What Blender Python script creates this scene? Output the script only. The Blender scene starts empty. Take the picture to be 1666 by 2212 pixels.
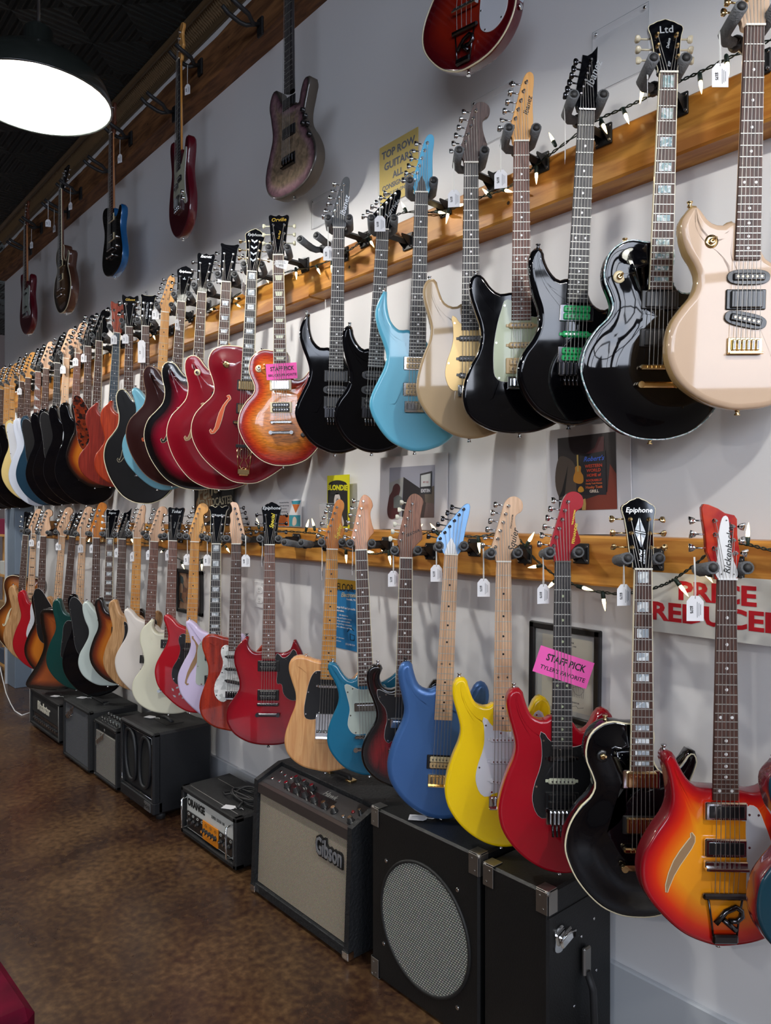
import bpy, math, random
import numpy as np
from mathutils import Matrix, Vector
random.seed(7)
R = math.radians
SC = bpy.context.scene
COL = SC.collection

# ------------------------------------------------------------------ camera
F, CX, CY = 1600.0, 833.0, 1106.0       # focal length and centre, in pixels of the 1666 x 2212 frame
H, D = 1.50, 1.90                        # eye height, distance from the guitar wall (the plane y = 0)
CA, SA = 0.7547, 0.6561
cam_d = bpy.data.cameras.new('camera')
cam = bpy.data.objects.new('camera', cam_d)
COL.objects.link(cam)
SC.camera = cam
cam_d.sensor_fit = 'VERTICAL'
cam_d.sensor_height = 36.0
cam_d.lens = F / 2212.0 * 36.0
cam_d.clip_start = 0.05
cam_d.clip_end = 200
cam.location = (0, -D, H)
cam.rotation_euler = (R(90), 0, math.atan2(CA, SA))

# ------------------------------------------------------------------ world, light, exposure
SC.view_settings.view_transform = 'Standard'
SC.view_settings.look = 'None'
SC.view_settings.gamma = 1.0
SC.view_settings.use_curve_mapping = False
SC.view_settings.exposure = 0.45
SC.cycles.use_denoising = True
SC.cycles.max_bounces = 8
SC.cycles.diffuse_bounces = 4
SC.cycles.glossy_bounces = 4
SC.cycles.sample_clamp_indirect = 4.0
world = bpy.data.worlds.new('sky')
SC.world = world
world.use_nodes = True
wn = world.node_tree
bg = wn.nodes['Background']
tc = wn.nodes.new('ShaderNodeTexCoord')
nz = wn.nodes.new('ShaderNodeTexNoise'); nz.inputs['Scale'].default_value = 2.2; nz.inputs['Detail'].default_value = 4
mp = wn.nodes.new('ShaderNodeMapping'); mp.inputs['Scale'].default_value = (1, 1, 3)
rp = wn.nodes.new('ShaderNodeValToRGB')
rp.color_ramp.elements[0].position = .35; rp.color_ramp.elements[0].color = (.52, .62, .80, 1)
rp.color_ramp.elements[1].position = .65; rp.color_ramp.elements[1].color = (.86, .90, 1.0, 1)
wn.links.new(tc.outputs['Generated'], mp.inputs['Vector'])
wn.links.new(mp.outputs['Vector'], nz.inputs['Vector'])
wn.links.new(nz.outputs['Fac'], rp.inputs['Fac'])
wn.links.new(rp.outputs['Color'], bg.inputs['Color'])
bg.inputs['Strength'].default_value = 7.0

RX1, RY0, RX0 = 3.2, -12.0, -12.0        # shop front (x), far side of the room (y), back of the room (x)
CEIL = 4.12
LAMP_POWER = 56.0
WIN = [(-1.75, -.45, 1.8), (-3.25, -1.95, 2.0), (-4.75, -3.45, 2.0), (-7.6, -4.95, 2.0), (-9.6, -7.75, 1.8), (-11.7, -9.75, 1.8)]   # shop windows: y range and sill height
WTOP = 3.85
for k, (a, b, sill) in enumerate(WIN):
    ld = bpy.data.lights.new('window_daylight', 'AREA')
    ld.shape = 'RECTANGLE'; ld.size = WTOP - sill; ld.size_y = b - a
    ld.cycles.is_portal = True
    lo = bpy.data.objects.new('window_daylight', ld)
    lo.location = (RX1 + .12, (a + b) / 2, (sill + WTOP) / 2)
    lo.rotation_euler = (0, R(90), 0)
    COL.objects.link(lo)

# ------------------------------------------------------------------ helpers
def pixel_point(px, py, p):
    """point on the vertical plane p metres in front of the wall, seen at pixel (px, py)"""
    t = (px - CX) / F
    s = (D - p) / (SA + CA * t)
    return Vector((s * (-CA + SA * t), -p, H + (CY - py) / F * s))

def pxm(px, p):
    return F * (SA + CA * (px - CX) / F) / (D - p)

MC = {}
def mat(name, col=(.5, .5, .5), rough=.5, metal=0., coat=0., emit=0., spec=.5, alpha=1., trans=0., bump=0., bscale=40., sheen=0.):
    if name in MC: return MC[name]
    m = bpy.data.materials.new(name); m.use_nodes = True
    b = m.node_tree.nodes['Principled BSDF']
    b.inputs['Base Color'].default_value = (*col, 1)
    b.inputs['Roughness'].default_value = rough
    b.inputs['Metallic'].default_value = metal
    b.inputs['Coat Weight'].default_value = coat
    b.inputs['Coat Roughness'].default_value = .03
    b.inputs['Specular IOR Level'].default_value = spec
    b.inputs['Transmission Weight'].default_value = trans
    b.inputs['Alpha'].default_value = alpha
    if sheen: b.inputs['Sheen Weight'].default_value = sheen
    if emit:
        b.inputs['Emission Color'].default_value = (*col, 1); b.inputs['Emission Strength'].default_value = emit
    nt = m.node_tree
    n = nt.nodes.new('ShaderNodeTexNoise'); n.inputs['Scale'].default_value = bscale; n.inputs['Detail'].default_value = 3
    g = nt.nodes.new('ShaderNodeTexCoord'); nt.links.new(g.outputs['Object'], n.inputs['Vector'])
    if bump:
        bp = nt.nodes.new('ShaderNodeBump'); bp.inputs['Strength'].default_value = bump; bp.inputs['Distance'].default_value = .004
        nt.links.new(n.outputs['Fac'], bp.inputs['Height']); nt.links.new(bp.outputs['Normal'], b.inputs['Normal'])
    else:
        mr = nt.nodes.new('ShaderNodeMapRange'); mr.inputs['To Min'].default_value = max(0, rough - .03); mr.inputs['To Max'].default_value = rough + .03
        nt.links.new(n.outputs['Fac'], mr.inputs['Value']); nt.links.new(mr.outputs['Result'], b.inputs['Roughness'])
    MC[name] = m
    return m

def srgb(r, g, b):
    f = lambda c: (c / 255 / 12.92) if c <= 10 else ((c / 255 + .055) / 1.055) ** 2.4
    return (f(r), f(g), f(b))

def wood(name, c1, c2, scale=6., stretch=(14, 14, 1), rough=.45, coat=0., bands=0.):
    """grain along local z unless stretch says otherwise"""
    if name in MC: return MC[name]
    m = mat(name, c1, rough, coat=coat); nt = m.node_tree; b = nt.nodes['Principled BSDF']
    g = nt.nodes.new('ShaderNodeTexCoord'); mp = nt.nodes.new('ShaderNodeMapping'); mp.inputs['Scale'].default_value = stretch
    n = nt.nodes.new('ShaderNodeTexNoise'); n.inputs['Scale'].default_value = scale; n.inputs['Detail'].default_value = 8; n.inputs['Distortion'].default_value = bands
    r = nt.nodes.new('ShaderNodeValToRGB')
    r.color_ramp.elements[0].position = .38; r.color_ramp.elements[0].color = (*c1, 1)
    r.color_ramp.elements[1].position = .62; r.color_ramp.elements[1].color = (*c2, 1)
    nt.links.new(g.outputs['Object'], mp.inputs['Vector']); nt.links.new(mp.outputs['Vector'], n.inputs['Vector'])
    nt.links.new(n.outputs['Fac'], r.inputs['Fac']); nt.links.new(r.outputs['Color'], b.inputs['Base Color'])
    return m

def burst(name, stops, rough=.25, grain=None):
    """finish that changes with the distance from the rim (mesh attribute 'rim'), stops = [(metres, colour)]"""
    if name in MC: return MC[name]
    m = mat(name, stops[0][1], rough, coat=1.); nt = m.node_tree; b = nt.nodes['Principled BSDF']
    a = nt.nodes.new('ShaderNodeAttribute'); a.attribute_name = 'rim'
    mu = nt.nodes.new('ShaderNodeMath'); mu.operation = 'MULTIPLY'; mu.inputs[1].default_value = 1 / .12
    r = nt.nodes.new('ShaderNodeValToRGB')
    els = r.color_ramp.elements
    while len(els) < len(stops): els.new(.5)
    for e, (d, c) in zip(els, stops): e.position = min(1, d / .12); e.color = (*c, 1)
    nt.links.new(a.outputs['Fac'], mu.inputs[0]); nt.links.new(mu.outputs[0], r.inputs['Fac'])
    out = r.outputs['Color']
    if grain:
        g = nt.nodes.new('ShaderNodeTexCoord'); mp = nt.nodes.new('ShaderNodeMapping'); mp.inputs['Scale'].default_value = grain
        n = nt.nodes.new('ShaderNodeTexNoise'); n.inputs['Scale'].default_value = 5; n.inputs['Detail'].default_value = 5; n.inputs['Distortion'].default_value = .6
        mr = nt.nodes.new('ShaderNodeMapRange'); mr.inputs['From Min'].default_value = .3; mr.inputs['From Max'].default_value = .7
        mr.inputs['To Min'].default_value = .45; mr.inputs['To Max'].default_value = 1.2
        mx = nt.nodes.new('ShaderNodeVectorMath'); mx.operation = 'SCALE'
        nt.links.new(g.outputs['Object'], mp.inputs['Vector']); nt.links.new(mp.outputs['Vector'], n.inputs['Vector'])
        nt.links.new(n.outputs['Fac'], mr.inputs['Value']); nt.links.new(out, mx.inputs[0]); nt.links.new(mr.outputs['Result'], mx.inputs['Scale'])
        out = mx.outputs['Vector']
    nt.links.new(out, b.inputs['Base Color'])
    return m

def speckle(name, c1, c2, scale, rough=.3, metal=0., coat=0., voronoi=True, c3=None):
    if name in MC: return MC[name]
    m = mat(name, c1, rough, metal, coat); nt = m.node_tree; b = nt.nodes['Principled BSDF']
    g = nt.nodes.new('ShaderNodeTexCoord')
    n = nt.nodes.new('ShaderNodeTexVoronoi' if voronoi else 'ShaderNodeTexNoise'); n.inputs['Scale'].default_value = scale
    r = nt.nodes.new('ShaderNodeValToRGB')
    r.color_ramp.elements[0].position = .3; r.color_ramp.elements[0].color = (*c1, 1)
    r.color_ramp.elements[1].position = .7; r.color_ramp.elements[1].color = (*c2, 1)
    if c3:
        e = r.color_ramp.elements.new(.5); e.color = (*c3, 1)
    nt.links.new(g.outputs['Object'], n.inputs['Vector'])
    nt.links.new(n.outputs['Color' if voronoi else 'Fac'], r.inputs['Fac']); nt.links.new(r.outputs['Color'], b.inputs['Base Color'])
    return m

class MB:
    def __init__(s): s.v = []; s.f = []; s.m = []; s.sm = []; s.rim = None
    def add(s, verts, faces, m=0, smooth=False):
        o = len(s.v); s.v += [tuple(q) for q in verts]
        for f in faces: s.f.append(tuple(i + o for i in f)); s.m.append(m); s.sm.append(smooth)
        return s
    def box(s, c, d, m=0, rot=None, bev=0.):
        x, y, z = d[0] / 2, d[1] / 2, d[2] / 2
        if bev > 0:
            e = min(bev, x * .98, y * .98, z * .98)
            vs = []; idx = {}
            for sx in (-1, 1):
                for sy in (-1, 1):
                    for sz in (-1, 1):
                        for ax in range(3):
                            p = [sx * x, sy * y, sz * z]
                            for a2 in range(3):
                                if a2 != ax: p[a2] -= (sx, sy, sz)[a2] * e
                            idx[(sx, sy, sz, ax)] = len(vs); vs.append(p)
            fs = []
            I = lambda q, ax: idx[(q[0], q[1], q[2], ax)]
            for ax in range(3):
                o1, o2 = [a for a in range(3) if a != ax]
                for sg in (-1, 1):
                    q = []
                    for (u, v) in ((-1, -1), (1, -1), (1, 1), (-1, 1)):
                        t = [0, 0, 0]; t[ax] = sg; t[o1] = u; t[o2] = v; q.append(I(t, ax))
                    fs.append(q)
                for u in (-1, 1):
                    for v in (-1, 1):
                        t1 = [0, 0, 0]; t1[ax] = -1; t1[o1] = u; t1[o2] = v
                        t2 = list(t1); t2[ax] = 1
                        fs.append([I(t1, o1), I(t2, o1), I(t2, o2), I(t1, o2)])
            for sx in (-1, 1):
                for sy in (-1, 1):
                    for sz in (-1, 1): fs.append([I((sx, sy, sz), 0), I((sx, sy, sz), 1), I((sx, sy, sz), 2)])
            V = [Vector(p) for p in vs]; out = []
            for f in fs:
                cc = sum((V[i] for i in f), Vector()) / len(f)
                nn = (V[f[1]] - V[f[0]]).cross(V[f[2]] - V[f[1]])
                out.append(f if nn.dot(cc) > 0 else f[::-1])
            fs = out
        else:
            V = [Vector(p) for p in ((-x, -y, -z), (x, -y, -z), (x, y, -z), (-x, y, -z), (-x, -y, z), (x, -y, z), (x, y, z), (-x, y, z))]
            fs = [(0, 3, 2, 1), (4, 5, 6, 7), (0, 1, 5, 4), (1, 2, 6, 5), (2, 3, 7, 6), (3, 0, 4, 7)]
        if rot is not None: V = [rot @ p for p in V]
        c = Vector(c)
        return s.add([p + c for p in V], fs, m)
    def tube(s, pts, r, n=6, m=0, cap=True, smooth=True, closed=False):
        pts = [Vector(p) for p in pts]; k = len(pts)
        rr = r if isinstance(r, (list, tuple)) else [r] * k
        vs = []; up = None
        for i in range(k):
            if closed: d = pts[(i + 1) % k] - pts[i - 1]
            else: d = pts[min(i + 1, k - 1)] - pts[max(i - 1, 0)]
            d.normalize()
            if up is None: up = Vector((0, 0, 1)) if abs(d.z) < .9 else Vector((0, 1, 0))
            a = d.cross(up)
            if a.length < 1e-4: a = d.orthogonal()
            a.normalize(); b = a.cross(d); up = b
            for j in range(n):
                t = 2 * math.pi * j / n
                vs.append(pts[i] + (a * math.cos(t) + b * math.sin(t)) * rr[i])
        fs = []
        for i in range(k if closed else k - 1):
            i2 = (i + 1) % k
            for j in range(n):
                j2 = (j + 1) % n
                fs.append((i * n + j, i * n + j2, i2 * n + j2, i2 * n + j))
        s.add(vs, fs, m, smooth)
        if cap and not closed:
            o = len(s.v) - len(vs)
            s.f.append(tuple(o + j for j in range(n))[::-1]); s.m.append(m); s.sm.append(False)
            s.f.append(tuple(o + (k - 1) * n + j for j in range(n))); s.m.append(m); s.sm.append(False)
        return s
    def cyl(s, p0, p1, r, n=12, m=0, r2=None):
        return s.tube([p0, p1], [r, r if r2 is None else r2], n, m)
    def lathe(s, base, axis, prof, n=14, m=0):
        """prof = [(distance along axis, radius)]"""
        ax = Vector(axis).normalized(); base = Vector(base)
        a = ax.orthogonal().normalized(); b = ax.cross(a)
        vs = []
        for (h, r) in prof:
            for j in range(n):
                t = 2 * math.pi * j / n
                vs.append(base + ax * h + (a * math.cos(t) + b * math.sin(t)) * r)
        fs = [(i * n + j, i * n + (j + 1) % n, (i + 1) * n + (j + 1) % n, (i + 1) * n + j) for i in range(len(prof) - 1) for j in range(n)]
        s.add(vs, fs, m, True)
        o = len(s.v) - len(vs)
        s.f.append(tuple(o + j for j in range(n))[::-1]); s.m.append(m); s.sm.append(False)
        s.f.append(tuple(o + (len(prof) - 1) * n + j for j in range(n))); s.m.append(m); s.sm.append(False)
        return s
    def prism(s, out, y0, y1, m=0, m_side=None, shear=0., bev=0., smooth=False):
        """outline in (x, z), from depth y0 (front) to y1 (back); shear = y per z"""
        n = len(out)
        area = sum(out[i][0] * out[(i + 1) % n][1] - out[(i + 1) % n][0] * out[i][1] for i in range(n))
        if area < 0: out = out[::-1]
        rings = [(0., y0), (0., y1)]
        if bev > 0: rings = [(bev, y0), (bev * .3, y0 + bev * .3), (0., y0 + bev), (0., y1)]
        vs = []
        for (ins, y) in rings:
            for i in range(n):
                x, z = out[i]
                if ins:
                    tx, tz = out[(i + 1) % n][0] - out[i - 1][0], out[(i + 1) % n][1] - out[i - 1][1]
                    l = math.hypot(tx, tz) or 1
                    x -= tz / l * ins; z += tx / l * ins
                vs.append((x, y + shear * z, z))
        k = len(rings); o = len(s.v)
        fs = []
        for q in range(k - 1):
            for i in range(n):
                j = (i + 1) % n
                fs.append((q * n + i, (q + 1) * n + i, (q + 1) * n + j, q * n + j))
        s.add(vs, fs, m if m_side is None else m_side, smooth or bev > 0)
        s.f.append(tuple(o + i for i in range(n))); s.m.append(m); s.sm.append(False)
        s.f.append(tuple(o + (k - 1) * n + i for i in range(n))[::-1]); s.m.append(m if m_side is None else m_side); s.sm.append(False)
        return s
    def build(s, name, mats, parent=None, mw=None):
        me = bpy.data.meshes.new(name)
        me.from_pydata(s.v, [], s.f)
        mats = mats if isinstance(mats, (list, tuple)) else [mats]
        for q in mats: me.materials.append(q)
        me.polygons.foreach_set('material_index', s.m)
        me.polygons.foreach_set('use_smooth', s.sm)
        if s.rim is not None:
            at = me.attributes.new('rim', 'FLOAT', 'POINT'); at.data.foreach_set('value', s.rim)
        me.update()
        o = bpy.data.objects.new(name, me); COL.objects.link(o)
        if parent is not None: o.parent = parent
        if mw is not None: o.matrix_world = mw
        return o

def thing(name, label, cat, loc=(0, 0, 0), rot=(0, 0, 0), group=None):
    o = bpy.data.objects.new(name, None); COL.objects.link(o); o.empty_display_size = .05
    o.location = loc; o.rotation_euler = rot; o['label'] = label; o['category'] = cat
    if group: o['group'] = group
    return o
def tag(o, label, cat, group=None):
    o['label'] = label; o['category'] = cat
    if group: o['group'] = group
    return o
def struct(o): o['kind'] = 'structure'; return o

def lettering(body, size, m, parent, x, z, y, ang=0., shear=0., ext=.0003, bold=0., sx=1., name='lettering', loc=None, rot=None, shear_y=0.):
    cu = bpy.data.curves.new('lettering', 'FONT'); cu.body = body; cu.size = size; cu.align_x = 'CENTER'; cu.align_y = 'CENTER'
    cu.shear = shear; cu.extrude = ext; cu.offset = bold; cu.resolution_u = 2
    tmp = bpy.data.objects.new('tmp', cu); COL.objects.link(tmp)
    bpy.context.view_layer.update()
    me = bpy.data.meshes.new_from_object(tmp)
    bpy.data.objects.remove(tmp); bpy.data.curves.remove(cu)
    me.materials.clear(); me.materials.append(m)
    T = Matrix.Rotation(R(90), 4, 'X') @ Matrix.Rotation(ang, 4, 'Z') @ Matrix.Diagonal((sx, 1, 1, 1))
    me.transform(Matrix.Translation((x, y, z)) @ T)
    o = bpy.data.objects.new(name, me); COL.objects.link(o); o.parent = parent
    if loc is not None: o.location = loc
    if rot is not None: o.rotation_euler = rot
    return o

def smooth_loop(ctrl, n=110):
    P = np.array(ctrl, float); k = len(P); out = []
    for i in range(k):
        p0, p1, p2, p3 = P[i - 1], P[i], P[(i + 1) % k], P[(i + 2) % k]
        for t in np.linspace(0, 1, 12, endpoint=False):
            # centripetal-like: plain Catmull-Rom with limited tangents
            l = np.linalg.norm(p2 - p1)
            m1 = (p2 - p0); m2 = (p3 - p1)
            m1 = m1 / (np.linalg.norm(m1) + 1e-9) * l; m2 = m2 / (np.linalg.norm(m2) + 1e-9) * l
            h = (2*t**3 - 3*t**2 + 1) * p1 + (t**3 - 2*t**2 + t) * m1 + (-2*t**3 + 3*t**2) * p2 + (t**3 - t**2) * m2
            out.append(h)
    Q = np.array(out); seg = np.linalg.norm(np.roll(Q, -1, 0) - Q, axis=1); cum = np.concatenate([[0], np.cumsum(seg)])
    tt = np.linspace(0, cum[-1], n, endpoint=False)
    Qc = np.vstack([Q, Q[:1]])
    res = np.stack([np.interp(tt, cum, Qc[:, 0]), np.interp(tt, cum, Qc[:, 1])], 1)
    a = np.sum(res[:, 0] * np.roll(res[:, 1], -1) - np.roll(res[:, 0], -1) * res[:, 1])
    return res if a > 0 else res[::-1]

def dist_poly(q, P):
    A = P; B = np.roll(P, -1, 0); d = B - A
    t = np.clip(((q[:, None, :] - A) * d).sum(2) / (d ** 2).sum(1), 0, 1)
    return np.linalg.norm(q[:, None, :] - (A + t[..., None] * d), axis=2).min(1)

def inset(P, d):
    if d <= 0: return P.copy(), np.zeros(len(P))
    T = np.roll(P, -1, 0) - np.roll(P, 1, 0); T /= np.linalg.norm(T, axis=1)[:, None] + 1e-9
    N = np.stack([-T[:, 1], T[:, 0]], 1)
    best = P.copy(); act = np.zeros(len(P)); todo = np.ones(len(P), bool); dd = d
    for _ in range(14):
        q = P + N * dd; ds = dist_poly(q, P); ok = todo & (ds >= dd * .93)
        best[ok] = q[ok]; act[ok] = dd; todo &= ~ok; dd *= .8
        if not todo.any(): break
    if todo.any(): best[todo] = (P + N * dd)[todo]; act[todo] = dd
    # smooth the inset ring a little where it was shortened
    for _ in range(3):
        sm = (np.roll(best, 1, 0) + 2 * best + np.roll(best, -1, 0)) / 4
        k = act < d * .999
        k = k | np.roll(k, 1) | np.roll(k, -1)
        best[k] = sm[k]
    return best, act

def body_mesh(P, thick, rnd, dome=0., domew=.07, fine=False):
    """P outline (x, z) counter-clockwise; front at -thick/2"""
    h = thick / 2
    rings = []
    b = MB(); rim = []
    prof_back = [(rnd, h), (rnd * .4, h - rnd * .12), (rnd * .1, h - rnd * .45), (0, h - rnd)]
    prof_front = [(0, -h + rnd), (rnd * .1, -h + rnd * .45), (rnd * .4, -h + rnd * .12), (rnd, -h)]
    if dome: prof_front = [(0, -h + .003), (.0015, -h), (.006, -h)]
    ins = [.012, .02, .03, .042, .055, .07, .085]
    ins = [i for i in ins if i > prof_front[-1][0] + .003]
    n = len(P)
    for (d, y) in prof_back:
        q, a = inset(P, d); rings.append(q); b.v += [(q[i][0], y, q[i][1]) for i in range(n)]; rim += [0.] * n
    nb = len(prof_back)
    for (d, y) in prof_front:
        q, a = inset(P, d); b.v += [(q[i][0], y, q[i][1]) for i in range(n)]; rim += list(a)
    def hy(a): 
        t = np.clip((a - .006) / domew, 0, 1); return -h - dome * (t * t * (3 - 2 * t))
    for d in ins:
        q, a = inset(P, d); yy = hy(a) if dome else np.full(n, -h)
        b.v += [(q[i][0], float(yy[i]), q[i][1]) for i in range(n)]; rim += list(a)
    k = nb + len(prof_front) + len(ins)
    flat_from = k if dome else nb + len(prof_front) - 1
    for r in range(k - 1):
        for i in range(n):
            j = (i + 1) % n
            b.f.append((r * n + j, r * n + i, (r + 1) * n + i, (r + 1) * n + j)[::-1]); b.m.append(0); b.sm.append(r < flat_from)
    b.f.append(tuple(range(n))[::-1]); b.m.append(0); b.sm.append(False)
    b.f.append(tuple((k - 1) * n + i for i in range(n))); b.m.append(0); b.sm.append(bool(dome))
    b.rim = [float(t) for t in rim]
    return b
# ------------------------------------------------------------------ shared materials
CHROME = mat('chrome', (.78, .79, .80), .12, 1.)
DCHROME = mat('dark_chrome', (.12, .12, .13), .2, 1.)
GOLD = mat('gold_plate', (.86, .62, .30), .18, 1.)
STEEL = mat('string_steel', (.42, .40, .37), .5, 1.)
FRETM = mat('fret_wire', (.52, .52, .48), .5, 1.)
BLACKP = mat('black_plastic', (.010, .010, .011), .32, coat=.3)
BLACKG = mat('black_lacquer', (.002, .002, .003), .05, coat=.6, spec=.25)
WHITEP = mat('white_plastic', (.80, .80, .80), .3, coat=.3)
CREAMP = mat('cream_plastic', (.74, .62, .38), .35, coat=.2)
BINDW = mat('cream_binding', (.78, .70, .48), .3, coat=.4)
BONE = mat('bone_nut', (.80, .77, .68), .4)
PEARL = speckle('pearl_inlay', (.40, .46, .52), (.86, .90, .92), 90, .2, coat=.6)
ABAL = speckle('abalone_inlay', (.22, .36, .40), (.74, .78, .82), 150, .2, coat=.6, c3=(.46, .60, .56))
PEARLGUARD = speckle('pearl_guard', (.55, .57, .55), (.86, .87, .84), 60, .25, coat=.5)
ROSE = wood('rosewood', srgb(52, 30, 24), srgb(88, 55, 44), 7, (60, 60, 3), .5)
ROSEP = wood('pale_rosewood', srgb(88, 52, 42), srgb(128, 84, 70), 7, (60, 60, 3), .5)
EBONY = wood('ebony', srgb(30, 27, 28), srgb(58, 54, 56), 7, (60, 60, 3), .45)
MAPLE = wood('maple', srgb(206, 164, 128), srgb(226, 188, 152), 4, (20, 20, 2), .35, .5)
MAPLEA = wood('amber_maple', srgb(206, 136, 54), srgb(226, 162, 78), 4, (20, 20, 2), .3, .7)
MAPLED = wood('tan_maple', srgb(176, 112, 66), srgb(206, 142, 92), 4, (26, 20, 2), .35, .5)
MAHOG = wood('mahogany_neck', srgb(84, 44, 28), srgb(120, 66, 42), 5, (30, 30, 2), .4, .4)
WALNUT = wood('walnut_head', srgb(112, 72, 54), srgb(158, 108, 84), 8, (60, 30, 3), .5)
FOAM = mat('grey_foam', (.12, .124, .13), .95, bump=.9, bscale=220)
RUBBER = mat('black_rubber', (.018, .018, .019), .55)
BLKMET = mat('black_steel', (.012, .012, .013), .45, spec=.4)
INK = mat('black_ink', (.01, .01, .01), .6)
PAPER = mat('white_card', (.78, .78, .80), .7)
STRINGW = mat('white_thread', (.75, .75, .72), .8)
GREYINK = mat('grey_ink', (.22, .22, .24), .6)
def paint(name, rgb, rough=.25, coat=1., metal=0.): return mat(name, srgb(*rgb), rough + .15 if coat >= 1 else rough, metal, coat=coat, spec=.25 if coat >= 1 else .5)

# ------------------------------------------------------------------ outlines, metres, z = 0 at the strap button
def mir(left): return [(-x, z) for x, z in left[::-1]]
STRAT_R = [(.0275, .395), (.045, .372), (.06, .368), (.078, .385), (.092, .415), (.108, .428), (.125, .422), (.137, .4), (.138, .37), (.128, .33), (.118, .295), (.12, .26), (.135, .215), (.15, .17), (.152, .12), (.14, .07), (.11, .032), (.05, .006)]
OUT = {}
OUT['strat'] = [(0, 0), (-.05, .012), (-.108, .05), (-.150, .104), (-.163, .152), (-.159, .195), (-.142, .253), (-.124, .297), (-.119, .33), (-.127, .369), (-.139, .412), (-.143, .446), (-.135, .470), (-.118, .480), (-.103, .474), (-.096, .451), (-.08, .412), (-.06, .398), (-.041, .397), (-.0275, .405)] + STRAT_R
OUT['super'] = [(0, 0), (-.038, .007), (-.092, .035), (-.129, .079), (-.147, .123), (-.148, .158), (-.135, .194), (-.111, .229), (-.098, .264), (-.099, .299), (-.114, .343), (-.128, .396), (-.1315, .431), (-.125, .4575), (-.108, .4685), (-.094, .46), (-.0885, .4355), (-.0717, .405), (-.048, .385), (-.0246, .390), (.0246, .36), (.045, .325), (.075, .31), (.1, .325), (.113, .335), (.12, .31), (.108, .27), (.105, .235), (.125, .19), (.145, .14), (.14, .08), (.1, .03), (.04, .004)]
OUT['horned'] = [(0, 0), (-.028, .005), (-.085, .034), (-.130, .09), (-.151, .14), (-.148, .175), (-.126, .226), (-.107, .267), (-.1007, .3075), (-.112, .348), (-.1285, .389), (-.1385, .4296), (-.136, .46), (-.124, .4906), (-.106, .512), (-.102, .4855), (-.098, .45), (-.086, .414), (-.060, .389), (-.03, .390), (.0246, .36), (.045, .325), (.075, .31), (.1, .335), (.118, .36), (.124, .32), (.112, .28), (.105, .235), (.125, .19), (.145, .14), (.14, .08), (.1, .03), (.04, .004)]
OUT['single'] = [(0, 0), (-.0464, .006), (-.0936, .030), (-.142, .083), (-.168, .138), (-.172, .170), (-.162, .2126), (-.138, .253), (-.112, .280), (-.1028, .3046), (-.1098, .33), (-.123, .361), (-.1250, .3885), (-.1143, .424), (-.0878, .447), (-.0617, .454), (-.035, .450), (.028, .44), (.031, .37), (.05, .338), (.08, .338), (.105, .362), (.125, .39), (.135, .37), (.128, .34), (.115, .31), (.11, .285), (.13, .25), (.155, .2), (.167, .15), (.15, .085), (.1, .027), (.045, .004)]
OUT['sg'] = [(0, 0), (-.04, .002), (-.086, .013), (-.138, .044), (-.166, .085), (-.171, .1225), (-.162, .159), (-.138, .1955), (-.12, .227), (-.12, .258), (-.130, .295), (-.141, .331), (-.141, .373), (-.128, .402), (-.107, .424), (-.088, .442), (-.083, .432), (-.085, .409), (-.0755, .388), (-.055, .375), (-.03, .376), (.03, .376), (.05, .374), (.07, .378), (.0886, .392), (.100, .428), (.106, .430), (.124, .399), (.138, .3676), (.138, .3415), (.128, .305), (.12, .265), (.122, .23), (.138, .1955), (.16, .159), (.17, .1225), (.162, .081), (.138, .044), (.086, .013), (.04, .002)]
OUT['tele'] = [(0, 0), (-.0236, .003), (-.087, .0187), (-.133, .054), (-.151, .0957), (-.149, .137), (-.134, .189), (-.1166, .2407), (-.1167, .282), (-.1326, .3287), (-.1447, .370), (-.140, .401), (-.1178, .4177), (-.0867, .4177), (-.0497, .406), (-.029, .403), (.029, .38), (.032, .345), (.05, .328), (.078, .333), (.1, .358), (.12, .378), (.137, .363), (.138, .325), (.125, .285), (.12, .25), (.135, .19), (.15, .137), (.152, .095), (.133, .05), (.087, .02), (.03, .004)]
_jz = [(-.05, .006), (-.11, .041), (-.17, .093), (-.207, .1515), (-.218, .204), (-.206, .2564), (-.175, .297), (-.142, .332), (-.1317, .361), (-.1415, .402), (-.157, .443), (-.158, .478), (-.143, .510), (-.111, .529), (-.072, .533), (-.03, .53)]
OUT['jazz'] = [(0, 0)] + _jz + [(.03, .51), (.034, .44), (.06, .40), (.1, .405), (.13, .44), (.148, .46), (.155, .43), (.145, .39), (.1317, .361), (.142, .332), (.175, .297), (.206, .2564), (.218, .204), (.207, .1515), (.17, .093), (.11, .041), (.05, .006)]
OUT['archtop'] = [(0, 0)] + _jz[:-1] + [(-.03, .53), (.03, .53)] + mir(_jz[:-1])
_es = [(-.0555, .006), (-.1185, .037), (-.180, .11), (-.211, .184), (-.214, .233), (-.198, .282), (-.167, .319), (-.1415, .3556), (-.136, .4047), (-.1474, .4476), (-.1526, .4844), (-.144, .513), (-.12, .525), (-.096, .515), (-.075, .49), (-.055, .472), (-.03, .470)]
OUT['semi'] = [(0, 0)] + _es + mir(_es)
OUT['wedge'] = [(0, 0), (-.046, .002), (-.094, .014), (-.146, .0476), (-.1655, .095), (-.163, .143), (-.146, .19), (-.127, .2237), (-.115, .262), (-.115, .30), (-.1295, .347), (-.144, .395), (-.146, .428), (-.1366, .447), (-.12, .452), (-.103, .44), (-.084, .414), (-.06, .397), (-.03, .40)] + STRAT_R
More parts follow.
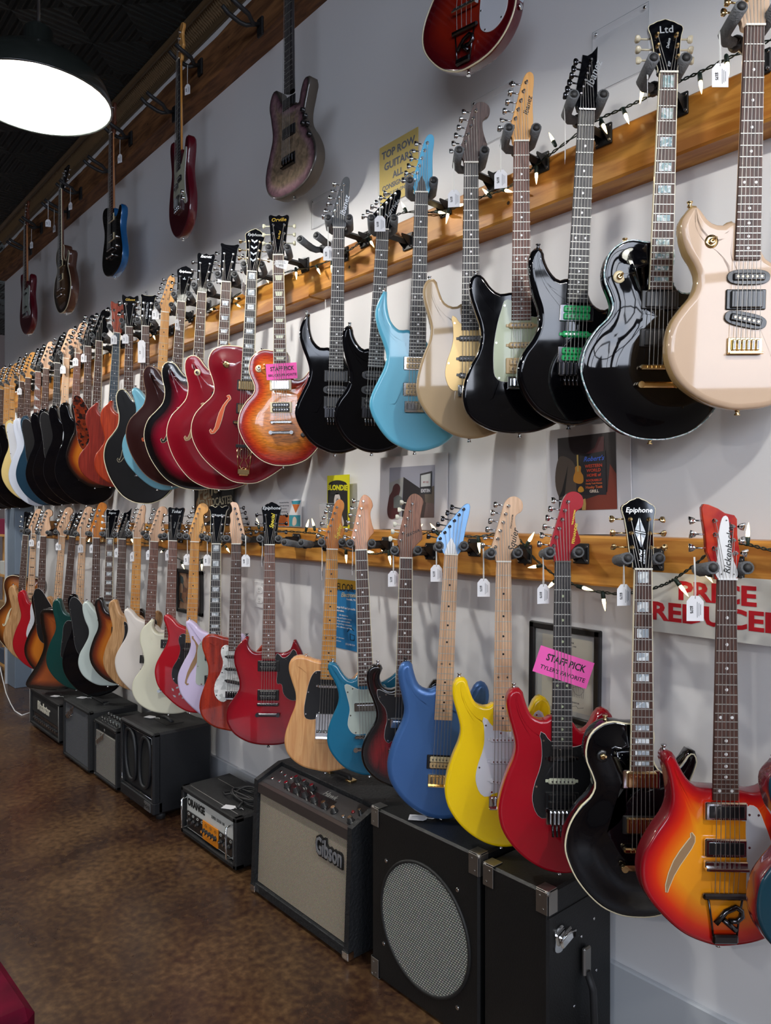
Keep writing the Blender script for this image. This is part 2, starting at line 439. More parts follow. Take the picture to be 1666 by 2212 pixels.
OUT['cream'] = [(0, 0), (-.032, .003), (-.085, .0204), (-.138, .059), (-.163, .1045), (-.167, .145), (-.158, .191), (-.134, .227), (-.112, .254), (-.103, .286), (-.111, .3135), (-.130, .345), (-.142, .386), (-.141, .4134), (-.129, .4316), (-.113, .448), (-.098, .4316), (-.0786, .409), (-.051, .402), (-.03, .4134), (.03, .36), (.045, .33), (.075, .32), (.1, .34), (.117, .365), (.13, .345), (.12, .3), (.11, .26), (.128, .21), (.155, .15), (.155, .1), (.13, .045), (.07, .01)]
OUT['hollowed'] = [(0, 0), (-.039, .007), (-.091, .03), (-.144, .077), (-.1738, .119), (-.183, .161), (-.176, .203), (-.151, .25), (-.126, .287), (-.117, .315), (-.1185, .348), (-.126, .385), (-.134, .4085), (-.1277, .426), (-.1115, .423), (-.1, .399), (-.083, .371), (-.062, .352), (-.035, .348), (.035, .345), (.07, .34), (.1, .35), (.12, .38), (.137, .395), (.147, .37), (.133, .32), (.122, .285), (.14, .235), (.17, .18), (.178, .135), (.165, .085), (.13, .04), (.08, .012)]
OUT['hook'] = [(0, 0), (-.03, .004), (-.0865, .0277), (-.13, .069), (-.145, .11), (-.142, .152), (-.121, .198), (-.0993, .235), (-.096, .2675), (-.109, .309), (-.1245, .346), (-.132, .3875), (-.125, .42), (-.1027, .4336), (-.082, .431), (-.0758, .42), (-.0838, .401), (-.084, .378), (-.0696, .355), (-.0484, .346), (-.028, .352), (.028, .345), (.05, .335), (.08, .345), (.095, .37), (.115, .385), (.132, .36), (.125, .32), (.105, .28), (.1, .24), (.125, .19), (.145, .13), (.14, .07), (.09, .025), (.03, .004)]
OUT['flared'] = [(0, 0), (-.0296, .004), (-.0874, .030), (-.130, .0764), (-.148, .121), (-.1435, .17), (-.124, .219), (-.1055, .2587), (-.1017, .293), (-.1146, .3376), (-.133, .372), (-.1368, .4017), (-.124, .409), (-.1024, .397), (-.084, .367), (-.065, .345), (-.043, .3425), (-.0278, .36), (.0278, .35), (.05, .33), (.08, .34), (.115, .365), (.145, .385), (.155, .37), (.13, .32), (.108, .28), (.105, .24), (.128, .19), (.15, .13), (.145, .07), (.1, .02), (.03, .0)]
OUT['offset'] = [(0, 0), (-.05, .022), (-.1036, .0635), (-.15, .115), (-.169, .173), (-.166, .219), (-.1435, .271), (-.1195, .3175), (-.1125, .358), (-.123, .404), (-.1368, .4388), (-.1346, .456), (-.12, .46), (-.0957, .4446), (-.068, .4157), (-.035, .402), (.03, .38), (.05, .36), (.078, .365), (.1, .39), (.12, .40), (.137, .38), (.135, .34), (.118, .29), (.115, .25), (.13, .2), (.15, .14), (.15, .08), (.12, .03), (.06, .0)]
OUT['bass'] = [(x * 1.0, z * 1.09) for x, z in OUT['strat']]
OUT['angular'] = [(0, .022), (-.145, .012), (-.170, .022), (-.168, .05), (-.125, .14), (-.100, .22), (-.100, .27), (-.118, .34), (-.128, .40), (-.12, .425), (-.08, .435), (-.03, .43), (.03, .40), (.06, .41), (.1, .42), (.13, .40), (.11, .33), (.082, .27), (.095, .23), (.15, .19), (.178, .16), (.165, .12), (.08, .06)]
OUT['parrot'] = [(0, 0), (-.07, .006), (-.13, .04), (-.15, .085), (-.145, .13), (-.12, .19), (-.105, .235), (-.115, .30), (-.125, .35), (-.11, .39), (-.085, .40), (-.06, .37), (-.035, .335), (.035, .31), (.05, .30), (.062, .335), (.085, .37), (.115, .365), (.105, .32), (.085, .26), (.09, .22), (.125, .17), (.148, .12), (.145, .07), (.11, .025), (.05, .004)]
OUT['lounge'] = [(0, 0), (-.06, .006), (-.13, .05), (-.16, .11), (-.155, .17), (-.13, .22), (-.108, .27), (-.108, .31), (-.13, .36), (-.145, .42), (-.14, .455), (-.12, .462), (-.09, .43), (-.06, .40), (-.03, .40), (.03, .38), (.06, .385), (.1, .415), (.125, .43), (.14, .41), (.135, .37), (.11, .31), (.108, .27), (.13, .22), (.155, .17), (.16, .11), (.13, .05), (.06, .006)]
PO = {k: smooth_loop(v) for k, v in OUT.items()}

GUARD = {
 'strat': [(-.0545, .369), (-.053, .34), (-.052, .30), (-.058, .27), (-.070, .235), (-.0765, .20), (-.073, .175), (-.062, .152), (-.045, .143), (-.02, .155), (.03, .155), (.05, .14), (.08, .12), (.105, .105), (.118, .115), (.118, .14), (.10, .165), (.085, .2), (.085, .25), (.1, .29), (.113, .33), (.118, .375), (.10, .39), (.078, .36), (.05, .335), (0, .33), (-.03, .345)],
 'mint': [(-.039, .38), (-.058, .345), (-.07, .3), (-.078, .25), (-.0795, .195), (-.0747, .162), (-.056, .1475), (-.03, .1475), (.03, .15), (.07, .12), (.1, .12), (.1, .16), (.08, .2), (.085, .26), (.1, .31), (.1, .36), (.07, .34), (.03, .33)],
 'tele': [(-.029, .37), (-.05, .365), (-.067, .33), (-.080, .26), (-.083, .22), (-.075, .195), (-.037, .195), (-.035, .21), (.04, .215), (.05, .24), (.085, .26), (.1, .3), (.1, .33), (.07, .31), (.04, .325), (.03, .35)],
 'hook': [(-.093, .348), (-.077, .346), (-.05, .334), (-.03, .334), (.03, .34), (.085, .31), (.09, .25), (.08, .19), (.03, .17), (-.0406, .168), (-.05, .161), (-.0636, .175), (-.0636, .2076), (-.0567, .2445), (-.0636, .281), (-.087, .3136)],
 'flared': [(-.0778, .325), (-.067, .328), (-.025, .308), (.03, .31), (.07, .32), (.08, .25), (.09, .2), (.06, .15), (0, .15), (-.05, .15), (-.0695, .175), (-.0695, .2), (-.062, .239), (-.072, .293)],
 'sg': [(.032, .372), (.06, .355), (.085, .37), (.1, .39), (.115, .37), (.118, .33), (.105, .30), (.1, .26), (.115, .23), (.12, .19), (.09, .185), (.062, .21), (.052, .25), (.035, .25), (.035, .30), (.032, .31)],
 'ric': [(.05, .31), (.05, .19), (.055, .1), (.09, .075), (.13, .09), (.15, .13), (.14, .18), (.11, .22), (.09, .27), (.07, .31)],
 'bassw': [(-.03, .42), (-.055, .405), (-.062, .36), (-.06, .31), (-.075, .26), (-.08, .21), (-.062, .185), (-.02, .2), (.04, .2), (.09, .14), (.12, .14), (.1, .2), (.09, .28), (.11, .36), (.11, .41), (.07, .38), (.03, .35)],
 'bassb': [(-.045, .44), (-.09, .50), (-.12, .505), (-.132, .46), (-.12, .40), (-.11, .34), (-.1, .27), (-.08, .22), (-.05, .2), (.05, .2), (.1, .16), (.12, .18), (.1, .25), (.11, .36), (.11, .41), (.07, .38), (.03, .35)],
 'offr': [(-.05, .37), (-.075, .345), (-.08, .28), (-.085, .20), (-.08, .17), (-.04, .165), (.05, .165), (.1, .12), (.12, .14), (.09, .2), (.1, .28), (.11, .33), (.08, .35), (.05, .33), (.03, .34)],
 'teleb': [(-.035, .375), (-.055, .365), (-.06, .34), (-.05, .30), (-.06, .255), (-.083, .21), (-.085, .165), (-.065, .135), (-.04, .13), (-.02, .15), (.05, .15), (.1, .12), (.12, .15), (.1, .2), (.09, .26), (.11, .33), (.08, .32), (.05, .315), (.03, .33)],
}
# head outline, tuner posts, button sides, all in metres above the nut
HD = {}
_sp = [(.015, .159), (.007, .136), (0, .112), (-.008, .088), (-.0154, .065), (-.022, .042)]
HD['strat'] = ([(-.021, 0), (-.022, .012), (-.034, .03), (-.033, .042), (-.022, .08), (-.006, .135), (.004, .168), (.018, .184), (.036, .186), (.052, .175), (.056, .158), (.051, .143), (.0395, .136), (.034, .128), (.036, .10), (.043, .075), (.0485, .052), (.035, .042), (.0235, .025), (.021, 0)], _sp, 'L')
HD['long'] = ([(-.021, 0), (-.022, .015), (-.034, .035), (-.033, .05), (-.022, .09), (-.008, .145), (.003, .18), (.016, .195), (.03, .19), (.042, .175), (.046, .155), (.04, .142), (.036, .125), (.041, .09), (.047, .062), (.035, .048), (.0235, .028), (.021, 0)], [(x - .001, z * 1.08) for x, z in _sp], 'L')
HD['tele'] = ([(-.021, 0), (-.022, .012), (-.033, .028), (-.03, .045), (-.018, .085), (-.006, .13), (.002, .165), (.012, .181), (.025, .184), (.036, .172), (.037, .152), (.031, .132), (.030, .11), (.036, .08), (.04, .058), (.03, .045), (.0225, .025), (.021, 0)], [(.012, .155), (.005, .133), (-.002, .11), (-.0085, .087), (-.0155, .064), (-.022, .042)], 'L')
_gl = [(-.021, 0), (-.023, .02), (-.029, .045), (-.033, .09), (-.0375, .135), (-.041, .165), (-.034, .172), (-.022, .168), (-.010, .166)]
HD['gibson'] = (_gl + [(0, .172)] + mir(_gl), [(s * .0225, z) for s in (-1, 1) for z in (.055, .092, .128)], 'LR')
_el = [(-.021, 0), (-.023, .018), (-.0285, .04), (-.031, .08), (-.0355, .12), (-.0405, .142), (-.0385, .152), (-.029, .158), (-.02, .165), (-.009, .169)]
HD['epi'] = (_el + [(0, .173)] + mir(_el), [(s * .0225, z) for s in (-1, 1) for z in (.052, .086, .12)], 'LR')
_bl = [(-.021, 0), (-.024, .02), (-.0305, .05), (-.033, .10), (-.036, .15), (-.04, .17), (-.02, .166)]
HD['block'] = (_bl + [(0, .165)] + mir(_bl), [(s * .02, z) for s in (-1, 1) for z in (.055, .09, .125)], 'LR')
_dl = [(-.021, 0), (-.024, .02), (-.03, .05), (-.033, .10), (-.037, .15), (-.046, .17), (-.03, .176), (-.016, .168)]
HD['fancy'] = (_dl + [(0, .178)] + mir(_dl), [(s * .021, z) for s in (-1, 1) for z in (.05, .09, .125)], 'LR')
HD['blade'] = ([(-.021, 0), (-.024, .012), (-.031, .03), (-.028, .05), (-.018, .085), (-.006, .13), (.004, .165), (.013, .185), (.024, .192), (.034, .185), (.036, .165), (.033, .13), (.033, .09), (.034, .055), (.029, .025), (.021, 0)], [(.015, .162), (.0075, .138), (0, .113), (-.0075, .089), (-.015, .065), (-.022, .042)], 'L')
HD['pointed'] = ([(-.022, 0), (-.027, .02), (-.0275, .045), (-.022, .08), (-.013, .12), (-.009, .152), (.004, .150), (.016, .158), (.031, .176), (.0285, .13), (.029, .08), (.0285, .04), (.025, .015), (.022, 0)], [(.012, .135), (.0065, .116), (.001, .097), (-.0045, .078), (-.01, .06), (-.0155, .042)], 'L')
HD['slant'] = ([(-.021, 0), (-.027, .012), (-.0445, .034), (-.042, .05), (.034, .149), (.050, .158), (.056, .145), (.046, .09), (.038, .045), (.033, .018), (.021, 0)], [(.036, .14), (.022, .122), (.008, .1035), (-.006, .085), (-.02, .066), (-.034, .047)], 'L')
HD['sax'] = ([(-.021, 0), (-.022, .03), (-.029, .055), (-.024, .085), (-.014, .13), (-.004, .18), (.006, .208), (.022, .22), (.04, .214), (.053, .196), (.049, .17), (.045, .14), (.049, .10), (.052, .068), (.038, .05), (.026, .035), (.021, .02), (.021, 0)], [(.018, .185), (.011, .16), (.004, .135), (-.003, .11), (-.01, .085), (-.017, .06)], 'L')
HD['reverse'] = ([(x, z) for x, z in [(.021, 0), (.024, .015), (.036, .03), (.034, .05), (.022, .10), (.012, .145), (.002, .175), (-.012, .184), (-.03, .18), (-.024, .165), (-.022, .145), (-.031, .128), (-.028, .10), (-.032, .08), (-.029, .05), (-.025, .025), (-.021, 0)]], [(-.010, .155), (-.002, .133), (.004, .11), (.011, .087), (.018, .064), (.025, .042)], 'R')
HD['ric'] = ([(-.0246, 0), (-.028, .02), (-.0326, .036), (-.0437, .06), (-.047, .097), (-.054, .14), (-.055, .158), (-.050, .1655), (-.040, .164), (-.02, .156), (-.004, .146), (.0167, .1415), (.0225, .133), (.0235, .097), (.030, .0556), (.0235, .024), (.0235, 0)], [(-.0278, .1287), (-.026, .0985), (-.0278, .068), (.011, .1167), (.013, .0866), (.018, .058)], 'LR')
_bp = [(.012, .172), (.001, .138), (-.009, .104), (-.0185, .07)]
HD['bass'] = ([(-.022, 0), (-.023, .02), (-.042, .045), (-.040, .065), (-.026, .11), (-.010, .165), (.002, .205), (.018, .222), (.038, .22), (.054, .205), (.054, .185), (.042, .168), (.036, .15), (.041, .11), (.049, .075), (.035, .055), (.0245, .03), (.022, 0)], _bp, 'L')
HD['bass22'] = (_bl[:1] + [(-.024, .02), (-.033, .05), (-.036, .11), (-.044, .18), (-.02, .17), (0, .176)] + mir(_bl[:1] + [(-.024, .02), (-.033, .05), (-.036, .11), (-.044, .18), (-.02, .17)]), [(s * .023, z) for s in (-1, 1) for z in (.07, .13)], 'LR')
SHARP = {'pointed', 'ric'}
GUITARS = {}

def plate_y(thick, dome): return -thick / 2 - dome

def pickup(kind, root, z, y, x, ang, m1, m2, pole):
    """m1 = cover or ring, m2 = coils"""
    b = MB(); rot = Matrix.Rotation(ang, 3, 'Y'); c = Vector((x, y, z))
    def bx(cc, d, m, bev=.001): b.box(c + rot @ Vector(cc), d, m, rot, bev)
    if kind == 'single':
        bx((0, -.004, 0), (.072, .008, .016), 1, .004)
        for s in (-1, 1): bx((s * .039, -.001, 0), (.008, .003, .008), 1)
        for i in range(6): b.cyl(c + rot @ Vector((-.026 + i * .0104, -.007, 0)), c + rot @ Vector((-.026 + i * .0104, -.0088, 0)), .0024, 8, 2)
    elif kind == 'hum':
        bx((0, -.002, 0), (.088, .005, .044), 0, .002)
        for s in (-1, 1):
            bx((0, -.006, s * .0095), (.070, .007, .0175), 1, .003)
            for i in range(6): b.cyl(c + rot @ Vector((-.026 + i * .0104, -.009, s * .0095)), c + rot @ Vector((-.026 + i * .0104, -.0105, s * .0095)), .0024, 8, 2)
    elif kind == 'zebra':
        bx((0, -.002, 0), (.088, .005, .044), 0, .002)
        for s, mm in ((-1, 1), (1, 3)):
            bx((0, -.006, s * .0095), (.070, .007, .0175), mm, .003)
            for i in range(6): b.cyl(c + rot @ Vector((-.026 + i * .0104, -.009, s * .0095)), c + rot @ Vector((-.026 + i * .0104, -.0105, s * .0095)), .0024, 8, 2)
    elif kind == 'cover':
        bx((0, -.002, 0), (.088, .005, .044), 0, .002); bx((0, -.007, 0), (.071, .009, .038), 1, .003)
        for i in range(6): b.cyl(c + rot @ Vector((-.026 + i * .0104, -.0115, .008)), c + rot @ Vector((-.026 + i * .0104, -.0125, .008)), .0022, 8, 2)
    elif kind == 'slab':
        bx((0, -.002, 0), (.088, .005, .044), 0, .002); bx((0, -.006, 0), (.070, .008, .037), 1, .002)
    elif kind == 'toaster':
        bx((0, -.005, 0), (.092, .01, .040), 0, .003); bx((0, -.0105, 0), (.076, .003, .026), 1, .001)
        for i in range(6): b.box(c + Vector((-.026 + i * .0104, -.0125, 0)), (.0012, .001, .026), 0)
    elif kind == 'foil':
        bx((0, -.004, 0), (.084, .008, .030), 0, .002); bx((0, -.0085, 0), (.066, .002, .014), 1, .0005)
        for i in range(6): b.cyl(c + Vector((-.026 + i * .0104, -.0085, 0)), c + Vector((-.026 + i * .0104, -.0108, 0)), .003, 8, 2)
    elif kind == 'split':
        for s in (-1, 1):
            bx((s * .026, -.005, s * .012), (.052, .01, .026), 1, .003)
            for i in range(4): b.cyl(c + Vector((s * .026 - .018 + i * .012, -.009, s * .012)), c + Vector((s * .026 - .018 + i * .012, -.0115, s * .012)), .0035, 8, 2)
    elif kind == 'oval':
        out = [(x + .047 * math.copysign(abs(math.cos(t)) ** .6, math.cos(t)), z + .0165 * math.copysign(abs(math.sin(t)) ** .8, math.sin(t))) for t in [math.tau * i / 28 for i in range(28)]]
        out = [(x + (px - x) * math.cos(ang) + (pz - z) * math.sin(ang), z - (px - x) * math.sin(ang) + (pz - z) * math.cos(ang)) for px, pz in out]
        b.prism(out, y - .005, y, 1, bev=.001); bx((0, -.007, 0), (.070, .005, .016), 1, .004)
        for i in range(6): b.cyl(c + rot @ Vector((-.026 + i * .0104, -.009, 0)), c + rot @ Vector((-.026 + i * .0104, -.0105, 0)), .0024, 8, 2)
    return b.build('pickup', [m1, m2, pole, CREAMP], root)

def bridge(kind, root, z, y, m):
    b = MB()
    if kind in ('trem', 'brassy'):
        b.box((0, y - .003, z - .005), (.076, .005, .034), 0, None, .001)
        b.box((0, y - .009, z - .022), (.076, .012, .004), 0, None, .001)
        for i in range(6):
            b.box((-.026 + i * .0104, y - .0085, z - .004), (.0092, .006, .024), 0, None, .002)
            b.box((-.026 + i * .0104, y - .0118, z - .004), (.003, .001, .018), 1)
        b.build('bridge', [m, DCHROME], root)
    elif kind == 'floyd':
        b.box((0, y - .006, z + .002), (.082, .010, .040), 0, None, .002)
        for i in range(6):
            b.box((-.026 + i * .0104, y - .014, z), (.0088, .010, .034), 0, None, .002)
            b.cyl((-.026 + i * .0104, y - .016, z - .016), (-.026 + i * .0104, y - .02, z - .044), .0035, 8, 1)
        for s in (-1, 1): b.cyl((s * .038, y, z + .02), (s * .038, y - .014, z + .02), .005, 10, 0)
        b.build('bridge', [m, DCHROME], root)
    elif kind == 'tom':
        b.box((0, y - .012, z), (.088, .010, .012), 0, None, .003)
        for s in (-1, 1): b.cyl((s * .038, y, z), (s * .038, y - .014, z), .006, 12, 0)
        for i in range(6): b.box((-.026 + i * .0104, y - .018, z), (.006, .003, .008), 0, None, .001)
        b.build('bridge', m, root)
        c = MB(); z2 = z - .042
        c.box((0, y - .012, z2), (.096, .010, .014), 0, None, .004)
        for s in (-1, 1): c.cyl((s * .042, y, z2), (s * .042, y - .019, z2), .008, 12, 0)
        c.build('stop_tailpiece', m, root)
    elif kind == 'ashtray':
        b.box((0, y - .002, z + .02), (.078, .004, .09), 0, None, .001)
        for s in (-1, 1): b.box((s * .038, y - .008, z + .015), (.002, .012, .082), 0)
        b.box((0, y - .008, z - .024), (.078, .012, .002), 0)
        for i in range(3): b.cyl((-.036 + i * .024, y - .009, z), (-.014 + i * .024, y - .009, z), .004, 8, 0)
        b.build('bridge', m, root)
    elif kind == 'bass4':
        b.box((0, y - .002, z), (.084, .004, .05), 0, None, .001); b.box((0, y - .009, z - .024), (.084, .014, .004), 0)
        for i in range(4):
            b.box((-.030 + i * .02, y - .010, z), (.016, .010, .030), 0, None, .004)
        b.build('bridge', m, root)
    elif kind == 'trapeze':
        b.box((0, y - .014, z), (.095, .008, .010), 0, None, .002); b.box((0, y - .006, z), (.11, .010, .014), 1, None, .003)
        b.build('bridge', [m, BLACKP], root)
        c = MB(); c.box((0, y - .012, z - .10), (.075, .008, .014), 1, None, .002); yy = y - .010
        for s in (-1, 1):
            c.tube([(s * .032, yy, z - .107), (s * .028, yy, z - .16), (s * .022, yy, z - .205)], .0018, 6)
            c.tube([(s * .002, yy, z - .108), (s * .018, yy, z - .118), (s * .022, yy, z - .135), (s * .006, yy, z - .160), (s * .018, yy, z - .185), (s * .010, yy, z - .2), (0, yy, z - .19)], .0018, 6)
        c.box((0, yy + .001, z - .21), (.05, .004, .02), 0, None, .001); c.box((0, yy + .004, z - .222), (.04, .012, .012), 0, None, .003)
        c.build('tailpiece', [m, BLACKP], root)
    elif kind == 'ric':
        b.box((0, y - .009, z), (.094, .012, .018), 0, None, .002); b.box((0, y - .017, z - .006), (.094, .012, .008), 0, None, .002)
        b.build('bridge', m, root)
        c = MB(); z2 = z - .068
        c.box((0, y - .009, z2), (.100, .012, .014), 0, None, .004)
        for s in (-1, 1): c.tube([(s * .038, y - .008, z2), (s * .030, y - .007, z2 - .05), (s * .026, y - .007, z2 - .085)], .0025, 6)
        pts = [(-.022, z2 - .058), (0, z2 - .032), (.022, z2 - .022), (.034, z2 - .03), (.036, z2 - .042), (.024, z2 - .052), (.008, z2 - .052)]
        c.tube([(a, y - .010, q) for a, q in pts], .006, 8); c.tube([(-.006, y - .010, z2 - .048), (.022, y - .010, z2 - .072)], .006, 8)
        c.box((0, y - .008, z2 - .092), (.056, .012, .020), 0, None, .004)
        c.build('tailpiece', DCHROME, root)
    elif kind == 'bar':
        b.box((0, y - .008, z), (.095, .010, .012), 0, None, .003)
        for s in (-1, 1): b.cyl((s * .04, y, z), (s * .04, y - .012, z), .006, 10, 0)
        b.build('bridge', m, root)
        c = MB(); c.box((0, y - .008, z - .06), (.09, .012, .05), 0, None, .003); c.box((0, y - .015, z - .056), (.07, .003, .02), 1); c.build('tailpiece', [m, DCHROME], root)

def ribbon(root, pts, w, y, m, name):
    """flat inlay following a centre line"""
    b = MB(); vs = []
    P = [Vector((x, 0, z)) for x, z in pts]
    for i, p in enumerate(P):
        d = (P[min(i + 1, len(P) - 1)] - P[max(i - 1, 0)]).normalized(); n = Vector((-d.z, 0, d.x))
        yy = y(p.x, p.z) if callable(y) else y
        a = p + n * w[i]; c = p - n * w[i]
        vs += [(a.x, (y(a.x, a.z) if callable(y) else y), a.z), (c.x, (y(c.x, c.z) if callable(y) else y), c.z)]
    fs = [(2 * i, 2 * i + 1, 2 * i + 3, 2 * i + 2) for i in range(len(P) - 1)]
    b.add(vs, fs, 0, True)
    return b.build(name, m, root)

def build_guitar(g):
    nx, ny = g['nut']; bx_, by_ = g['bot']; p = g.get('p', .25)
    N = pixel_point(nx, ny, p)
    rel = (N - Vector((0, -D, H)))
    Z = rel.x * -CA + rel.y * SA
    yaw = g.get('yaw', math.atan2(CA, SA))
    if g.get('row') == 3:
        roll = g.get('roll', 0.); L = (by_ - ny) * Z / F
        MW = Matrix.Translation(N) @ Matrix.Rotation(yaw, 4, 'Z') @ Matrix.Rotation(roll, 4, 'Y')
    else:
        # the bodies swing out from the wall a little below their hooks
        Bt = pixel_point(bx_, by_, p + g.get('out', -.04 if g['id'][0] == 'U' else .016))
        zax = (N - Bt); L = zax.length; zax.normalize(); roll = 0.
        xax = Vector((math.cos(yaw), math.sin(yaw), 0)); xax = (xax - zax * xax.dot(zax)).normalized(); yax = zax.cross(xax)
        MW = Matrix.Translation(N) @ Matrix((xax, yax, zax)).transposed().to_4x4()
    bass = g.get('ns', 6) == 4 or g.get('bassy')
    base = .812 if not g.get('bassy') else g.get('base', 1.0)
    k = L / base
    cat = g.get('cat', 'bass guitar' if bass else 'electric guitar')
    root = thing(g.get('name', 'bass_guitar' if bass else 'electric_guitar'), g['label'], cat, N, (0, 0, 0))
    root.matrix_world = MW
    g['root'] = root
    st = g['style']; thick = g.get('thick', .044) ; dome = g.get('dome', 0.)
    kx = g.get('kx', 1.) * k
    P = PO[st].copy() * np.array([kx, k]) - np.array([0, L])
    bm = g['body']
    B = lambda yb: yb * k - L
    body = body_mesh(P, thick, g.get('round', .009), dome, .075 if dome else .07).build('body', bm if isinstance(bm, list) else [bm], root)
    if g.get('side'):
        body.data.materials.append(g['side']); nv = len(P); kk = 0
        for i, pl in enumerate(body.data.polygons):
            if i < nv * 5 + (nv * 0): pl.material_index = 1
        body.data.polygons[len(body.data.polygons) - 2].material_index = 1
    yf = -thick / 2
    surf_cache = {}
    def ys(x, z):
        if not dome: return yf - .0006
        a = float(dist_poly(np.array([[x, z]]), P)[0]); t = min(1, max(0, (a - .006) / .075))
        return yf - dome * (t * t * (3 - 2 * t)) - .0008
    yt = yf - dome            # the level of the top under the strings
    if g.get('bind'):
        b = MB(); q, _ = inset(P, .0008)
        b.tube([(a, yf + .002, c) for a, c in q], .0026, 6, 0, closed=True)
        b.build('binding', g['bind'], root)
    # neck
    fe = B(g.get('fe', .333)); w0, w1 = (.0210, .0275) if not g.get('wide') else (.0225, .031)
    if bass: w0, w1 = .020, .030
    if g.get('hs'): pass
    yfb = min(-.028, yt - .006)
    hl = B(g.get('heel', .36)); b = MB()
    segs = []
    for (z, w, dp) in ((.0, w0, .017), (-.05, w0 + .0006, .018), (hl + .05, w0 + (w1 - w0) * .8, .021), (hl, w1 * .95, .022), (fe + .002, w1 * .96, .022)):
        segs.append([(math.cos(t) * w, yfb + .005 + math.sin(t) * dp, z) for t in [math.pi * i / 8 for i in range(9)]])
    vs = [q for s in segs for q in s]; n = 9
    fs = [(i * n + j, i * n + j + 1, (i + 1) * n + j + 1, (i + 1) * n + j) for i in range(len(segs) - 1) for j in range(n - 1)]
    fs += [(i * n + n - 1, i * n, (i + 1) * n, (i + 1) * n + n - 1) for i in range(len(segs) - 1)]
    b.add(vs, fs, 0, True); b.f.append(tuple(range(n))); b.m.append(0); b.sm.append(False)
    b.build('neck', g['neck'], root)
    # fretboard with its frets and inlays
    fbm = g['fb']; b = MB()
    out = [(-w0, 0), (-w1, fe), (w1, fe), (w0, 0)]
    b.prism(out, yfb, yfb + .006, 0, bev=.0008)
    if g.get('fbind'):
        for s in (-1, 1): b.add([(s * (w0 + .0004), yfb - .0003, 0), (s * (w0 - .0014), yfb - .0003, 0), (s * (w1 - .0014), yfb - .0003, fe), (s * (w1 + .0004), yfb - .0003, fe), (s * (w0 + .0006), yfb + .006, 0), (s * (w1 + .0006), yfb + .006, fe)], [(0, 1, 2, 3), (0, 3, 5, 4)], 3)
    zb = B(g.get('br', .15)); S = -zb
    wz = lambda z: w0 + (w1 - w0) * (z / fe)
    nf = 0; fz = [0.]
    for i in range(1, 25):
        z = -S * (1 - 2 ** (-i / 12))
        if z < fe + .004: break
        fz.append(z); nf = i
        w = wz(z)
        b.box((0, yfb - .0004, z), (2 * w, .0016, .0019), 1)
    b.box((0, yfb - .001, .0015), (2 * w0, .006, .004), 4)
    def disc(x, z, r, m):
        vs = [(x + r * math.cos(t), yfb - .0002, z + r * math.sin(t)) for t in [math.tau * i / 10 for i in range(10)]]
        b.add(vs, [tuple(range(10))], m)
    inl = g.get('inlay', 'dot')
    for i in (1, 3, 5, 7, 9, 12, 15, 17, 19, 21, 24):
        if i > nf: break
        zc = (fz[i] + fz[i - 1]) / 2; gap = fz[i - 1] - fz[i]; w = wz(zc)
        if inl == 'dot':
            if i == 1: continue
            r = g.get('dotr', .0032)
            if i in (12, 24):
                for s in (-1, 1): disc(s * w * .5, zc, r, 2)
            else: disc(0, zc, r, 2)
        elif inl == 'side':
            if i > 1: disc(-w * .82, zc, .0017, 2)
        elif inl in ('block', 'blocks'):
            hw = w * .62; hh = min(gap * .36, .014)
            b.add([(-hw, yfb - .0002, zc - hh), (hw, yfb - .0002, zc - hh), (hw, yfb - .0002, zc + hh), (-hw, yfb - .0002, zc + hh)], [(0, 1, 2, 3)], 2)
        elif inl == 'trap':
            if i == 1: continue
            hw = w * .68; hh = min(gap * .3, .012)
            b.add([(-hw * .8, yfb - .0002, zc - hh), (hw * .8, yfb - .0002, zc - hh), (hw, yfb - .0002, zc + hh), (-hw, yfb - .0002, zc + hh)], [(0, 1, 2, 3)], 2)
        elif inl == 'shark':
            if i == 1: continue
            b.add([(-w * .9, yfb - .0002, fz[i] + .003), (w * .8, yfb - .0002, fz[i] + .003), (-w * .9, yfb - .0002, fz[i - 1] - .004)], [(0, 1, 2)], 2)
        elif inl == 'bar3':
            for q in (-1, 0, 1): b.box((q * w * .42, yfb - .0001, zc), (w * .34, .0004, .008), 2)
    b.build('fretboard', [fbm, FRETM, g.get('inlm', WHITEP), BINDW, g.get('nutm', BONE)], root)
    # head
    hs, hm = g['head'][:2]; hk = g['head'][2] if len(g['head']) > 2 else 1.
    ctrl, posts, side = HD[hs]
    shear = .22 if side == 'LR' and hs not in ('ric', 'bass22') or hs in ('pointed', 'slant') else .0
    yh = yfb + .004 if side == 'LR' or hs in ('pointed',) else yfb + .009
    hp = [(x, z * hk) for x, z in ctrl]
    if hs not in SHARP: hp = [tuple(q) for q in smooth_loop(hp + [(0, -.004)], 70)]
    b = MB(); b.prism(hp, yh, yh + .014, 0, 1, shear, .0015)
    head = b.build('headstock', [hm, g['head'][3] if len(g['head']) > 3 and g['head'][3] else hm], root)
    if g.get('hbind'):
        b = MB(); hq = inset(smooth_loop([q for q in hp], 80), .0006)[0]
        b.tube([(a, yh + .002 + shear * c, c) for a, c in hq if c > .003], .0018, 5); b.build('headstock_binding', g['hbind'], head)
    hw = g.get('hw', CHROME); tm = g.get('tuner', hw); ns = g.get('ns', 6)
    sp = [(-.5 + i / (ns - 1)) for i in range(ns)]
    sw0, sw1 = (.0175, .026) if ns >= 6 else (.015, .029)
    order = {}
    posts = [(x, z * hk) for x, z in posts]
    if side == 'L': pp = posts[::-1]
    elif side == 'R': pp = posts
    else:
        le = sorted([q for q in posts if q[0] < 0 or hs == 'ric' and q[0] < 0], key=lambda q: q[1]); ri = sorted([q for q in posts if q not in le], key=lambda q: -q[1])
        pp = le + ri
    big = ns == 4
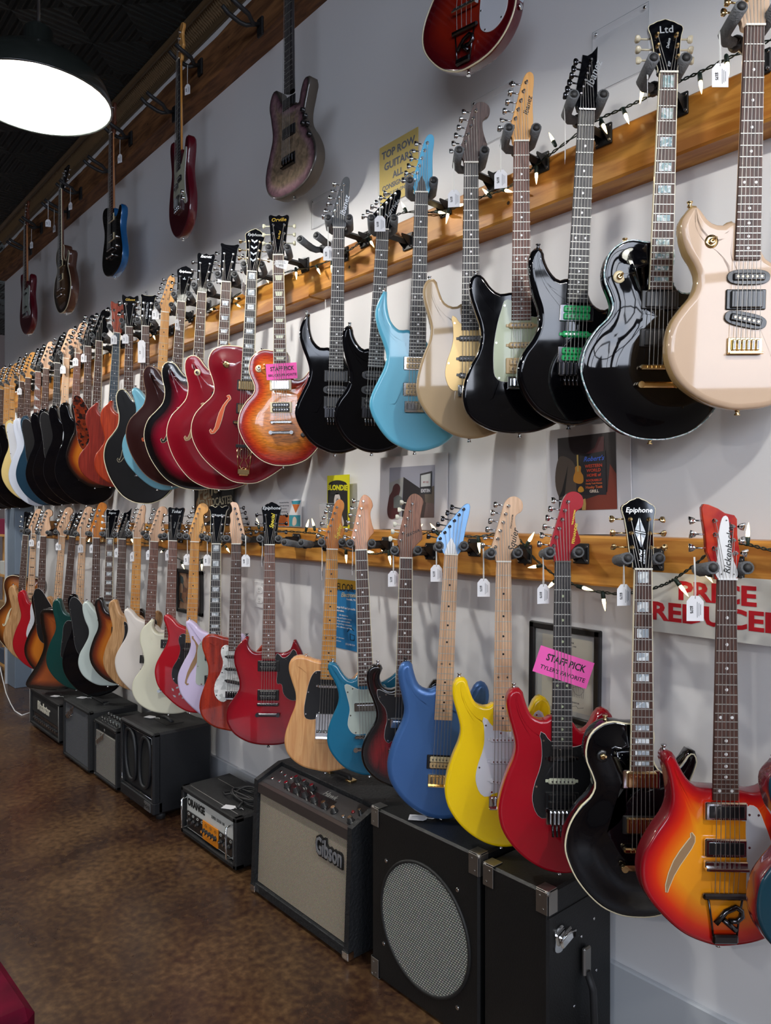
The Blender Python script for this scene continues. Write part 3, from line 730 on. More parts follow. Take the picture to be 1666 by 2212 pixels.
    for i, (x, z) in enumerate(pp):
        y0 = yh + shear * z; b = MB()
        r = .0055 if not big else .009
        b.lathe((x, y0 + .001, z), (0, -1, 0), [(0, r), (.0025, r), (.003, r * .6), (.010, r * .45), (.0105, r * .55), (.012, r * .5)], 10, 0)
        if side == 'LR': sx = -1 if x < .001 and (hs != 'ric' or x < 0) else 1
        else: sx = -1 if side == 'L' else 1
        ex = {'L': -.030, 'R': .030}.get(side)
        if side == 'LR': tx = sx * (abs(x - (0 if hs != 'ric' else (-.0127 if sx < 0 else .0))) * 1. + .030) if hs != 'ric' else (x + sx * (.036 if sx < 0 else .022))
        else: tx = x + ex * (1.15 if big else .95)
        if side == 'LR' and hs != 'ric': tx = x + sx * .033
        tz = z + (.004 if side != 'LR' else 0) ; yb_ = y0 + .016
        b.tube([(x, yb_, z), (tx, yb_, tz)], .0022, 6, 1)
        an = random.uniform(-.8, .8); ca, sa_ = math.cos(an), math.sin(an)
        c = Vector((tx + sx * .006, yb_, tz)); kk = 1.6 if big else 1.
        prof = [(-.006, .0035), (-.002, .008), (.004, .0085), (.0065, .006)] if g.get('tshape', 'oval') == 'oval' else [(-.006, .004), (0, .0075), (.007, .0095)]
        vs = []
        for (h_, w_) in prof:
            for (s1, s2) in ((-1, -1), (1, -1), (1, 1), (-1, 1)):
                a1, a2 = s1 * w_ * kk, s2 * .0024 * kk
                vs.append(c + Vector((h_ * sx * kk, a1 * sa_ + a2 * ca, a1 * ca - a2 * sa_)))
        m_ = len(prof); fs = [(q * 4 + j, q * 4 + (j + 1) % 4, (q + 1) * 4 + (j + 1) % 4, (q + 1) * 4 + j) for q in range(m_ - 1) for j in range(4)] + [(0, 1, 2, 3), tuple((m_ - 1) * 4 + j for j in range(4))]
        b.add(vs, fs, 1, True)
        b.build('tuning_peg', [hw, tm], root)
    # strings
    ybr = yt - .018
    kb = g.get('tail')
    for i in range(ns):
        x0, x1 = sp[i] * 2 * sw0, sp[i] * 2 * sw1
        q = pp[i] if i < len(pp) else pp[-1]
        b = MB()
        zt = B(kb) if kb else zb - .006
        pts = [(q[0], yh + shear * q[1] - .007, q[1]), (x0, yfb - .0035, .003), (x1, ybr, zb)]
        if kb: pts.append((x1 * .95, ybr + .006, zt))
        rad = (.00062 + .0003 * (ns - 1 - i) / ns) * (1.3 if ns == 4 else 1.)
        b.tube(pts, rad, 4, 0, cap=False); b.build('string', g.get('strm', STEEL), root)
    # furniture
    if g.get('guard'):
        go, gm = g['guard'][:2]
        q = smooth_loop([(x * kx, z * k - L) for x, z in GUARD[go]], 70)
        b = MB(); b.prism([tuple(t) for t in q], yf - dome * .9 - .0022, yf - dome * .6, 0, 1, bev=.0006)
        gp = b.build('pickguard', [gm, g['guard'][2] if len(g['guard']) > 2 else WHITEP], root)
        qi = inset(q, .006)[0]
        for i in range(2, 70, 9):
            b = MB(); b.cyl((qi[i][0], yf - dome * .9 - .0020, qi[i][1]), (qi[i][0], yf - dome * .9 - .0034, qi[i][1]), .0028, 8); b.build('screw', hw, gp)
        lift = .0022
    else: lift = 0.
    for pk in g.get('pk', []):
        kind, yb = pk[:2]; o = dict(zip(('ang', 'm1', 'm2', 'pole', 'x'), pk[2:]))
        pickup(kind, root, B(yb), yt - lift, o.get('x', 0), o.get('ang', 0), o.get('m1', BLACKP), o.get('m2', BLACKP), o.get('pole', CHROME))
    if g.get('bridge'): bridge(g['bridge'], root, zb, yt - (lift if g['bridge'] in ('foil',) else 0), g.get('bm', hw))
    for (x, yb) in g.get('knobs', []):
        b = MB(); zz = B(yb); y0 = yf - dome * .8 - lift
        b.lathe((x * kx, y0, zz), (0, -1, 0), [(0, .0105), (.004, .0105), (.006, .0085), (.014, .008), (.0145, .006)], 14, 0); b.build('knob', g.get('km', BLACKP), root)
    if g.get('switch'):
        x, yb = g['switch']; zz = B(yb); b = MB(); y0 = ys(x * kx, zz)
        b.lathe((x * kx, y0 + .001, zz), (0, -1, 0), [(0, .015), (.002, .0145), (.0022, .008)], 18, 0)
        b.lathe((x * kx, y0 - .001, zz), (0, -1, 0), [(0, .007), (.005, .007), (.006, .004)], 12, 1)
        b.tube([(x * kx, y0 - .004, zz), (x * kx + .003, y0 - .018, zz + .004)], .0028, 8, 1); b.build('toggle_switch', [g.get('swm', CREAMP), hw], root)
    # strap buttons
    b = MB(); b.lathe((0, 0, -L + .001), (0, 0, -1), [(0, .0055), (.003, .005), (.006, .0035), (.010, .0065), (.012, .0065)], 12); b.build('strap_button', g.get('sbm', hw), root)
    li = P[:, 0] < -.06 * k
    top = P[li][np.argmax(P[li][:, 1])]
    if st not in ('single', 'jazz', 'archtop', 'tele', 'parrot'):
        b = MB(); b.lathe((top[0], 0, top[1] - .001), (0, 0, 1), [(0, .0055), (.003, .005), (.006, .0035), (.010, .0065), (.012, .0065)], 12); b.build('strap_button', g.get('sbm', hw), root)
    elif st in ('single', 'jazz', 'tele'):
        i = int(np.argmin(np.abs(P[:, 0] + .08 * k) + (P[:, 1] < B(.3)) * 9)); t = P[i]
        b = MB(); b.lathe((t[0], 0, t[1] - .001), (0, 0, 1), [(0, .0055), (.003, .005), (.006, .0035), (.010, .0065), (.012, .0065)], 12); b.build('strap_button', g.get('sbm', hw), root)
    # sound holes
    fh = g.get('fhole')
    if fh:
        kind, fm, em = fh
        if kind == 'f':
            for s in ((-1, 1) if g.get('both', True) else (-1,)):
                c = [(s * a * kx, q * k - L) for a, q in [(.078, .335), (.070, .340), (.066, .33), (.075, .32), (.088, .30), (.098, .27), (.104, .245), (.112, .215), (.124, .195), (.133, .192), (.137, .2), (.131, .208)]]
                c = [tuple(q) for q in np.array(c)]
                w = [.0035, .004, .004, .0035, .005, .0085, .0095, .008, .0045, .004, .004, .0035]
                fine = []; fw = []
                for i in range(len(c) - 1):
                    for t in (0, .33, .66): fine.append((c[i][0] * (1 - t) + c[i + 1][0] * t, c[i][1] * (1 - t) + c[i + 1][1] * t)); fw.append(w[i] * (1 - t) + w[i + 1] * t)
                hole = ribbon(root, fine, [q + .0016 for q in fw], lambda x, z: ys(x, z) - .0008, em, 'sound_hole')
                ribbon(hole, fine, fw, lambda x, z: ys(x, z) - .0016, fm, 'sound_hole_opening')
        elif kind == 'slash':
            c = [(-.074, .252), (-.070, .243), (-.072, .235), (-.080, .222), (-.092, .205), (-.105, .185), (-.117, .16), (-.125, .135), (-.127, .12)]
            w = [.001, .004, .0065, .008, .0085, .008, .006, .004, .001]
            c = [(a * kx, q * k - L) for a, q in c]
            hole = ribbon(root, c, [q + .0018 for q in w], lambda x, z: ys(x, z) - .0010, em, 'sound_hole')
            ribbon(hole, c, w, lambda x, z: ys(x, z) - .0020, fm, 'sound_hole_opening')
        elif kind == 'swash':
            c = [(-.098, .385), (-.103, .388), (-.102, .38), (-.090, .365), (-.080, .345), (-.076, .32), (-.082, .29), (-.1, .255), (-.118, .22), (-.128, .19), (-.130, .175), (-.124, .168), (-.117, .172)]
            w = [.003, .004, .004, .003, .006, .009, .0105, .010, .0065, .004, .0045, .004, .003]
            c = [(a * kx, q * k - L) for a, q in c]
            hole = ribbon(root, c, [q + .0012 for q in w], yf - .0009, em, 'sound_hole')
            ribbon(hole, c, w, yf - .0016, fm, 'sound_hole_opening')
    for t in g.get('text', []):
        body_, size, x, z, ang, sh, m_ = t[:7]
        if t[7:] and t[7] == 'body': lettering(body_, size, m_, root, x * kx, B(z), yf - .0008, ang, sh, bold=.0)
        else:
            o = lettering(body_, size, m_, head, 0, 0, 0, ang, sh, bold=.0002)
            o.location = (x, yh + shear * z * hk - .0006, z * hk); o.rotation_euler = (-math.atan(shear), 0, 0)
    if g.get('extra'): g['extra'](root, dict(B=B, k=k, kx=kx, yf=yf, yt=yt, yh=yh, shear=shear, head=head, yfb=yfb, L=L, ys=ys, P=P, body=body))
    GUITARS[g['id']] = (root, N, yaw, roll, g)
    return root
# ------------------------------------------------------------------ structure
def flat(name, verts, m): 
    b = MB(); b.add(verts, [tuple(range(len(verts)))]); o = b.build(name, m); return struct(o)

WALLM = mat('wall_paint', srgb(224, 223, 223), .75, bump=.08, bscale=60)
def floor_mat():
    m = mat('stained_concrete', (.1, .07, .05), .3); nt = m.node_tree; b = nt.nodes['Principled BSDF']
    g = nt.nodes.new('ShaderNodeTexCoord')
    n1 = nt.nodes.new('ShaderNodeTexNoise'); n1.inputs['Scale'].default_value = 1.6; n1.inputs['Detail'].default_value = 9; n1.inputs['Roughness'].default_value = .65; n1.inputs['Distortion'].default_value = .5
    n2 = nt.nodes.new('ShaderNodeTexNoise'); n2.inputs['Scale'].default_value = 38; n2.inputs['Detail'].default_value = 6
    mx = nt.nodes.new('ShaderNodeMix'); mx.inputs['Factor'].default_value = .42
    r = nt.nodes.new('ShaderNodeValToRGB'); el = r.color_ramp.elements
    el[0].position = .36; el[0].color = (*srgb(38, 24, 20), 1); el[1].position = .64; el[1].color = (*srgb(112, 84, 56), 1)
    e = el.new(.47); e.color = (*srgb(64, 42, 30), 1); e = el.new(.54); e.color = (*srgb(84, 60, 38), 1)
    nt.links.new(g.outputs['Object'], n1.inputs['Vector']); nt.links.new(g.outputs['Object'], n2.inputs['Vector'])
    nt.links.new(n1.outputs['Fac'], mx.inputs[2]); nt.links.new(n2.outputs['Fac'], mx.inputs[3])
    nt.links.new(mx.outputs[0], r.inputs['Fac']); nt.links.new(r.outputs['Color'], b.inputs['Base Color'])
    mr = nt.nodes.new('ShaderNodeMapRange'); mr.inputs['To Min'].default_value = .16; mr.inputs['To Max'].default_value = .42
    nt.links.new(n1.outputs['Fac'], mr.inputs['Value']); nt.links.new(mr.outputs['Result'], b.inputs['Roughness'])
    bp = nt.nodes.new('ShaderNodeBump'); bp.inputs['Strength'].default_value = .12; bp.inputs['Distance'].default_value = .003
    nt.links.new(n2.outputs['Fac'], bp.inputs['Height']); nt.links.new(bp.outputs['Normal'], b.inputs['Normal'])
    return m
def tin_mat():
    """pressed tin: nested squares in 0.6 m panels, dark paint"""
    m = mat('pressed_tin', srgb(34, 38, 35), .45, .3); nt = m.node_tree; b = nt.nodes['Principled BSDF']
    g = nt.nodes.new('ShaderNodeTexCoord'); sc = nt.nodes.new('ShaderNodeVectorMath'); sc.operation = 'SCALE'; sc.inputs['Scale'].default_value = 1 / .42
    fr = nt.nodes.new('ShaderNodeVectorMath'); fr.operation = 'FRACTION'; sb = nt.nodes.new('ShaderNodeVectorMath'); sb.operation = 'SUBTRACT'; sb.inputs[1].default_value = (.5, .5, .5)
    ab = nt.nodes.new('ShaderNodeVectorMath'); ab.operation = 'ABSOLUTE'; sx = nt.nodes.new('ShaderNodeSeparateXYZ')
    mxm = nt.nodes.new('ShaderNodeMath'); mxm.operation = 'MAXIMUM'; ml = nt.nodes.new('ShaderNodeMath'); ml.operation = 'MULTIPLY'; ml.inputs[1].default_value = 58
    sn = nt.nodes.new('ShaderNodeMath'); sn.operation = 'SINE'
    bp = nt.nodes.new('ShaderNodeBump'); bp.inputs['Strength'].default_value = 1.; bp.inputs['Distance'].default_value = .012
    L_ = nt.links.new
    L_(g.outputs['Object'], sc.inputs[0]); L_(sc.outputs[0], fr.inputs[0]); L_(fr.outputs[0], sb.inputs[0]); L_(sb.outputs[0], ab.inputs[0]); L_(ab.outputs[0], sx.inputs[0])
    L_(sx.outputs['X'], mxm.inputs[0]); L_(sx.outputs['Y'], mxm.inputs[1]); L_(mxm.outputs[0], ml.inputs[0]); L_(ml.outputs[0], sn.inputs[0])
    L_(sn.outputs[0], bp.inputs['Height']); L_(bp.outputs['Normal'], b.inputs['Normal'])
    return m
FLOORM, TIN = floor_mat(), tin_mat()
XE = -7.74
flat('floor', [(RX0, RY0, 0), (RX1, RY0, 0), (RX1, 2.5, 0), (RX0, 2.5, 0)], FLOORM)
o = flat('ceiling', [(RX0, 2.5, CEIL), (RX1, 2.5, CEIL), (RX1, RY0, CEIL), (RX0, RY0, CEIL)], TIN)
b = MB(); b.box(((XE + RX1) / 2, .08, CEIL / 2), (RX1 - XE, .16, CEIL)); struct(b.build('wall_right', WALLM))
BACKM = mat('back_wall_paint', srgb(112, 108, 106), .8, bump=.1)
b = MB(); b.box((RX0 - .08, (RY0 + 2.5) / 2, CEIL / 2), (.16, 2.5 - RY0, CEIL)); struct(b.build('wall_back', mat('back_wall_dark', srgb(92, 80, 76), .8, bump=.2)))
b = MB(); b.box(((RX0 + RX1) / 2, RY0 - .08, CEIL / 2), (RX1 - RX0, .16, CEIL)); struct(b.build('wall_left', BACKM))
b = MB(); b.box(((RX0 + XE) / 2, 2.58, CEIL / 2), (XE - RX0, .16, CEIL)); struct(b.build('wall_alcove', BACKM))
# shop front with its windows, behind the camera
FRM = mat('shopfront_frame', srgb(46, 44, 44), .5)
b = MB(); ys_ = [RY0] + [v for w in sorted(WIN) for v in w[:2]] + [0]
for i in range(0, len(ys_), 2): b.box((RX1 + .08, (ys_[i] + ys_[i + 1]) / 2, CEIL / 2), (.16, ys_[i + 1] - ys_[i], CEIL))
for (a, c, sl) in WIN:
    b.box((RX1 + .08, (a + c) / 2, sl / 2), (.16, c - a, sl)); b.box((RX1 + .08, (a + c) / 2, (WTOP + CEIL) / 2), (.16, c - a, CEIL - WTOP))
struct(b.build('wall_front', BACKM))
for k, (a, c, sl) in enumerate(WIN):
    b = MB(); x = RX1 + .06
    for yy in (a + .03, c - .03, (a + c) / 2): b.box((x, yy, (sl + WTOP) / 2), (.06, .06 if yy != (a + c) / 2 else .04, WTOP - sl))
    for zz in (sl + .03, WTOP - .03, 2.65): b.box((x, (a + c) / 2, zz), (.06, c - a, .06))
    struct(b.build('window_%d' % (k + 1), FRM))
b = MB(); b.box((RX1 + 8, -3.5, -.12), (16, 30, .1)); struct(b.build('pavement', mat('pavement_grey', srgb(120, 122, 126), .8, bump=.2)))
b = MB()
b.box(((XE + RX1) / 2, -.009, .105), (RX1 - XE, .018, .21), 0, None, .004); struct(b.build('baseboard_right', mat('baseboard_paint', srgb(196, 200, 204), .5)))
# cornice of ribbed pressed tin
b = MB(); prof = [(0, 4.055), (-.012, 4.05), (-.02, 4.062), (-.024, 4.072)]
prof2 = [(-.085, 4.108), (-.095, 4.1), (-.112, 4.106), (-.118, CEIL)]
for pr in (prof, prof2):
    vs = [(x, y, z) for x in (XE, RX1) for (y, z) in pr]; n = len(pr)
    b.add(vs, [(i, i + 1, n + i + 1, n + i) for i in range(n - 1)], 0, True)
x = XE; cp = [(-.024, 4.072), (-.034, 4.082), (-.05, 4.092), (-.068, 4.1), (-.085, 4.108)]
i = 0; vs = []; 
NR = int((RX1 - XE) / .02)
for q in range(NR * 2 + 1):
    dz = -.006 if q % 2 else .006
    for j, (yy, zz) in enumerate(cp): vs.append((XE + q * .01, yy - (0.3 * dz if 0 < j < 4 else 0), zz + (dz if 0 < j < 4 else 0)))
fs = [(q * 5 + j, q * 5 + j + 1, (q + 1) * 5 + j + 1, (q + 1) * 5 + j) for q in range(NR * 2) for j in range(4)]
b.add(vs, fs, 0, False)
struct(b.build('trim_1', mat('cornice_bronze', srgb(128, 108, 80), .38, .55)))
# slim painted fin at the end of the guitar wall
b = MB(); b.box((-6.93, -.075, .79), (.24, .15, 1.58), 0, None, .004); b.box((-7.06, -.08, .79), (.02, .17, 1.58), 1)
struct(b.build('trim_2', [mat('fin_paint', srgb(112, 126, 142), .5), mat('fin_edge_white', srgb(196, 200, 206), .5)]))

# ------------------------------------------------------------------ timber rails
TIMBER = wood('pine_timber', srgb(160, 98, 30), srgb(206, 146, 64), 2.2, (1.2, 8, 9), .5, .15, 1.2)
TIMBERD = wood('rough_timber', srgb(92, 58, 32), srgb(138, 94, 56), 2.6, (1.2, 9, 9), .7, 0, 1.4)
KNOT = mat('knot', srgb(48, 26, 12), .6)
def rail(x0, x1, z0, z1, depth, m, label, group, rough=0.):
    b = MB(); n = max(2, int((x1 - x0) / .12)); vs = []
    for i in range(n + 1):
        x = x0 + (x1 - x0) * i / n
        j = lambda: random.uniform(-rough, rough)
        e = .006
        vs += [(x, 0, z0), (x, -depth + e, z0 + j() * .4), (x, -depth, z0 + e + j() * .6), (x, -depth, z1 - e + j()), (x, -depth + e, z1 + j()), (x, 0, z1)]
    fs = [(i * 6 + k, i * 6 + (k + 1) % 6, (i + 1) * 6 + (k + 1) % 6, (i + 1) * 6 + k) for i in range(n) for k in range(6)]
    b.add(vs, fs, 0, False); b.f += [(0, 1, 2, 3, 4, 5), tuple(n * 6 + k for k in range(6))[::-1]]; b.m += [0, 0]; b.sm += [False, False]
    o = b.build('timber_rail', m); tag(o, label, 'timber rail', group)
    for i in range(int((x1 - x0) / .8)):
        k = MB(); xx = x0 + .4 + i * .8 + random.uniform(-.2, .2)
        k.cyl((xx, -depth + .001, (z0 + z1) / 2 - .02), (xx, -depth - .0006, (z0 + z1) / 2 - .02), .006, 10); k.build('bolt_hole', KNOT, o)
    return o
GR = 'timber rails that carry the guitar hangers'
JX1 = pixel_point(666, 600, .09).x; JX2 = pixel_point(659, 1190, .09).x
rail(JX1 + .003, RX1 - .02, 2.415, 2.558, .09, TIMBER, 'golden timber rail on the wall behind the upper row, right-hand length', GR)
rail(-7.35, JX1 - .003, 2.41, 2.552, .085, TIMBER, 'golden timber rail behind the upper row, far length left of the joint', GR)
rail(JX2 + .003, RX1 - .02, 1.292, 1.432, .09, TIMBER, 'golden timber rail behind the lower row, right-hand length above the outlet', GR)
rail(-6.2, JX2 - .003, 1.292, 1.430, .086, TIMBER, 'golden timber rail behind the lower row, far length left of the joint', GR)
rail(-7.7, RX1 - .02, 3.70, 3.895, .10, TIMBERD, 'rough dark timber rail under the ceiling cornice', GR, .006)

# ------------------------------------------------------------------ hangers
HG = 'wall hangers in the two guitar rows'
def hanger(N, yaw, label, beam=.09, zoff=.018, arm_z=None, tilt=0., simple=False, group=HG, bz=None):
    """swivel yoke with two foam prongs on a square arm that runs back to the rail"""
    root = thing('guitar_hanger', label, 'hanger', (0, 0, 0), group=group)
    M = Matrix.Translation(N) @ Matrix.Rotation(yaw, 4, 'Z') @ Matrix.Rotation(tilt, 4, 'Y')
    Mi = M
    piv = M @ Vector((0, .055, zoff - .004))
    root.location = (piv.x, -beam, piv.z)
    inv = Matrix.Translation(root.location).inverted()
    z = piv.z if bz is None else bz
    b = MB(); rot = None
    ya, yb = piv.y + .01, -beam - .012
    d = Vector((0, yb - ya, z - piv.z)); 
    b.tube([(piv.x, ya - .02, piv.z), (piv.x, yb, z)], .0125 if not simple else .009, 4 if not simple else 6, 0, True, False)
    o = b.build('arm', BLKMET, root); o.matrix_parent_inverse = inv
    b = MB(); b.box((piv.x, -beam - .004, z), (.052, .007, .058), 0, None, .002)
    for sx in (-.0145, .0145):
        b.add([(piv.x + sx, -beam - .006, z + .016), (piv.x + sx, -beam - .006, z - .026), (piv.x + sx, -beam - .05, z + .008), (piv.x + sx, -beam - .05, z + .016)], [(0, 1, 2, 3)])
        b.add([(piv.x + sx * 1.2, -beam - .006, z + .016), (piv.x + sx * 1.2, -beam - .006, z - .026), (piv.x + sx * 1.2, -beam - .05, z + .008), (piv.x + sx * 1.2, -beam - .05, z + .016)], [(3, 2, 1, 0)])
    for sx in (-.02, .02):
        for sz in (-.02, .02): b.cyl((piv.x + sx, -beam - .006, z + sz), (piv.x + sx, -beam - .0105, z + sz), .0042, 8, 1)
    o = b.build('bracket', [BLKMET, CHROME], root); o.matrix_parent_inverse = inv
    b = MB()
    pr = []
    for s in (-1, 1): pr.append([Vector((s * .006, .052, zoff - .006)), Vector((s * .026, .048, zoff - .005)), Vector((s * .038, .034, zoff)), Vector((s * .0385, 0, zoff + .004)), Vector((s * .0375, -.045, zoff + .010))])
    b = MB(); b.lathe(M @ Vector((0, .07, zoff - .004)), (M.to_3x3() @ Vector((0, -1, 0))), [(0, .014), (.02, .016), (.024, .010)], 12); o = b.build('yoke_hub', BLKMET, root); o.matrix_parent_inverse = inv
    for q in pr:
        w = [M @ v for v in q]; b = MB(); b.tube(w, [.010, .0125, .0135, .0135, .0145], 12, 0)
        o = b.build('foam_prong', FOAM, root); o.matrix_parent_inverse = inv
        d = (w[-1] - w[-2]).normalized(); c = MB(); c.lathe(w[-1] - d * .001, d, [(0, .0100), (.004, .0096), (.007, .006), (.0078, .002)], 12, 0)
        c.build('end_cap', RUBBER, o)
    return root

def hook(N, label, zb, beam=.10, group='curved hooks on the rail under the ceiling'):
    """dark iron hook with two curved fingers reaching out from the top rail"""
    root = thing('guitar_hook', label, 'hook', (N.x, -beam, N.z), group=group)
    b = MB(); b.box((0, -.006, -.01), (.045, .012, .085), 0, None, .003); b.build('back_plate', BLKMET, root)
    d = -N.y - beam
    for s in (-1, 1):
        b = MB(); b.tube([(0, -.01, .0), (s * .004, -d * .35, -.012), (s * .022, -d * .55, -.016), (s * .038, -d * .75, -.006), (s * .040, -d - .03, .012), (s * .036, -d - .06, .030)], [.009, .009, .010, .011, .011, .010], 8)
        b.build('curved_prong', RUBBER, root)
    return root
# ------------------------------------------------------------------ the guitars
SUNB = burst('tobacco_sunburst', [(0, srgb(14, 10, 9)), (.014, srgb(24, 12, 9)), (.04, srgb(126, 48, 14)), (.07, srgb(196, 112, 28))], .25)
SUNB2 = burst('dark_sunburst', [(0, srgb(12, 10, 10)), (.022, srgb(16, 10, 9)), (.045, srgb(112, 48, 24)), (.075, srgb(170, 84, 34))], .25)
ARCHB = burst('brown_sunburst', [(0, srgb(52, 26, 14)), (.02, srgb(84, 42, 18)), (.08, srgb(190, 110, 40))], .25)
CHERRYB = burst('cherry_sunburst', [(0, srgb(110, 14, 24)), (.014, srgb(150, 22, 22)), (.035, srgb(196, 70, 26)), (.07, srgb(214, 128, 44))], .2, (8, 8, 70))
FIREGLO = burst('fireglo', [(0, srgb(120, 6, 22)), (.012, srgb(176, 10, 22)), (.03, srgb(214, 44, 14)), (.05, srgb(232, 104, 14)), (.08, srgb(244, 156, 30))], .2)
REDBLK = burst('red_to_black_burst', [(0, srgb(8, 6, 8)), (.018, srgb(14, 6, 8)), (.034, srgb(96, 12, 18)), (.055, srgb(140, 18, 26))], .25, (40, 40, 3))
REDBLK2 = burst('wine_to_black_burst', [(0, srgb(6, 6, 10)), (.03, srgb(8, 6, 10)), (.07, srgb(120, 8, 34)), (.1, srgb(150, 10, 40))], .2)
ASHB = burst('violet_burl_burst', [(0, srgb(46, 42, 38)), (.008, srgb(58, 50, 46)), (.014, srgb(98, 66, 78)), (.035, srgb(142, 112, 116)), (.055, srgb(140, 120, 98))], .45, (9, 9, 9))
BLUEM = paint('metallic_blue', (66, 108, 168), .38, .35, .35)
SKY = paint('sky_blue', (96, 182, 212), .32, .8)
SKY2 = paint('pale_blue', (122, 186, 208), .35, .8)
TEAL = paint('teal_blue', (10, 104, 138), .3)
YEL = paint('yellow', (246, 206, 0), .3)
RED = paint('candy_red', (160, 2, 26), .22)
REDB = paint('bright_red', (166, 8, 26), .28)
WINE = paint('wine_red', (104, 2, 20), .18)
CHER = burst('see_through_cherry', [(0, srgb(110, 4, 18)), (.03, srgb(150, 6, 26)), (.08, srgb(164, 8, 30))], .2)
DWINE = paint('dark_wine', (84, 6, 24), .2)
BROWN = paint('dark_walnut_brown', (44, 18, 18), .2)
CREAM = paint('pearl_cream', (196, 168, 142), .26)
CREAMSIDE = paint('gold_cream_side', (176, 146, 98), .3)
SAND = paint('desert_sand', (176, 150, 112), .25)
IVORY = paint('ivory_white', (222, 220, 196), .3)
OFFW = paint('matte_white', (222, 214, 206), .55, .1)
MINTW = paint('mint_white', (196, 208, 202), .4, .4)
LAV = paint('lavender', (206, 192, 222), .5, .2)
WHITE = paint('cold_white', (206, 212, 226), .4, .5)
CRYEL = paint('butter_cream', (226, 200, 132), .4, .4)
DTEAL = paint('dark_ocean_teal', (20, 52, 72), .35, .6)
DGREEN = paint('dark_green', (4, 62, 58), .3, .7)
ORSG = wood('orange_red_mahogany', srgb(158, 44, 14), srgb(190, 66, 24), 3, (30, 30, 2), .35, .6)
RDSG = wood('red_mahogany', srgb(124, 34, 24), srgb(154, 48, 34), 3, (30, 30, 2), .4, .5)
BRRED = wood('reddish_brown_stain', srgb(120, 26, 12), srgb(168, 48, 22), 3, (22, 22, 2), .28, .9)
ASH = wood('butterscotch_ash', srgb(214, 150, 92), srgb(232, 176, 116), 2.2, (26, 6, 2.2), .35, .6, 1.4)
ASH2 = wood('natural_ash', srgb(168, 124, 78), srgb(200, 156, 108), 2.4, (22, 8, 2.5), .45, .3, 1.6)
BLUER = paint('metallic_blue_deep', (12, 92, 150), .35, .6, .3)
HBLUE = paint('headstock_sky_blue', (70, 172, 214), .35, .5)
MAPH = wood('amber_head', srgb(214, 150, 74), srgb(232, 172, 96), 3, (16, 16, 2), .35, .5)
ORGH = wood('orange_head', srgb(186, 104, 14), srgb(206, 124, 24), 3, (16, 16, 2), .3, .8)
TANH = wood('tan_head', srgb(190, 118, 66), srgb(214, 144, 88), 4, (30, 16, 2), .4, .3)
PNKH = wood('pinkish_maple_head', srgb(200, 156, 122), srgb(222, 182, 150), 4, (20, 16, 2), .4, .3)
ROSH = wood('rosewood_head', srgb(60, 42, 38), srgb(98, 76, 70), 8, (60, 30, 3), .5)
REDH = wood('red_wood_head', srgb(150, 60, 40), srgb(176, 84, 58), 5, (30, 30, 3), .4, .5)
MINTG = mat('mint_guard', srgb(172, 182, 148), .3, coat=.5)
GOLDG = mat('gold_anodised_guard', srgb(204, 172, 116), .35, .6)
WHG = mat('white_guard', srgb(214, 216, 222), .3, coat=.5)
PALEG = mat('pale_grey_guard', srgb(176, 186, 176), .35, coat=.4)
CRG = mat('cream_guard', srgb(206, 208, 182), .35, coat=.4)
GREENP = mat('green_pickup', srgb(16, 176, 96), .35, coat=.3)
GREYP = mat('grey_pickup', srgb(110, 112, 112), .4)
WHPK = mat('white_pickup', srgb(216, 216, 222), .35)
AGED = mat('aged_cream_pickup', srgb(206, 178, 132), .4)
TORT = speckle('tortoise_guard', srgb(30, 10, 8), srgb(130, 46, 18), 60, .25, coat=.8)
HOLED = mat('dark_hollow', srgb(20, 10, 9), .8)
HOLET = mat('bare_wood_hollow', srgb(150, 118, 84), .8)
HOLEO = mat('orange_label', srgb(186, 84, 50), .8)
SILINK = mat('silver_ink', srgb(196, 200, 204), .35, .4)
GOLINK = mat('gold_ink', srgb(206, 170, 70), .35, .5)
YELINK = mat('yellow_ink', srgb(236, 214, 60), .5)
PINKC = mat('pink_card', srgb(240, 92, 178), .7)

def ric_extra(root, q):
    hp = [(-.021, .004), (-.0215, .05), (-.019, .10), (-.012, .134), (-.004, .1405), (.0018, .134), (.0056, .097), (.012, .05), (.0205, .004)]
    b = MB(); b.prism([tuple(t) for t in smooth_loop(hp, 60)], q['yh'] - .0025, q['yh'], 0); pl = b.build('name_plate', WHITEP, q['head'])
    lettering('Rickenbacker', .0205, INK, pl, .0035, .068, q['yh'] - .003, R(86), .28, bold=.0001, sx=1.0)
    for (x, z) in ((-.013, .012), (.014, .012), (-.003, .130)):
        b = MB(); b.cyl((x, q['yh'] - .0022, z), (x, q['yh'] - .004, z), .0018, 8); b.build('screw', CHROME, pl)
def diamond_extra(root, q):
    def pl(pts):
        b = MB(); yy = lambda z: q['yh'] + q['shear'] * z - .0006
        b.add([(x, yy(z), z) for x, z in pts], [tuple(range(len(pts)))]); b.build('pearl_inlay', PEARL, q['head'])
    c, h, w = .088, .036, .0125
    pl([(-.001, c + .004), (-.001, c + h), (-w, c + .006)]); pl([(.001, c + .003), (w, c + .001), (.001, c + h)])
    pl([(-.001, c - .003), (-w, c - .001), (-.001, c - h)]); pl([(.001, c - .004), (.001, c - h), (w, c - .006)]); pl([(-w, c + .004), (-w, c + .001), (w, c - .004), (w, c - .001)])
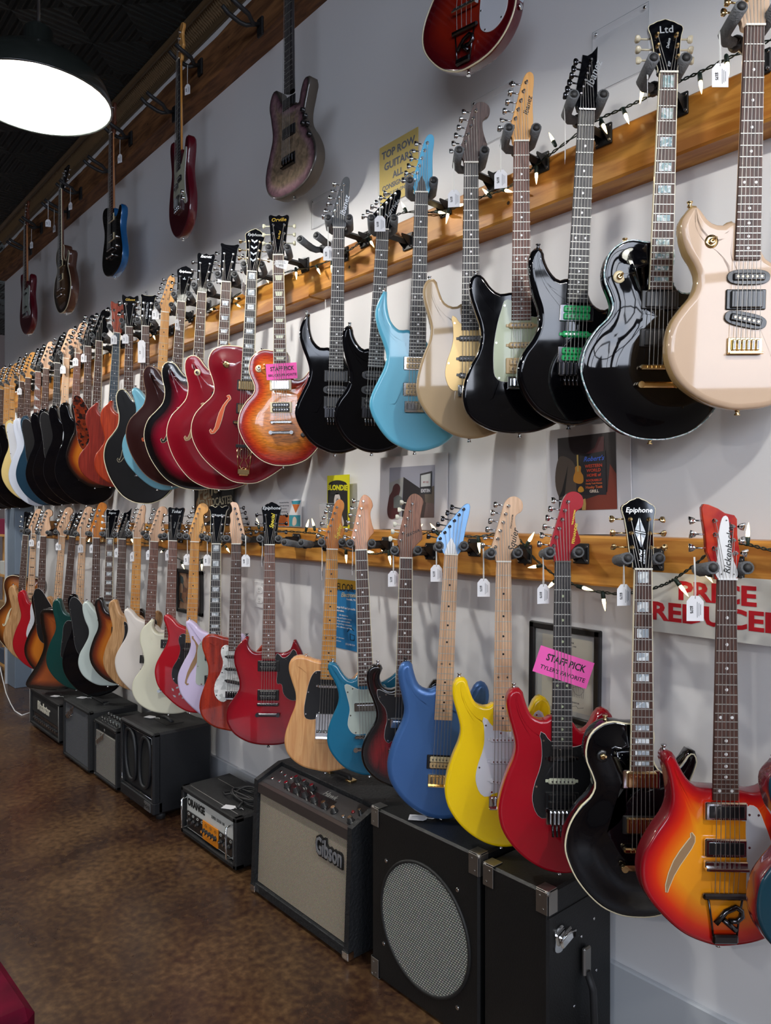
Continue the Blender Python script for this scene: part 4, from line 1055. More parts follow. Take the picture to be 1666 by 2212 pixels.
def vine_extra(root, q):
    for i in range(4):
        z = .045 + i * .026; yy = q['yh'] + q['shear'] * z - .0006
        for s in (-1, 1):
            b = MB(); b.add([(0, yy, z), (s * .006, yy, z + .010), (s * .014, yy, z + .012), (s * .010, yy, z + .003)], [(0, 1, 2, 3)]); b.build('pearl_inlay', PEARL, q['head'])
        b = MB(); b.add([(-.0015, yy, z - .014), (.0015, yy, z - .014), (.0015, yy, z + .006), (-.0015, yy, z + .006)], [(0, 1, 2, 3)]); b.build('pearl_inlay', PEARL, q['head'])
def crown_extra(root, q):
    z = .11; yy = q['yh'] + q['shear'] * z - .0006; b = MB()
    b.add([(-.004, yy, z - .008), (.004, yy, z - .008), (.008, yy, z + .002), (.003, yy, z), (0, yy, z + .010), (-.003, yy, z), (-.008, yy, z + .002)], [tuple(range(7))]); b.build('pearl_inlay', PEARL, q['head'])
def staff_card(x, z, ang, w, h, line2):
    def f(root, q):
        T = Matrix.Rotation(ang, 3, 'Y'); c = Vector((x, q['yfb'] - .0022, z)); out = [(-w / 2, -h / 2), (w / 2, -h / 2), (w / 2, h / 2), (-w / 2, h / 2)]
        N = q['root_m'] @ c
        t = thing('staff_pick_card', CARDLAB[line2], 'card', N, (0, 0, 0), group='pink staff pick cards')
        t.matrix_world = Matrix.Translation(N) @ q['root_m'].to_3x3().to_4x4() @ Matrix.Rotation(ang, 4, 'Y')
        b = MB(); b.box((0, 0, 0), (w, .0008, h)); cd = b.build('card', PINKC, t)
        lettering('STAFF PICK', h * .36, INK, t, w * .02, h * .16, -.0006, bold=.0006, sx=.82)
        lettering(line2, h * .215, INK, t, w * .02, -h * .24, -.0006, bold=.0002, sx=.98)
    return f
CARDLAB = {"TYLER'S FAVORITE": 'tilted pink card printed STAFF PICK on the strings of the bright red guitar, lower row',
           "BRUCE'S FAVORITE": 'pink card printed STAFF PICK on the strings of the cherry sunburst guitar, upper row'}
def pointer_inlay(root, q):
    b = MB(); yy = q['yh'] - .0005
    b.add([(-.016, yy, .003), (.016, yy, .003), (.012, yy, .03), (0, yy, .055), (-.012, yy, .03)], [(0, 1, 2, 3, 4)]); b.build('truss_rod_cover', BLACKP, q['head'])
def blue_plate(root, q):
    b = MB(); yy = lambda z: q['yh'] + q['shear'] * z - .0006
    pts = [(-.019, .003), (.019, .003), (.012, .03), (0, .052), (-.012, .03)]
    b.add([(x, yy(z), z) for x, z in pts], [(0, 1, 2, 3, 4)]); b.build('white_inlay', WHITEP, q['head'])
def jack_plate(root, q):
    b = MB(); P = q['P']; i = int(np.argmin(abs(P[:, 1] - q['B'](.14)) + (P[:, 0] < 0) * 9)); x, z = P[i]
    b.box((x - .001, 0, z), (.004, .026, .09), 0, Matrix.Rotation(R(14), 3, 'Y')); 
    for dz in (-.022, .022): b.lathe((x + .001, 0, z + dz), (1, 0, 0), [(0, .009), (.003, .009), (.004, .005)], 12, 1)
    b.build('jack_plate', [PEARL, CHROME], root)
def leaf_marks(root, q):
    for (x, z, a) in ((-.066, .112, .5), (-.074, .098, 2.2), (-.050, .078, 1.2), (-.062, .070, 2.6), (-.036, .066, .4), (-.03, .085, 1.7), (-.045, .095, .2)):
        zz = q['B'](z); b = MB(); c, s = math.cos(a), math.sin(a)
        pts = [(0, 0), (.008, .005), (.020, 0), (.008, -.005)]
        b.add([(x + u * c - v * s, q['yf'] - .0008, zz + u * s + v * c) for u, v in pts], [(0, 1, 2, 3)]); b.build('leaf_decal', SILINK, q['body'])
def mint_wheel(root, q):
    for z in (.39, .365, .285, .262):
        b = MB(); b.lathe((-.048, q['yf'], q['B'](z)), (0, -1, 0), [(0, .0125), (.008, .012), (.010, .009)], 14); b.build('knob', BLACKP, root)
def strap_clip(root, q):
    b = MB(); b.box((-.09, -.03, q['B'](.47)), (.05, .012, .03), 0, None, .003); b.box((-.075, -.034, q['B'](.435)), (.028, .01, .05), 1, None, .003); b.build('strap_remnant', [RUBBER, GREYP], root)

S1 = dict(neck=MAPLE, fb=MAPLE, inlm=BLACKP)
G3 = [('single', .307), ('single', .245), ('single', .185, .18)]
G = []
def g(id, nut, bot, style, body, head, label, **k): G.append(dict(id=id, nut=nut, bot=bot, style=style, body=body, head=head, label=label, **k))

# ---- upper row, right to left
g('U1', (1618, 72), (1593, 887), 'cream', CREAM, ('blade', CREAM, .9), 'pearl cream double-cut guitar with gold hardware and three black pickups, upper row far right', side=CREAMSIDE, neck=MAPLE, fb=ROSE, hw=GOLD, fe=.325, bridge='brassy', bm=GOLD, br=.145, pk=[('oval', .288, 0, BLACKP, BLACKP, GOLD, .004), ('slab', .240, 0, BLACKP, BLACKP), ('oval', .196, .2, BLACKP, BLACKP, GOLD)], switch=(-.078, .365), swm=GOLD, round=.014)
g('U2', (1432, 175), (1404, 950), 'single', BLACKG, ('epi', BLACKG, .8), 'glossy black single-cut guitar with abalone binding and shimmering block inlays, upper row', neck=MAHOG, fb=ROSE, inlay='block', inlm=ABAL, fbind=1, bind=ABAL, hbind=BINDW, hw=GOLD, tuner=mat('pearl_button', srgb(206, 196, 170), .3, coat=.5), bridge='tom', br=.165, dome=.010, fe=.34, pk=[('slab', .318), ('slab', .232)], pkk=1, switch=(-.092, .37), text=[('Ltd', .026, 0, .138, .1, .1, SILINK), ('Deluxe', .009, .004, .095, R(78), .3, SILINK), ('ESP', .009, .004, .03, R(80), .1, SILINK)], knobs=[(.1, .2), (.1, .12), (.13, .16)])
g('U3', (1262, 248), (1229, 919), 'super', BLACKG, ('pointed', BLACKG), 'glossy black guitar with bright green pickups and black locking bridge, upper row', neck=MAPLED, fb=EBONY, fe=.325, bridge='floyd', bm=DCHROME, hw=DCHROME, br=.150, pk=[('hum', .298, 0, DCHROME, GREENP, BLACKP), ('single', .242, 0, GREENP, GREENP, CHROME), ('hum', .188, 0, DCHROME, GREENP, BLACKP)], text=[('Ibanez', .030, .020, .10, R(70), .25, SILINK)], nutm=DCHROME, round=.013)
g('U4', (1123, 315), (1123, 937), 'wedge', BLACKG, ('blade', MAPH), 'black guitar with mint pickguard and amber headstock, upper row', neck=MAPLED, fb=ROSEP, guard=('mint', MINTG), pk=[('single', .305, 0, AGED, AGED, DCHROME), ('single', .250, 0, AGED, AGED, DCHROME), ('hum', .192, 0, AGED, AGED, CHROME)], bridge='trem', hw=CHROME, text=[('Ibanez', .020, .019, .10, R(76), .25, INK)], fe=.32, tshape='oval', sbm=CHROME)
g('U5', (1016, 360), (1014, 948), 'strat', SAND, ('strat', ROSH, .96), 'sand-coloured double-cut guitar with gold metal pickguard and rosewood headstock, upper row', neck=ROSH, fb=EBONY, guard=('strat', GOLDG, GOLDG), pk=[('single', .300, 0, GREYP, GREYP, DCHROME), ('single', .240, 0, GREYP, GREYP, DCHROME), ('single', .185, .18, GREYP, GREYP, CHROME)], bridge='trem', fe=.325)
g('U6', (910, 422), (896, 975), 'horned', SKY, ('blade', HBLUE, .95), 'sky blue guitar with matching headstock and two cream pickups, upper row', neck=MAPLED, fb=EBONY, pk=[('hum', .283, 0, CHROME, AGED, BLACKP), ('hum', .200, 0, CHROME, AGED, BLACKP)], bridge='trem', fe=.305, extra=pointer_inlay, round=.012)
g('U7', (827, 500), (803, 978), 'super', BLACKG, ('slant', BLACKG, .9), 'black guitar with slanted black headstock and white tag across its nut, upper row', neck=MAHOG, fb=EBONY, pk=[('oval', .29, 0, BLACKP, BLACKP), ('oval', .235, 0, BLACKP, BLACKP), ('hum', .185, 0, BLACKP, BLACKP)], bridge='floyd', bm=DCHROME, text=[('Larrivée', .022, .030, .085, R(58), .25, SILINK)], round=.013, fe=.32)
g('U8', (733, 497), (724, 980), 'horned', BLACKG, ('blade', paint('charcoal_head', (58, 60, 62), .45, .2), .95), 'black guitar with long thin horn and charcoal headstock, upper row beside the empty hanger', neck=MAHOG, fb=EBONY, pk=[('slab', .285), ('oval', .235, 0, BLACKP, BLACKP), ('slab', .19)], bridge='floyd', bm=DCHROME, text=[('Ibanez', .028, .020, .085, R(76), .25, SILINK)], fe=.31, round=.013)
g('U9', (604, 557), (612, 1006), 'single', CHERRYB, ('gibson', BLACKG), 'flamed cherry sunburst single-cut guitar with a pink card on its strings, upper row', side=paint('cherry_side', (96, 10, 20), .3), neck=MAHOG, fb=ROSE, inlay='trap', inlm=CRG, fbind=1, bind=BINDW, tuner=mat('cream_button', srgb(206, 204, 176), .35), bridge='tom', dome=.012, pk=[('cover', .315, 0, CREAMP, CHROME), ('hum', .228, 0, CREAMP, BLACKP)], switch=(-.085, .38), swm=CREAMP, text=[('Orville', .022, 0, .150, .04, .2, GOLINK), ('Les Paul', .011, .003, .085, R(80), .3, GOLINK)], fe=.345, br=.17, extra=staff_card(.006, -.462, R(-3), .125, .064, "BRUCE'S FAVORITE"), knobs=[(.09, .2), (.085, .12), (.12, .16)])
g('U10', (550, 592), (531, 1042), 'jazz', WINE, ('epi', BLACKG, 1.05), 'large wine red hollow-body guitar with gold wire tailpiece, upper row', neck=MAHOG, fb=EBONY, inlay='block', inlm=PEARL, fbind=1, bind=BINDW, hbind=BINDW, hw=GOLD, bridge='trapeze', br=.24, tail=.10, dome=.018, thick=.075, pk=[('cover', .385, 0, BLACKP, GOLD, GOLD), ('cover', .295, 0, BLACKP, GOLD, GOLD)], switch=(-.085, .46), swm=GOLD, text=[('Epiphone', .017, 0, .148, 0, .25, SILINK)], extra=vine_extra, fhole=('f', HOLEO, BINDW), fe=.40, kx=1., heel=.42)
g('U11', (493, 612), (473, 1056), 'semi', paint('deep_cherry', (120, 3, 24), .2), ('block', BLACKG), 'cherry red semi-hollow guitar with pale sound hole, upper row left of the wine red hollow-body', neck=MAHOG, fb=ROSE, inlay='trap', inlm=PEARL, fbind=1, bind=BINDW, bridge='tom', br=.22, dome=.014, pk=[('cover', .37), ('cover', .28)], switch=(-.10, .46), fhole=('f', HOLET, BINDW), fe=.40, heel=.42, tuner=CHROME)
g('U12', (441, 634), (418, 1056), 'semi', REDBLK2, ('gibson', BLACKG, 1.06), 'wine red and black burst semi-hollow guitar, upper row', neck=MAHOG, fb=ROSE, fbind=1, bind=BINDW, bridge='tom', br=.22, dome=.014, pk=[('cover', .37), ('cover', .28)], fhole=('f', HOLED, BINDW), text=[('Ibanez', .020, 0, .158, .03, .3, SILINK)], fe=.40, heel=.42)
g('U13', (397, 653), (372, 1048), 'semi', BROWN, ('epi', BLACKG), 'dark walnut brown semi-hollow guitar with orange label in its sound hole, upper row', neck=MAHOG, fb=ROSE, fbind=1, bind=mat('tan_binding', srgb(120, 92, 70), .4), bridge='tom', br=.22, dome=.014, pk=[('cover', .37), ('cover', .28)], fhole=('f', HOLEO, HOLED), text=[('Epiphone', .016, 0, .145, 0, .25, SILINK)], extra=crown_extra, fe=.40, heel=.42)
g('U14', (360, 675), (340, 1055), 'offset', SKY2, ('tele', MAPH), 'pale blue guitar with black pickguard and plain amber neck, upper row', neck=MAPLEA, fb=MAPH, inlm=BLACKP, guard=('offr', BLACKP), pk=[('single', .3), ('single', .19)], bridge='trem', fe=.34, text=[('Electro', .014, .015, .08, R(78), .3, INK)])
g('U15', (318, 706), (311, 1087), 'semi', paint('deep_black', (7, 7, 8), .3, .7), ('block', BLACKG, 1.0), 'black semi-hollow bass with cream-edged sound hole and white lettered headstock, upper row', ns=4, kx=.86, neck=MAHOG, fb=ROSE, bind=BINDW, hbind=BINDW, bridge='bass4', pk=[('foil', .33, 0, CHROME, CHROME), ('foil', .22, 0, CHROME, CHROME)], fhole=('f', HOLED, BINDW), both=False, text=[('DANELECTRO', .014, 0, .085, R(90), 0, SILINK)], fe=.40)
g('U16', (283, 707), (276, 1052), 'sg', ORSG, ('bass22', BLACKG, .95), 'orange-red double-horn bass, upper row beside the black semi-hollow bass', ns=4, neck=MAHOG, fb=ROSE, dotr=.004, guard=('sg', CRG), pk=[('cover', .33, 0, BLACKP, BLACKP)], bridge='bass4', text=[('Gibson', .019, 0, .155, .05, .3, GOLINK)])
g('U17', (256, 719), (238, 1050), 'sg', RDSG, ('bass22', REDH, .95), 'dull red mahogany double-horn bass with reddish headstock, upper row', ns=4, neck=MAHOG, fb=mat('grey_blue_board', srgb(70, 84, 96), .45), guard=('sg', CRG), pk=[('cover', .33, 0, BLACKP, BLACKP)], bridge='bass4', fbind=1)
g('U18', (218, 737), (205, 1052), 'strat', SUNB, ('bass', BLACKG, .85), 'sunburst bass with tortoise pickguard and tall black headstock, upper row', ns=4, neck=MAPLED, fb=ROSE, fbind=1, guard=('bassb', TORT), pk=[('split', .25)], bridge='bass4')
g('U19', (194, 749), (187, 1090), 'bass', BLACKG, ('long', BLACKG), 'black bass with bare chrome bridge at the bottom, upper row', ns=4, neck=MAPLED, fb=ROSE, pk=[('split', .27)], bridge='bass4', bridge_m=1)
g('U20', (171, 763), (158, 1087), 'bass', BLACKG, ('bass', PNKH, .88), 'black bass with white pickguard and natural headstock, upper row', ns=4, neck=MAPLE, fb=ROSEP, guard=('bassw', WHG), pk=[('split', .26)], bridge='bass4')
g('U21', (147, 774), (134, 1088), 'bass', BLACKG, ('bass', PNKH, .88), 'black bass with pale maple fretboard and natural headstock, upper row', ns=4, neck=MAPLE, fb=MAPLE, inlm=BLACKP, guard=('bassb', BLACKP), pk=[('split', .26)], bridge='bass4')
g('U22', (128, 784), (117, 1091), 'bass', BLACKG, ('bass', BLACKG, .86), 'all black bass with black angular headstock and side dots, upper row', ns=4, neck=MAHOG, fb=EBONY, inlay='side', pk=[('slab', .3), ('slab', .2)], bridge='bass4')
g('U23', (103, 796), (94, 1090), 'bass', DTEAL, ('bass', PNKH, .86), 'dark ocean teal bass, upper row towards the far end', ns=4, neck=MAPLED, fb=ROSE, guard=('bassb', BLACKP), pk=[('split', .26)], bridge='bass4')
g('U24', (86, 803), (77, 1092), 'bass', WHITE, ('pointed', BLACKG, 1.1), 'cold white bass with shark-fin inlays, upper row towards the far end', ns=4, neck=MAPLED, fb=ROSEP, inlay='shark', inlm=PEARL, pk=[('slab', .26)], bridge='bass4')
g('U25', (64, 816), (57, 1080), 'bass', CRYEL, ('strat', MAPH, 1.05), 'butter cream bass with white pickguard, upper row near the far end', ns=4, neck=MAPLEA, fb=ROSE, guard=('bassb', WHG), pk=[('split', .26)], bridge='bass4')
g('U26', (50, 824), (42, 1096), 'bass', BLACKG, ('strat', MAPH, 1.05), 'black bass with dark board next to the butter cream bass', ns=4, neck=MAPLEA, fb=ROSE, pk=[('split', .26)], bridge='bass4')
g('U27', (30, 834), (25, 1096), 'bass', BLACKG, ('strat', MAPH, 1.), 'black bass with maple fretboard and triple bar inlays, upper row', ns=4, neck=MAPLEA, fb=MAPH, inlay='bar3', inlm=BLACKP, guard=('bassw', WHG), pk=[('split', .26)], bridge='bass4')
g('U28', (18, 838), (13, 1097), 'bass', paint('dark_charcoal', (22, 22, 26), .3), ('strat', MAPH, 1.), 'charcoal black bass with plain maple board, upper row by the left edge', ns=4, neck=MAPLEA, fb=MAPH, inlm=BLACKP, pk=[('split', .26)], bridge='bass4')
g('U29', (4, 841), (1, 1098), 'bass', BLACKG, ('strat', MAPH, 1.), 'black bass cut by the left edge of the picture, upper row', ns=4, neck=MAPLEA, fb=ROSE, pk=[('split', .26)], bridge='bass4')
# ---- lower row, right to left
g('L0', (1790, 1285), (1786, 2085), 'cream', paint('dark_teal_top', (10, 52, 66), .25), ('strat', MAPLEA), 'dark teal guitar with maroon sides cut by the right edge of the picture', side=burst('maroon_side', [(0, srgb(88, 12, 28)), (.05, srgb(70, 20, 26))]), neck=MAHOG, fb=ROSE, thick=.05, pk=[('hum', .3)], bridge='tom')
g('L1', (1558, 1250), (1552, 2033), 'hollowed', FIREGLO, ('ric', wood('fireglo_head', srgb(150, 8, 12), srgb(186, 50, 14), 7, (3, 3, 3), .2, .3)), 'fireglo red and orange hollow guitar with slash sound hole and white headstock plate', side=paint('deep_red_side', (112, 4, 20), .25), thick=.050, neck=paint('dark_red_neck', (84, 10, 22), .3), fb=ROSE, dotr=.0036, guard=('ric', WHG), bridge='ric', br=.185, tail=.125, pk=[('toaster', .302, 0, CHROME, BLACKP), ('toaster', .222, 0, CHROME, BLACKP)], fhole=('slash', HOLET, CREAMP), extra=ric_extra, nutm=WHITEP, fe=.325, tshape='kn')
g('L2', (1377, 1228), (1372, 1970), 'single', BLACKG, ('epi', BLACKG), 'black single-cut guitar with cream binding, gold hardware and pearl block inlays, lower row', neck=BLACKG, fb=ROSE, inlay='block', inlm=PEARL, fbind=1, bind=BINDW, hbind=BINDW, hw=GOLD, thick=.05, bridge='tom', br=.165, dome=.012, pk=[('cover', .325, 0, CHROME, GOLD, GOLD), ('cover', .220, 0, BLACKP, GOLD, GOLD)], switch=(-.088, .375), swm=BLACKP, text=[('Epiphone', .0175, 0, .142, 0, .22, SILINK), ('Les Paul', .0085, -.003, .032, R(84), .35, SILINK), ('CUSTOM PRO', .0055, .006, .030, R(84), 0, SILINK)], extra=diamond_extra, fe=.345, heel=.40, knobs=[(.09, .2), (.085, .12), (.12, .16)])
g('L3', (1211, 1213), (1208, 1880), 'strat', RED, ('strat', RED), 'candy red guitar with black pickguard and a pink card on its strings, lower row', neck=paint('red_neck', (120, 6, 24), .35), fb=EBONY, inlm=MINTG, dotr=.0036, guard=('strat', BLACKP), bridge='floyd', bm=CHROME, br=.148, pk=[('single', .300, 0, DCHROME, DCHROME, DCHROME), ('single', .242, 0, CRG, CRG), ('hum', .192, 0, BLACKP, BLACKP, BLACKP)], nutm=CHROME, text=[('FERNANDES', .010, .033, .075, R(80), 0, YELINK), ('THE FUNCTION', .0055, .030, .118, R(80), 0, YELINK)], extra=staff_card(.002, -.275, R(18), .148, .071, "TYLER'S FAVORITE"), fe=.325)
g('L4', (1085, 1213), (1082, 1824), 'strat', YEL, ('strat', MAPLE), 'bright yellow guitar with white pickguard and maple neck, lower row', neck=MAPLE, fb=MAPLE, inlm=BLACKP, guard=('strat', WHG), pk=[('single', .307, 0, WHPK, WHPK), ('single', .245, 0, WHPK, WHPK), ('single', .185, .18, WHPK, WHPK)], bridge='trem', br=.135, text=[('Squier', .026, .029, .062, R(78), .3, INK), ('STRATOCASTER', .0055, .024, .115, R(82), 0, INK)], knobs=[(.075, .18), (.085, .135), (.097, .1)])
g('L5', (973, 1197), (946, 1766), 'strat', BLUEM, ('slant', paint('light_metallic_blue_head', (112, 164, 216), .4, .4, .2)), 'satin metallic blue guitar with one zebra pickup and light blue headstock, lower row', neck=MAPLE, fb=MAPLE, inlm=BLACKP, pk=[('zebra', .180, 0, BLACKP, AGED, BLACKP)], bridge='brassy', bm=GOLD, hw=DCHROME, br=.13, extra=blue_plate, round=.018, fe=.31)
g('L6', (877, 1205), (868, 1700), 'hook', REDBLK, ('sax', WALNUT, .96), 'red and black burst guitar with black pickguard and brown walnut headstock, lower row', neck=MAPLED, fb=ROSE, fbind=1, dotr=.0038, guard=('hook', BLACKP), pk=[('foil', .232, 0, CHROME, CHROME)], bridge='bar', br=.135, tuner=mat('ivory_button', srgb(224, 222, 204), .35), text=[('SEKOVA', .013, .020, .085, R(24), .3, INK)], fe=.325)
g('L7', (781, 1189), (798, 1672), 'flared', TEAL, ('long', TANH, 1.), 'teal blue guitar with pale pickguard and tan headstock, lower row', neck=MAHOG, fb=ROSE, fbind=1, dotr=.0036, guard=('flared', PALEG), pk=[('foil', .245, 0, CHROME, CHROME)], bridge='tom', br=.14, fe=.32)
g('L8', (719, 1186), (703, 1664), 'tele', ASH, ('tele', ORGH), 'butterscotch ash single-cut guitar with black pickguard, lower row beside the empty hanger', neck=MAPLEA, fb=MAPLEA, inlm=BLACKP, guard=('tele', BLACKP), pk=[('single', .315, 0, CHROME, CHROME, CHROME)], bridge='ashtray', br=.15, text=[('Squier', .022, .020, .065, R(74), .35, YELINK)], fe=.34, knobs=[(.09, .2), (.09, .15)])
g('L9', (585, 1177), (580, 1608), 'sg', CHER, ('epi', BLACKG, 1.03), 'cherry red double-horn guitar with black pickguard and black pickups, lower row', thick=.036, neck=MAHOG, fb=ROSEP, guard=('sg', BLACKP), pk=[('hum', .322), ('hum', .205)], bridge='tom', bm=DCHROME, br=.168, hw=DCHROME, text=[('Epiphone', .020, 0, .148, 0, .2, SILINK), ('Special', .022, .006, .095, R(84), .3, YELINK)], knobs=[(.125, .165), (.14, .11)], fe=.35)
g('L10', (513, 1175), (507, 1578), 'tele', BRRED, ('reverse', PNKH), 'reddish brown stained guitar with pearl pickguard and tuners on the right, lower row', neck=MAHOG, fb=ROSE, hw=DCHROME, guard=('teleb', PEARLGUARD), pk=[('single', .325), ('single', .272), ('single', .215, .18)], bridge='trem', bm=DCHROME, br=.165, fe=.35, inlm=PEARL)
g('L11', (470, 1175), (464, 1556), 'offset', LAV, ('fancy', BLACKG), 'lavender guitar with long curved sound hole, lower row', neck=MAPLE, fb=EBONY, inlay='block', inlm=PEARL, fbind=1, hbind=BINDW, guard=('offr', PALEG), fhole=('swash', HOLET, LAV), both=False, pk=[('hum', .3), ('hum', .19)], bridge='trem', fe=.37, text=[("D'Angelico", .014, 0, .132, 0, .2, SILINK)])
g('L12', (424, 1170), (410, 1536), 'offset', REDB, ('strat', MAPH), 'red guitar with black pickguard and silver leaf decals, lower row', neck=MAPLEA, fb=MAPLEA, inlm=BLACKP, guard=('teleb', BLACKP, SILINK), pk=[('single', .3)], bridge='trem', extra=leaf_marks, text=[('Fender', .018, .029, .062, R(80), .3, INK)])
g('L13', (377, 1168), (364, 1540), 'sg', IVORY, ('gibson', BLACKG, .98), 'ivory white double-horn guitar with black pickups, lower row', neck=MAHOG, fb=ROSEP, guard=('sg', BLACKP), pk=[('hum', .33, 0, BLACKP, BLACKP), ('oval', .24, 0, BLACKP, BLACKP)], bridge='tom', text=[('Tokai', .022, 0, .15, 0, .3, SILINK), ('Limited', .010, 0, .08, R(82), .3, GREYP)], fe=.36)
g('L14', (337, 1169), (318, 1510), 'offset', OFFW, ('strat', PNKH), 'matte white offset guitar with dark board, lower row', neck=MAPLE, fb=ROSEP, pk=[('slab', .21, 0, BLACKP, BLACKP)], bridge='trem', text=[('Reverend', .009, .032, .10, R(84), 0, INK)])
g('L15', (300, 1162), (289, 1490), 'strat', ASH2, ('blade', PNKH, .95), 'natural ash guitar with black pickguard, lower row', neck=MAPLE, fb=MAPLEA, inlm=BLACKP, guard=('strat', BLACKP), pk=[('single', .3), ('single', .19)], bridge='trem', text=[('Peavey', .020, .021, .06, R(72), .3, INK)])
g('L16', (268, 1164), (256, 1476), 'strat', SUNB, ('pointed', BLACKG), 'dark sunburst guitar with black pointed headstock, lower row', neck=MAHOG, fb=ROSE, inlay='side', pk=[('hum', .3), ('hum', .19)], bridge='floyd', bm=DCHROME, hw=CHROME, text=[('JACKSON', .014, .018, .075, R(80), .1, SILINK)])
g('L17', (241, 1163), (233, 1480), 'lounge', MINTW, ('gibson', BLACKG), 'mint white guitar with four black knobs and raised centre, lower row', neck=BLACKG, fb=ROSE, inlay='block', inlm=PEARL, fbind=1, hbind=WHITEP, bridge='bar', br=.19, pk=[('slab', .33, 0, BLACKP, BLACKP), ('slab', .25, 0, BLACKP, BLACKP)], extra=mint_wheel, text=[('Supro', .018, -.003, .15, 0, .2, SILINK)], tuner=WHITEP)
g('L18', (212, 1162), (204, 1503), 'bass', BLACKG, ('bass', ORGH, .98), 'black bass with amber headstock and chrome bridge, lower row above the small combo', ns=4, neck=MAPLED, fb=ROSE, dotr=.0036, guard=('bassb', BLACKP), pk=[('split', .27)], bridge='bass4', strm=STEEL)
g('L19', (182, 1161), (165, 1488), 'strat', DGREEN, ('bass', PNKH, .9), 'dark green bass with maple fretboard, lower row', ns=4, neck=MAPLE, fb=MAPLE, inlm=BLACKP, guard=('offr', BLACKP), pk=[('split', .26)], bridge='bass4')
g('L20', (160, 1158), (131, 1498), 'angular', SUNB2, ('pointed', BLACKG), 'sunburst angular guitar with pinched waist resting low by the amplifier head, lower row', neck=MAPLED, fb=ROSE, inlm=PEARL, pk=[('hum', .3), ('hum', .2)], bridge='tom')
g('L21', (138, 1157), (114, 1466), 'strat', SUNB, ('bass', PNKH, .9), 'tobacco sunburst bass with large black pickguard, lower row', ns=4, neck=MAPLE, fb=MAPLE, inlm=BLACKP, guard=('bassb', BLACKP), pk=[('split', .26)], bridge='bass4')
g('L22', (97, 1158), (86, 1447), 'strat', REDB, ('strat', PNKH, 1.05), 'bright red bass with white pickguard, lower row near the far end', ns=4, neck=MAPLE, fb=ROSE, guard=('bassw', WHG), pk=[('split', .27)], bridge='bass4')
g('L23', (76, 1153), (63, 1430), 'strat', ASH2, ('bass', PNKH, .85), 'natural ash bass with block-marked maple board, lower row near the far end', ns=4, neck=MAPLE, fb=MAPLE, inlay='bar3', inlm=BLACKP, pk=[('split', .26)], bridge='bass4')
g('L24', (63, 1154), (46, 1412), 'archtop', ARCHB, ('gibson', BLACKG), 'brown sunburst archtop guitar with pale binding, last in the lower row', kx=.82, neck=MAHOG, fb=ROSE, bind=BINDW, fbind=1, dome=.016, thick=.07, fhole=('f', BINDW, HOLED), pk=[('cover', .38)], bridge='tom', br=.24, fe=.42, heel=.45)
# ---- row under the ceiling: these hang square to the wall
Y3 = dict(row=3, p=.20)
g('C1', (1050, -540), (950, 138), 'hollowed', burst('fire_red_burst', [(0, srgb(80, 8, 20)), (.02, srgb(84, 6, 16)), (.08, srgb(140, 30, 14))], .2), ('bass', MAHOG), 'fiery red burst bass hanging highest, only its bottom showing at the top edge', yaw=R(4), ns=4, bassy=1, base=.93, neck=MAHOG, fb=ROSE, bind=BINDW, guard=('ric', WHG), pk=[('cover', .30, 0, CHROME, CHROME)], bridge='ric', br=.18, tail=.12, extra=jack_plate, roll=R(4), **Y3)
g('C2', (636, -150), (652, 425), 'parrot', ASHB, ('bass', EBONY), 'six-string bass with violet burl top and dark rim hanging under the ceiling', yaw=R(2), bassy=1, base=.93, cat='bass guitar', name='bass_guitar', side=mat('ash_side', srgb(72, 64, 56), .6), thick=.05, wide=1, neck=EBONY, fb=EBONY, inlay='side', hw=BLACKP, pk=[('slab', .32), ('slab', .22)], bridge='bass4', bm=DCHROME, br=.12, fe=.36, knobs=[(.085, .26), (.098, .235), (.085, .215), (.11, .205), (.12, .165)], km=BLACKP, **Y3)
g('C3', (396, 134), (400, 515), 'bass', DWINE, ('bass', MAPH, .8), 'dark wine red bass with mint pickguard and chrome bridge cover under the ceiling', yaw=R(-7), ns=4, bassy=1, base=.88, neck=MAPLEA, fb=EBONY, guard=('bassw', CRG), pk=[('split', .27)], bridge='ashtray', knobs=[(.075, .2), (.085, .165)], km=CHROME, **Y3)
g('C4', (249, 292), (250, 598), 'tele', burst('black_top', [(0, srgb(8, 8, 10)), (.05, srgb(10, 10, 12))]), ('tele', MAHOG), 'metallic blue guitar with black face hanging under the ceiling', side=BLUER, yaw=R(0), neck=MAPLED, fb=ROSE, pk=[('hum', .33, 0, CREAMP, BLACKP), ('hum', .22, 0, CREAMP, BLACKP)], bridge='tom', knobs=[(.09, .2), (.09, .15)], km=CHROME, **Y3)
g('C5', (144, 413), (146, 677), 'single', burst('brown_burst_top', [(0, srgb(20, 12, 10)), (.03, srgb(40, 24, 16)), (.08, srgb(110, 76, 44))]), ('gibson', BLACKG), 'brown burst single-cut guitar with cream binding hanging under the ceiling', side=paint('brown_side', (74, 42, 30), .35), bind=BINDW, thick=.06, yaw=R(0), neck=MAHOG, fb=EBONY, pk=[('hum', .32, 0, CREAMP, BLACKP), ('hum', .23, 0, CREAMP, BLACKP)], bridge='tom', dome=.008, fbind=1, **Y3)
g('C6', (62, 489), (62, 723), 'strat', DWINE, ('strat', MAHOG), 'small dark red guitar with cream pickguard hanging farthest under the ceiling', yaw=R(0), neck=MAPLED, fb=ROSE, guard=('offr', PALEG), pk=[('single', .3), ('single', .2)], bridge='trem', **Y3)

for q in G:
    if q.get('extra') and q['extra'].__name__ == 'f':
        ex = q.pop('extra'); r = build_guitar(q); bpy.context.view_layer.update()
        ex(r, dict(yfb=min(-.028, -q.get('thick', .044) / 2 - q.get('dome', 0) - .006), root_m=r.matrix_world.copy()))
    else: build_guitar(q)

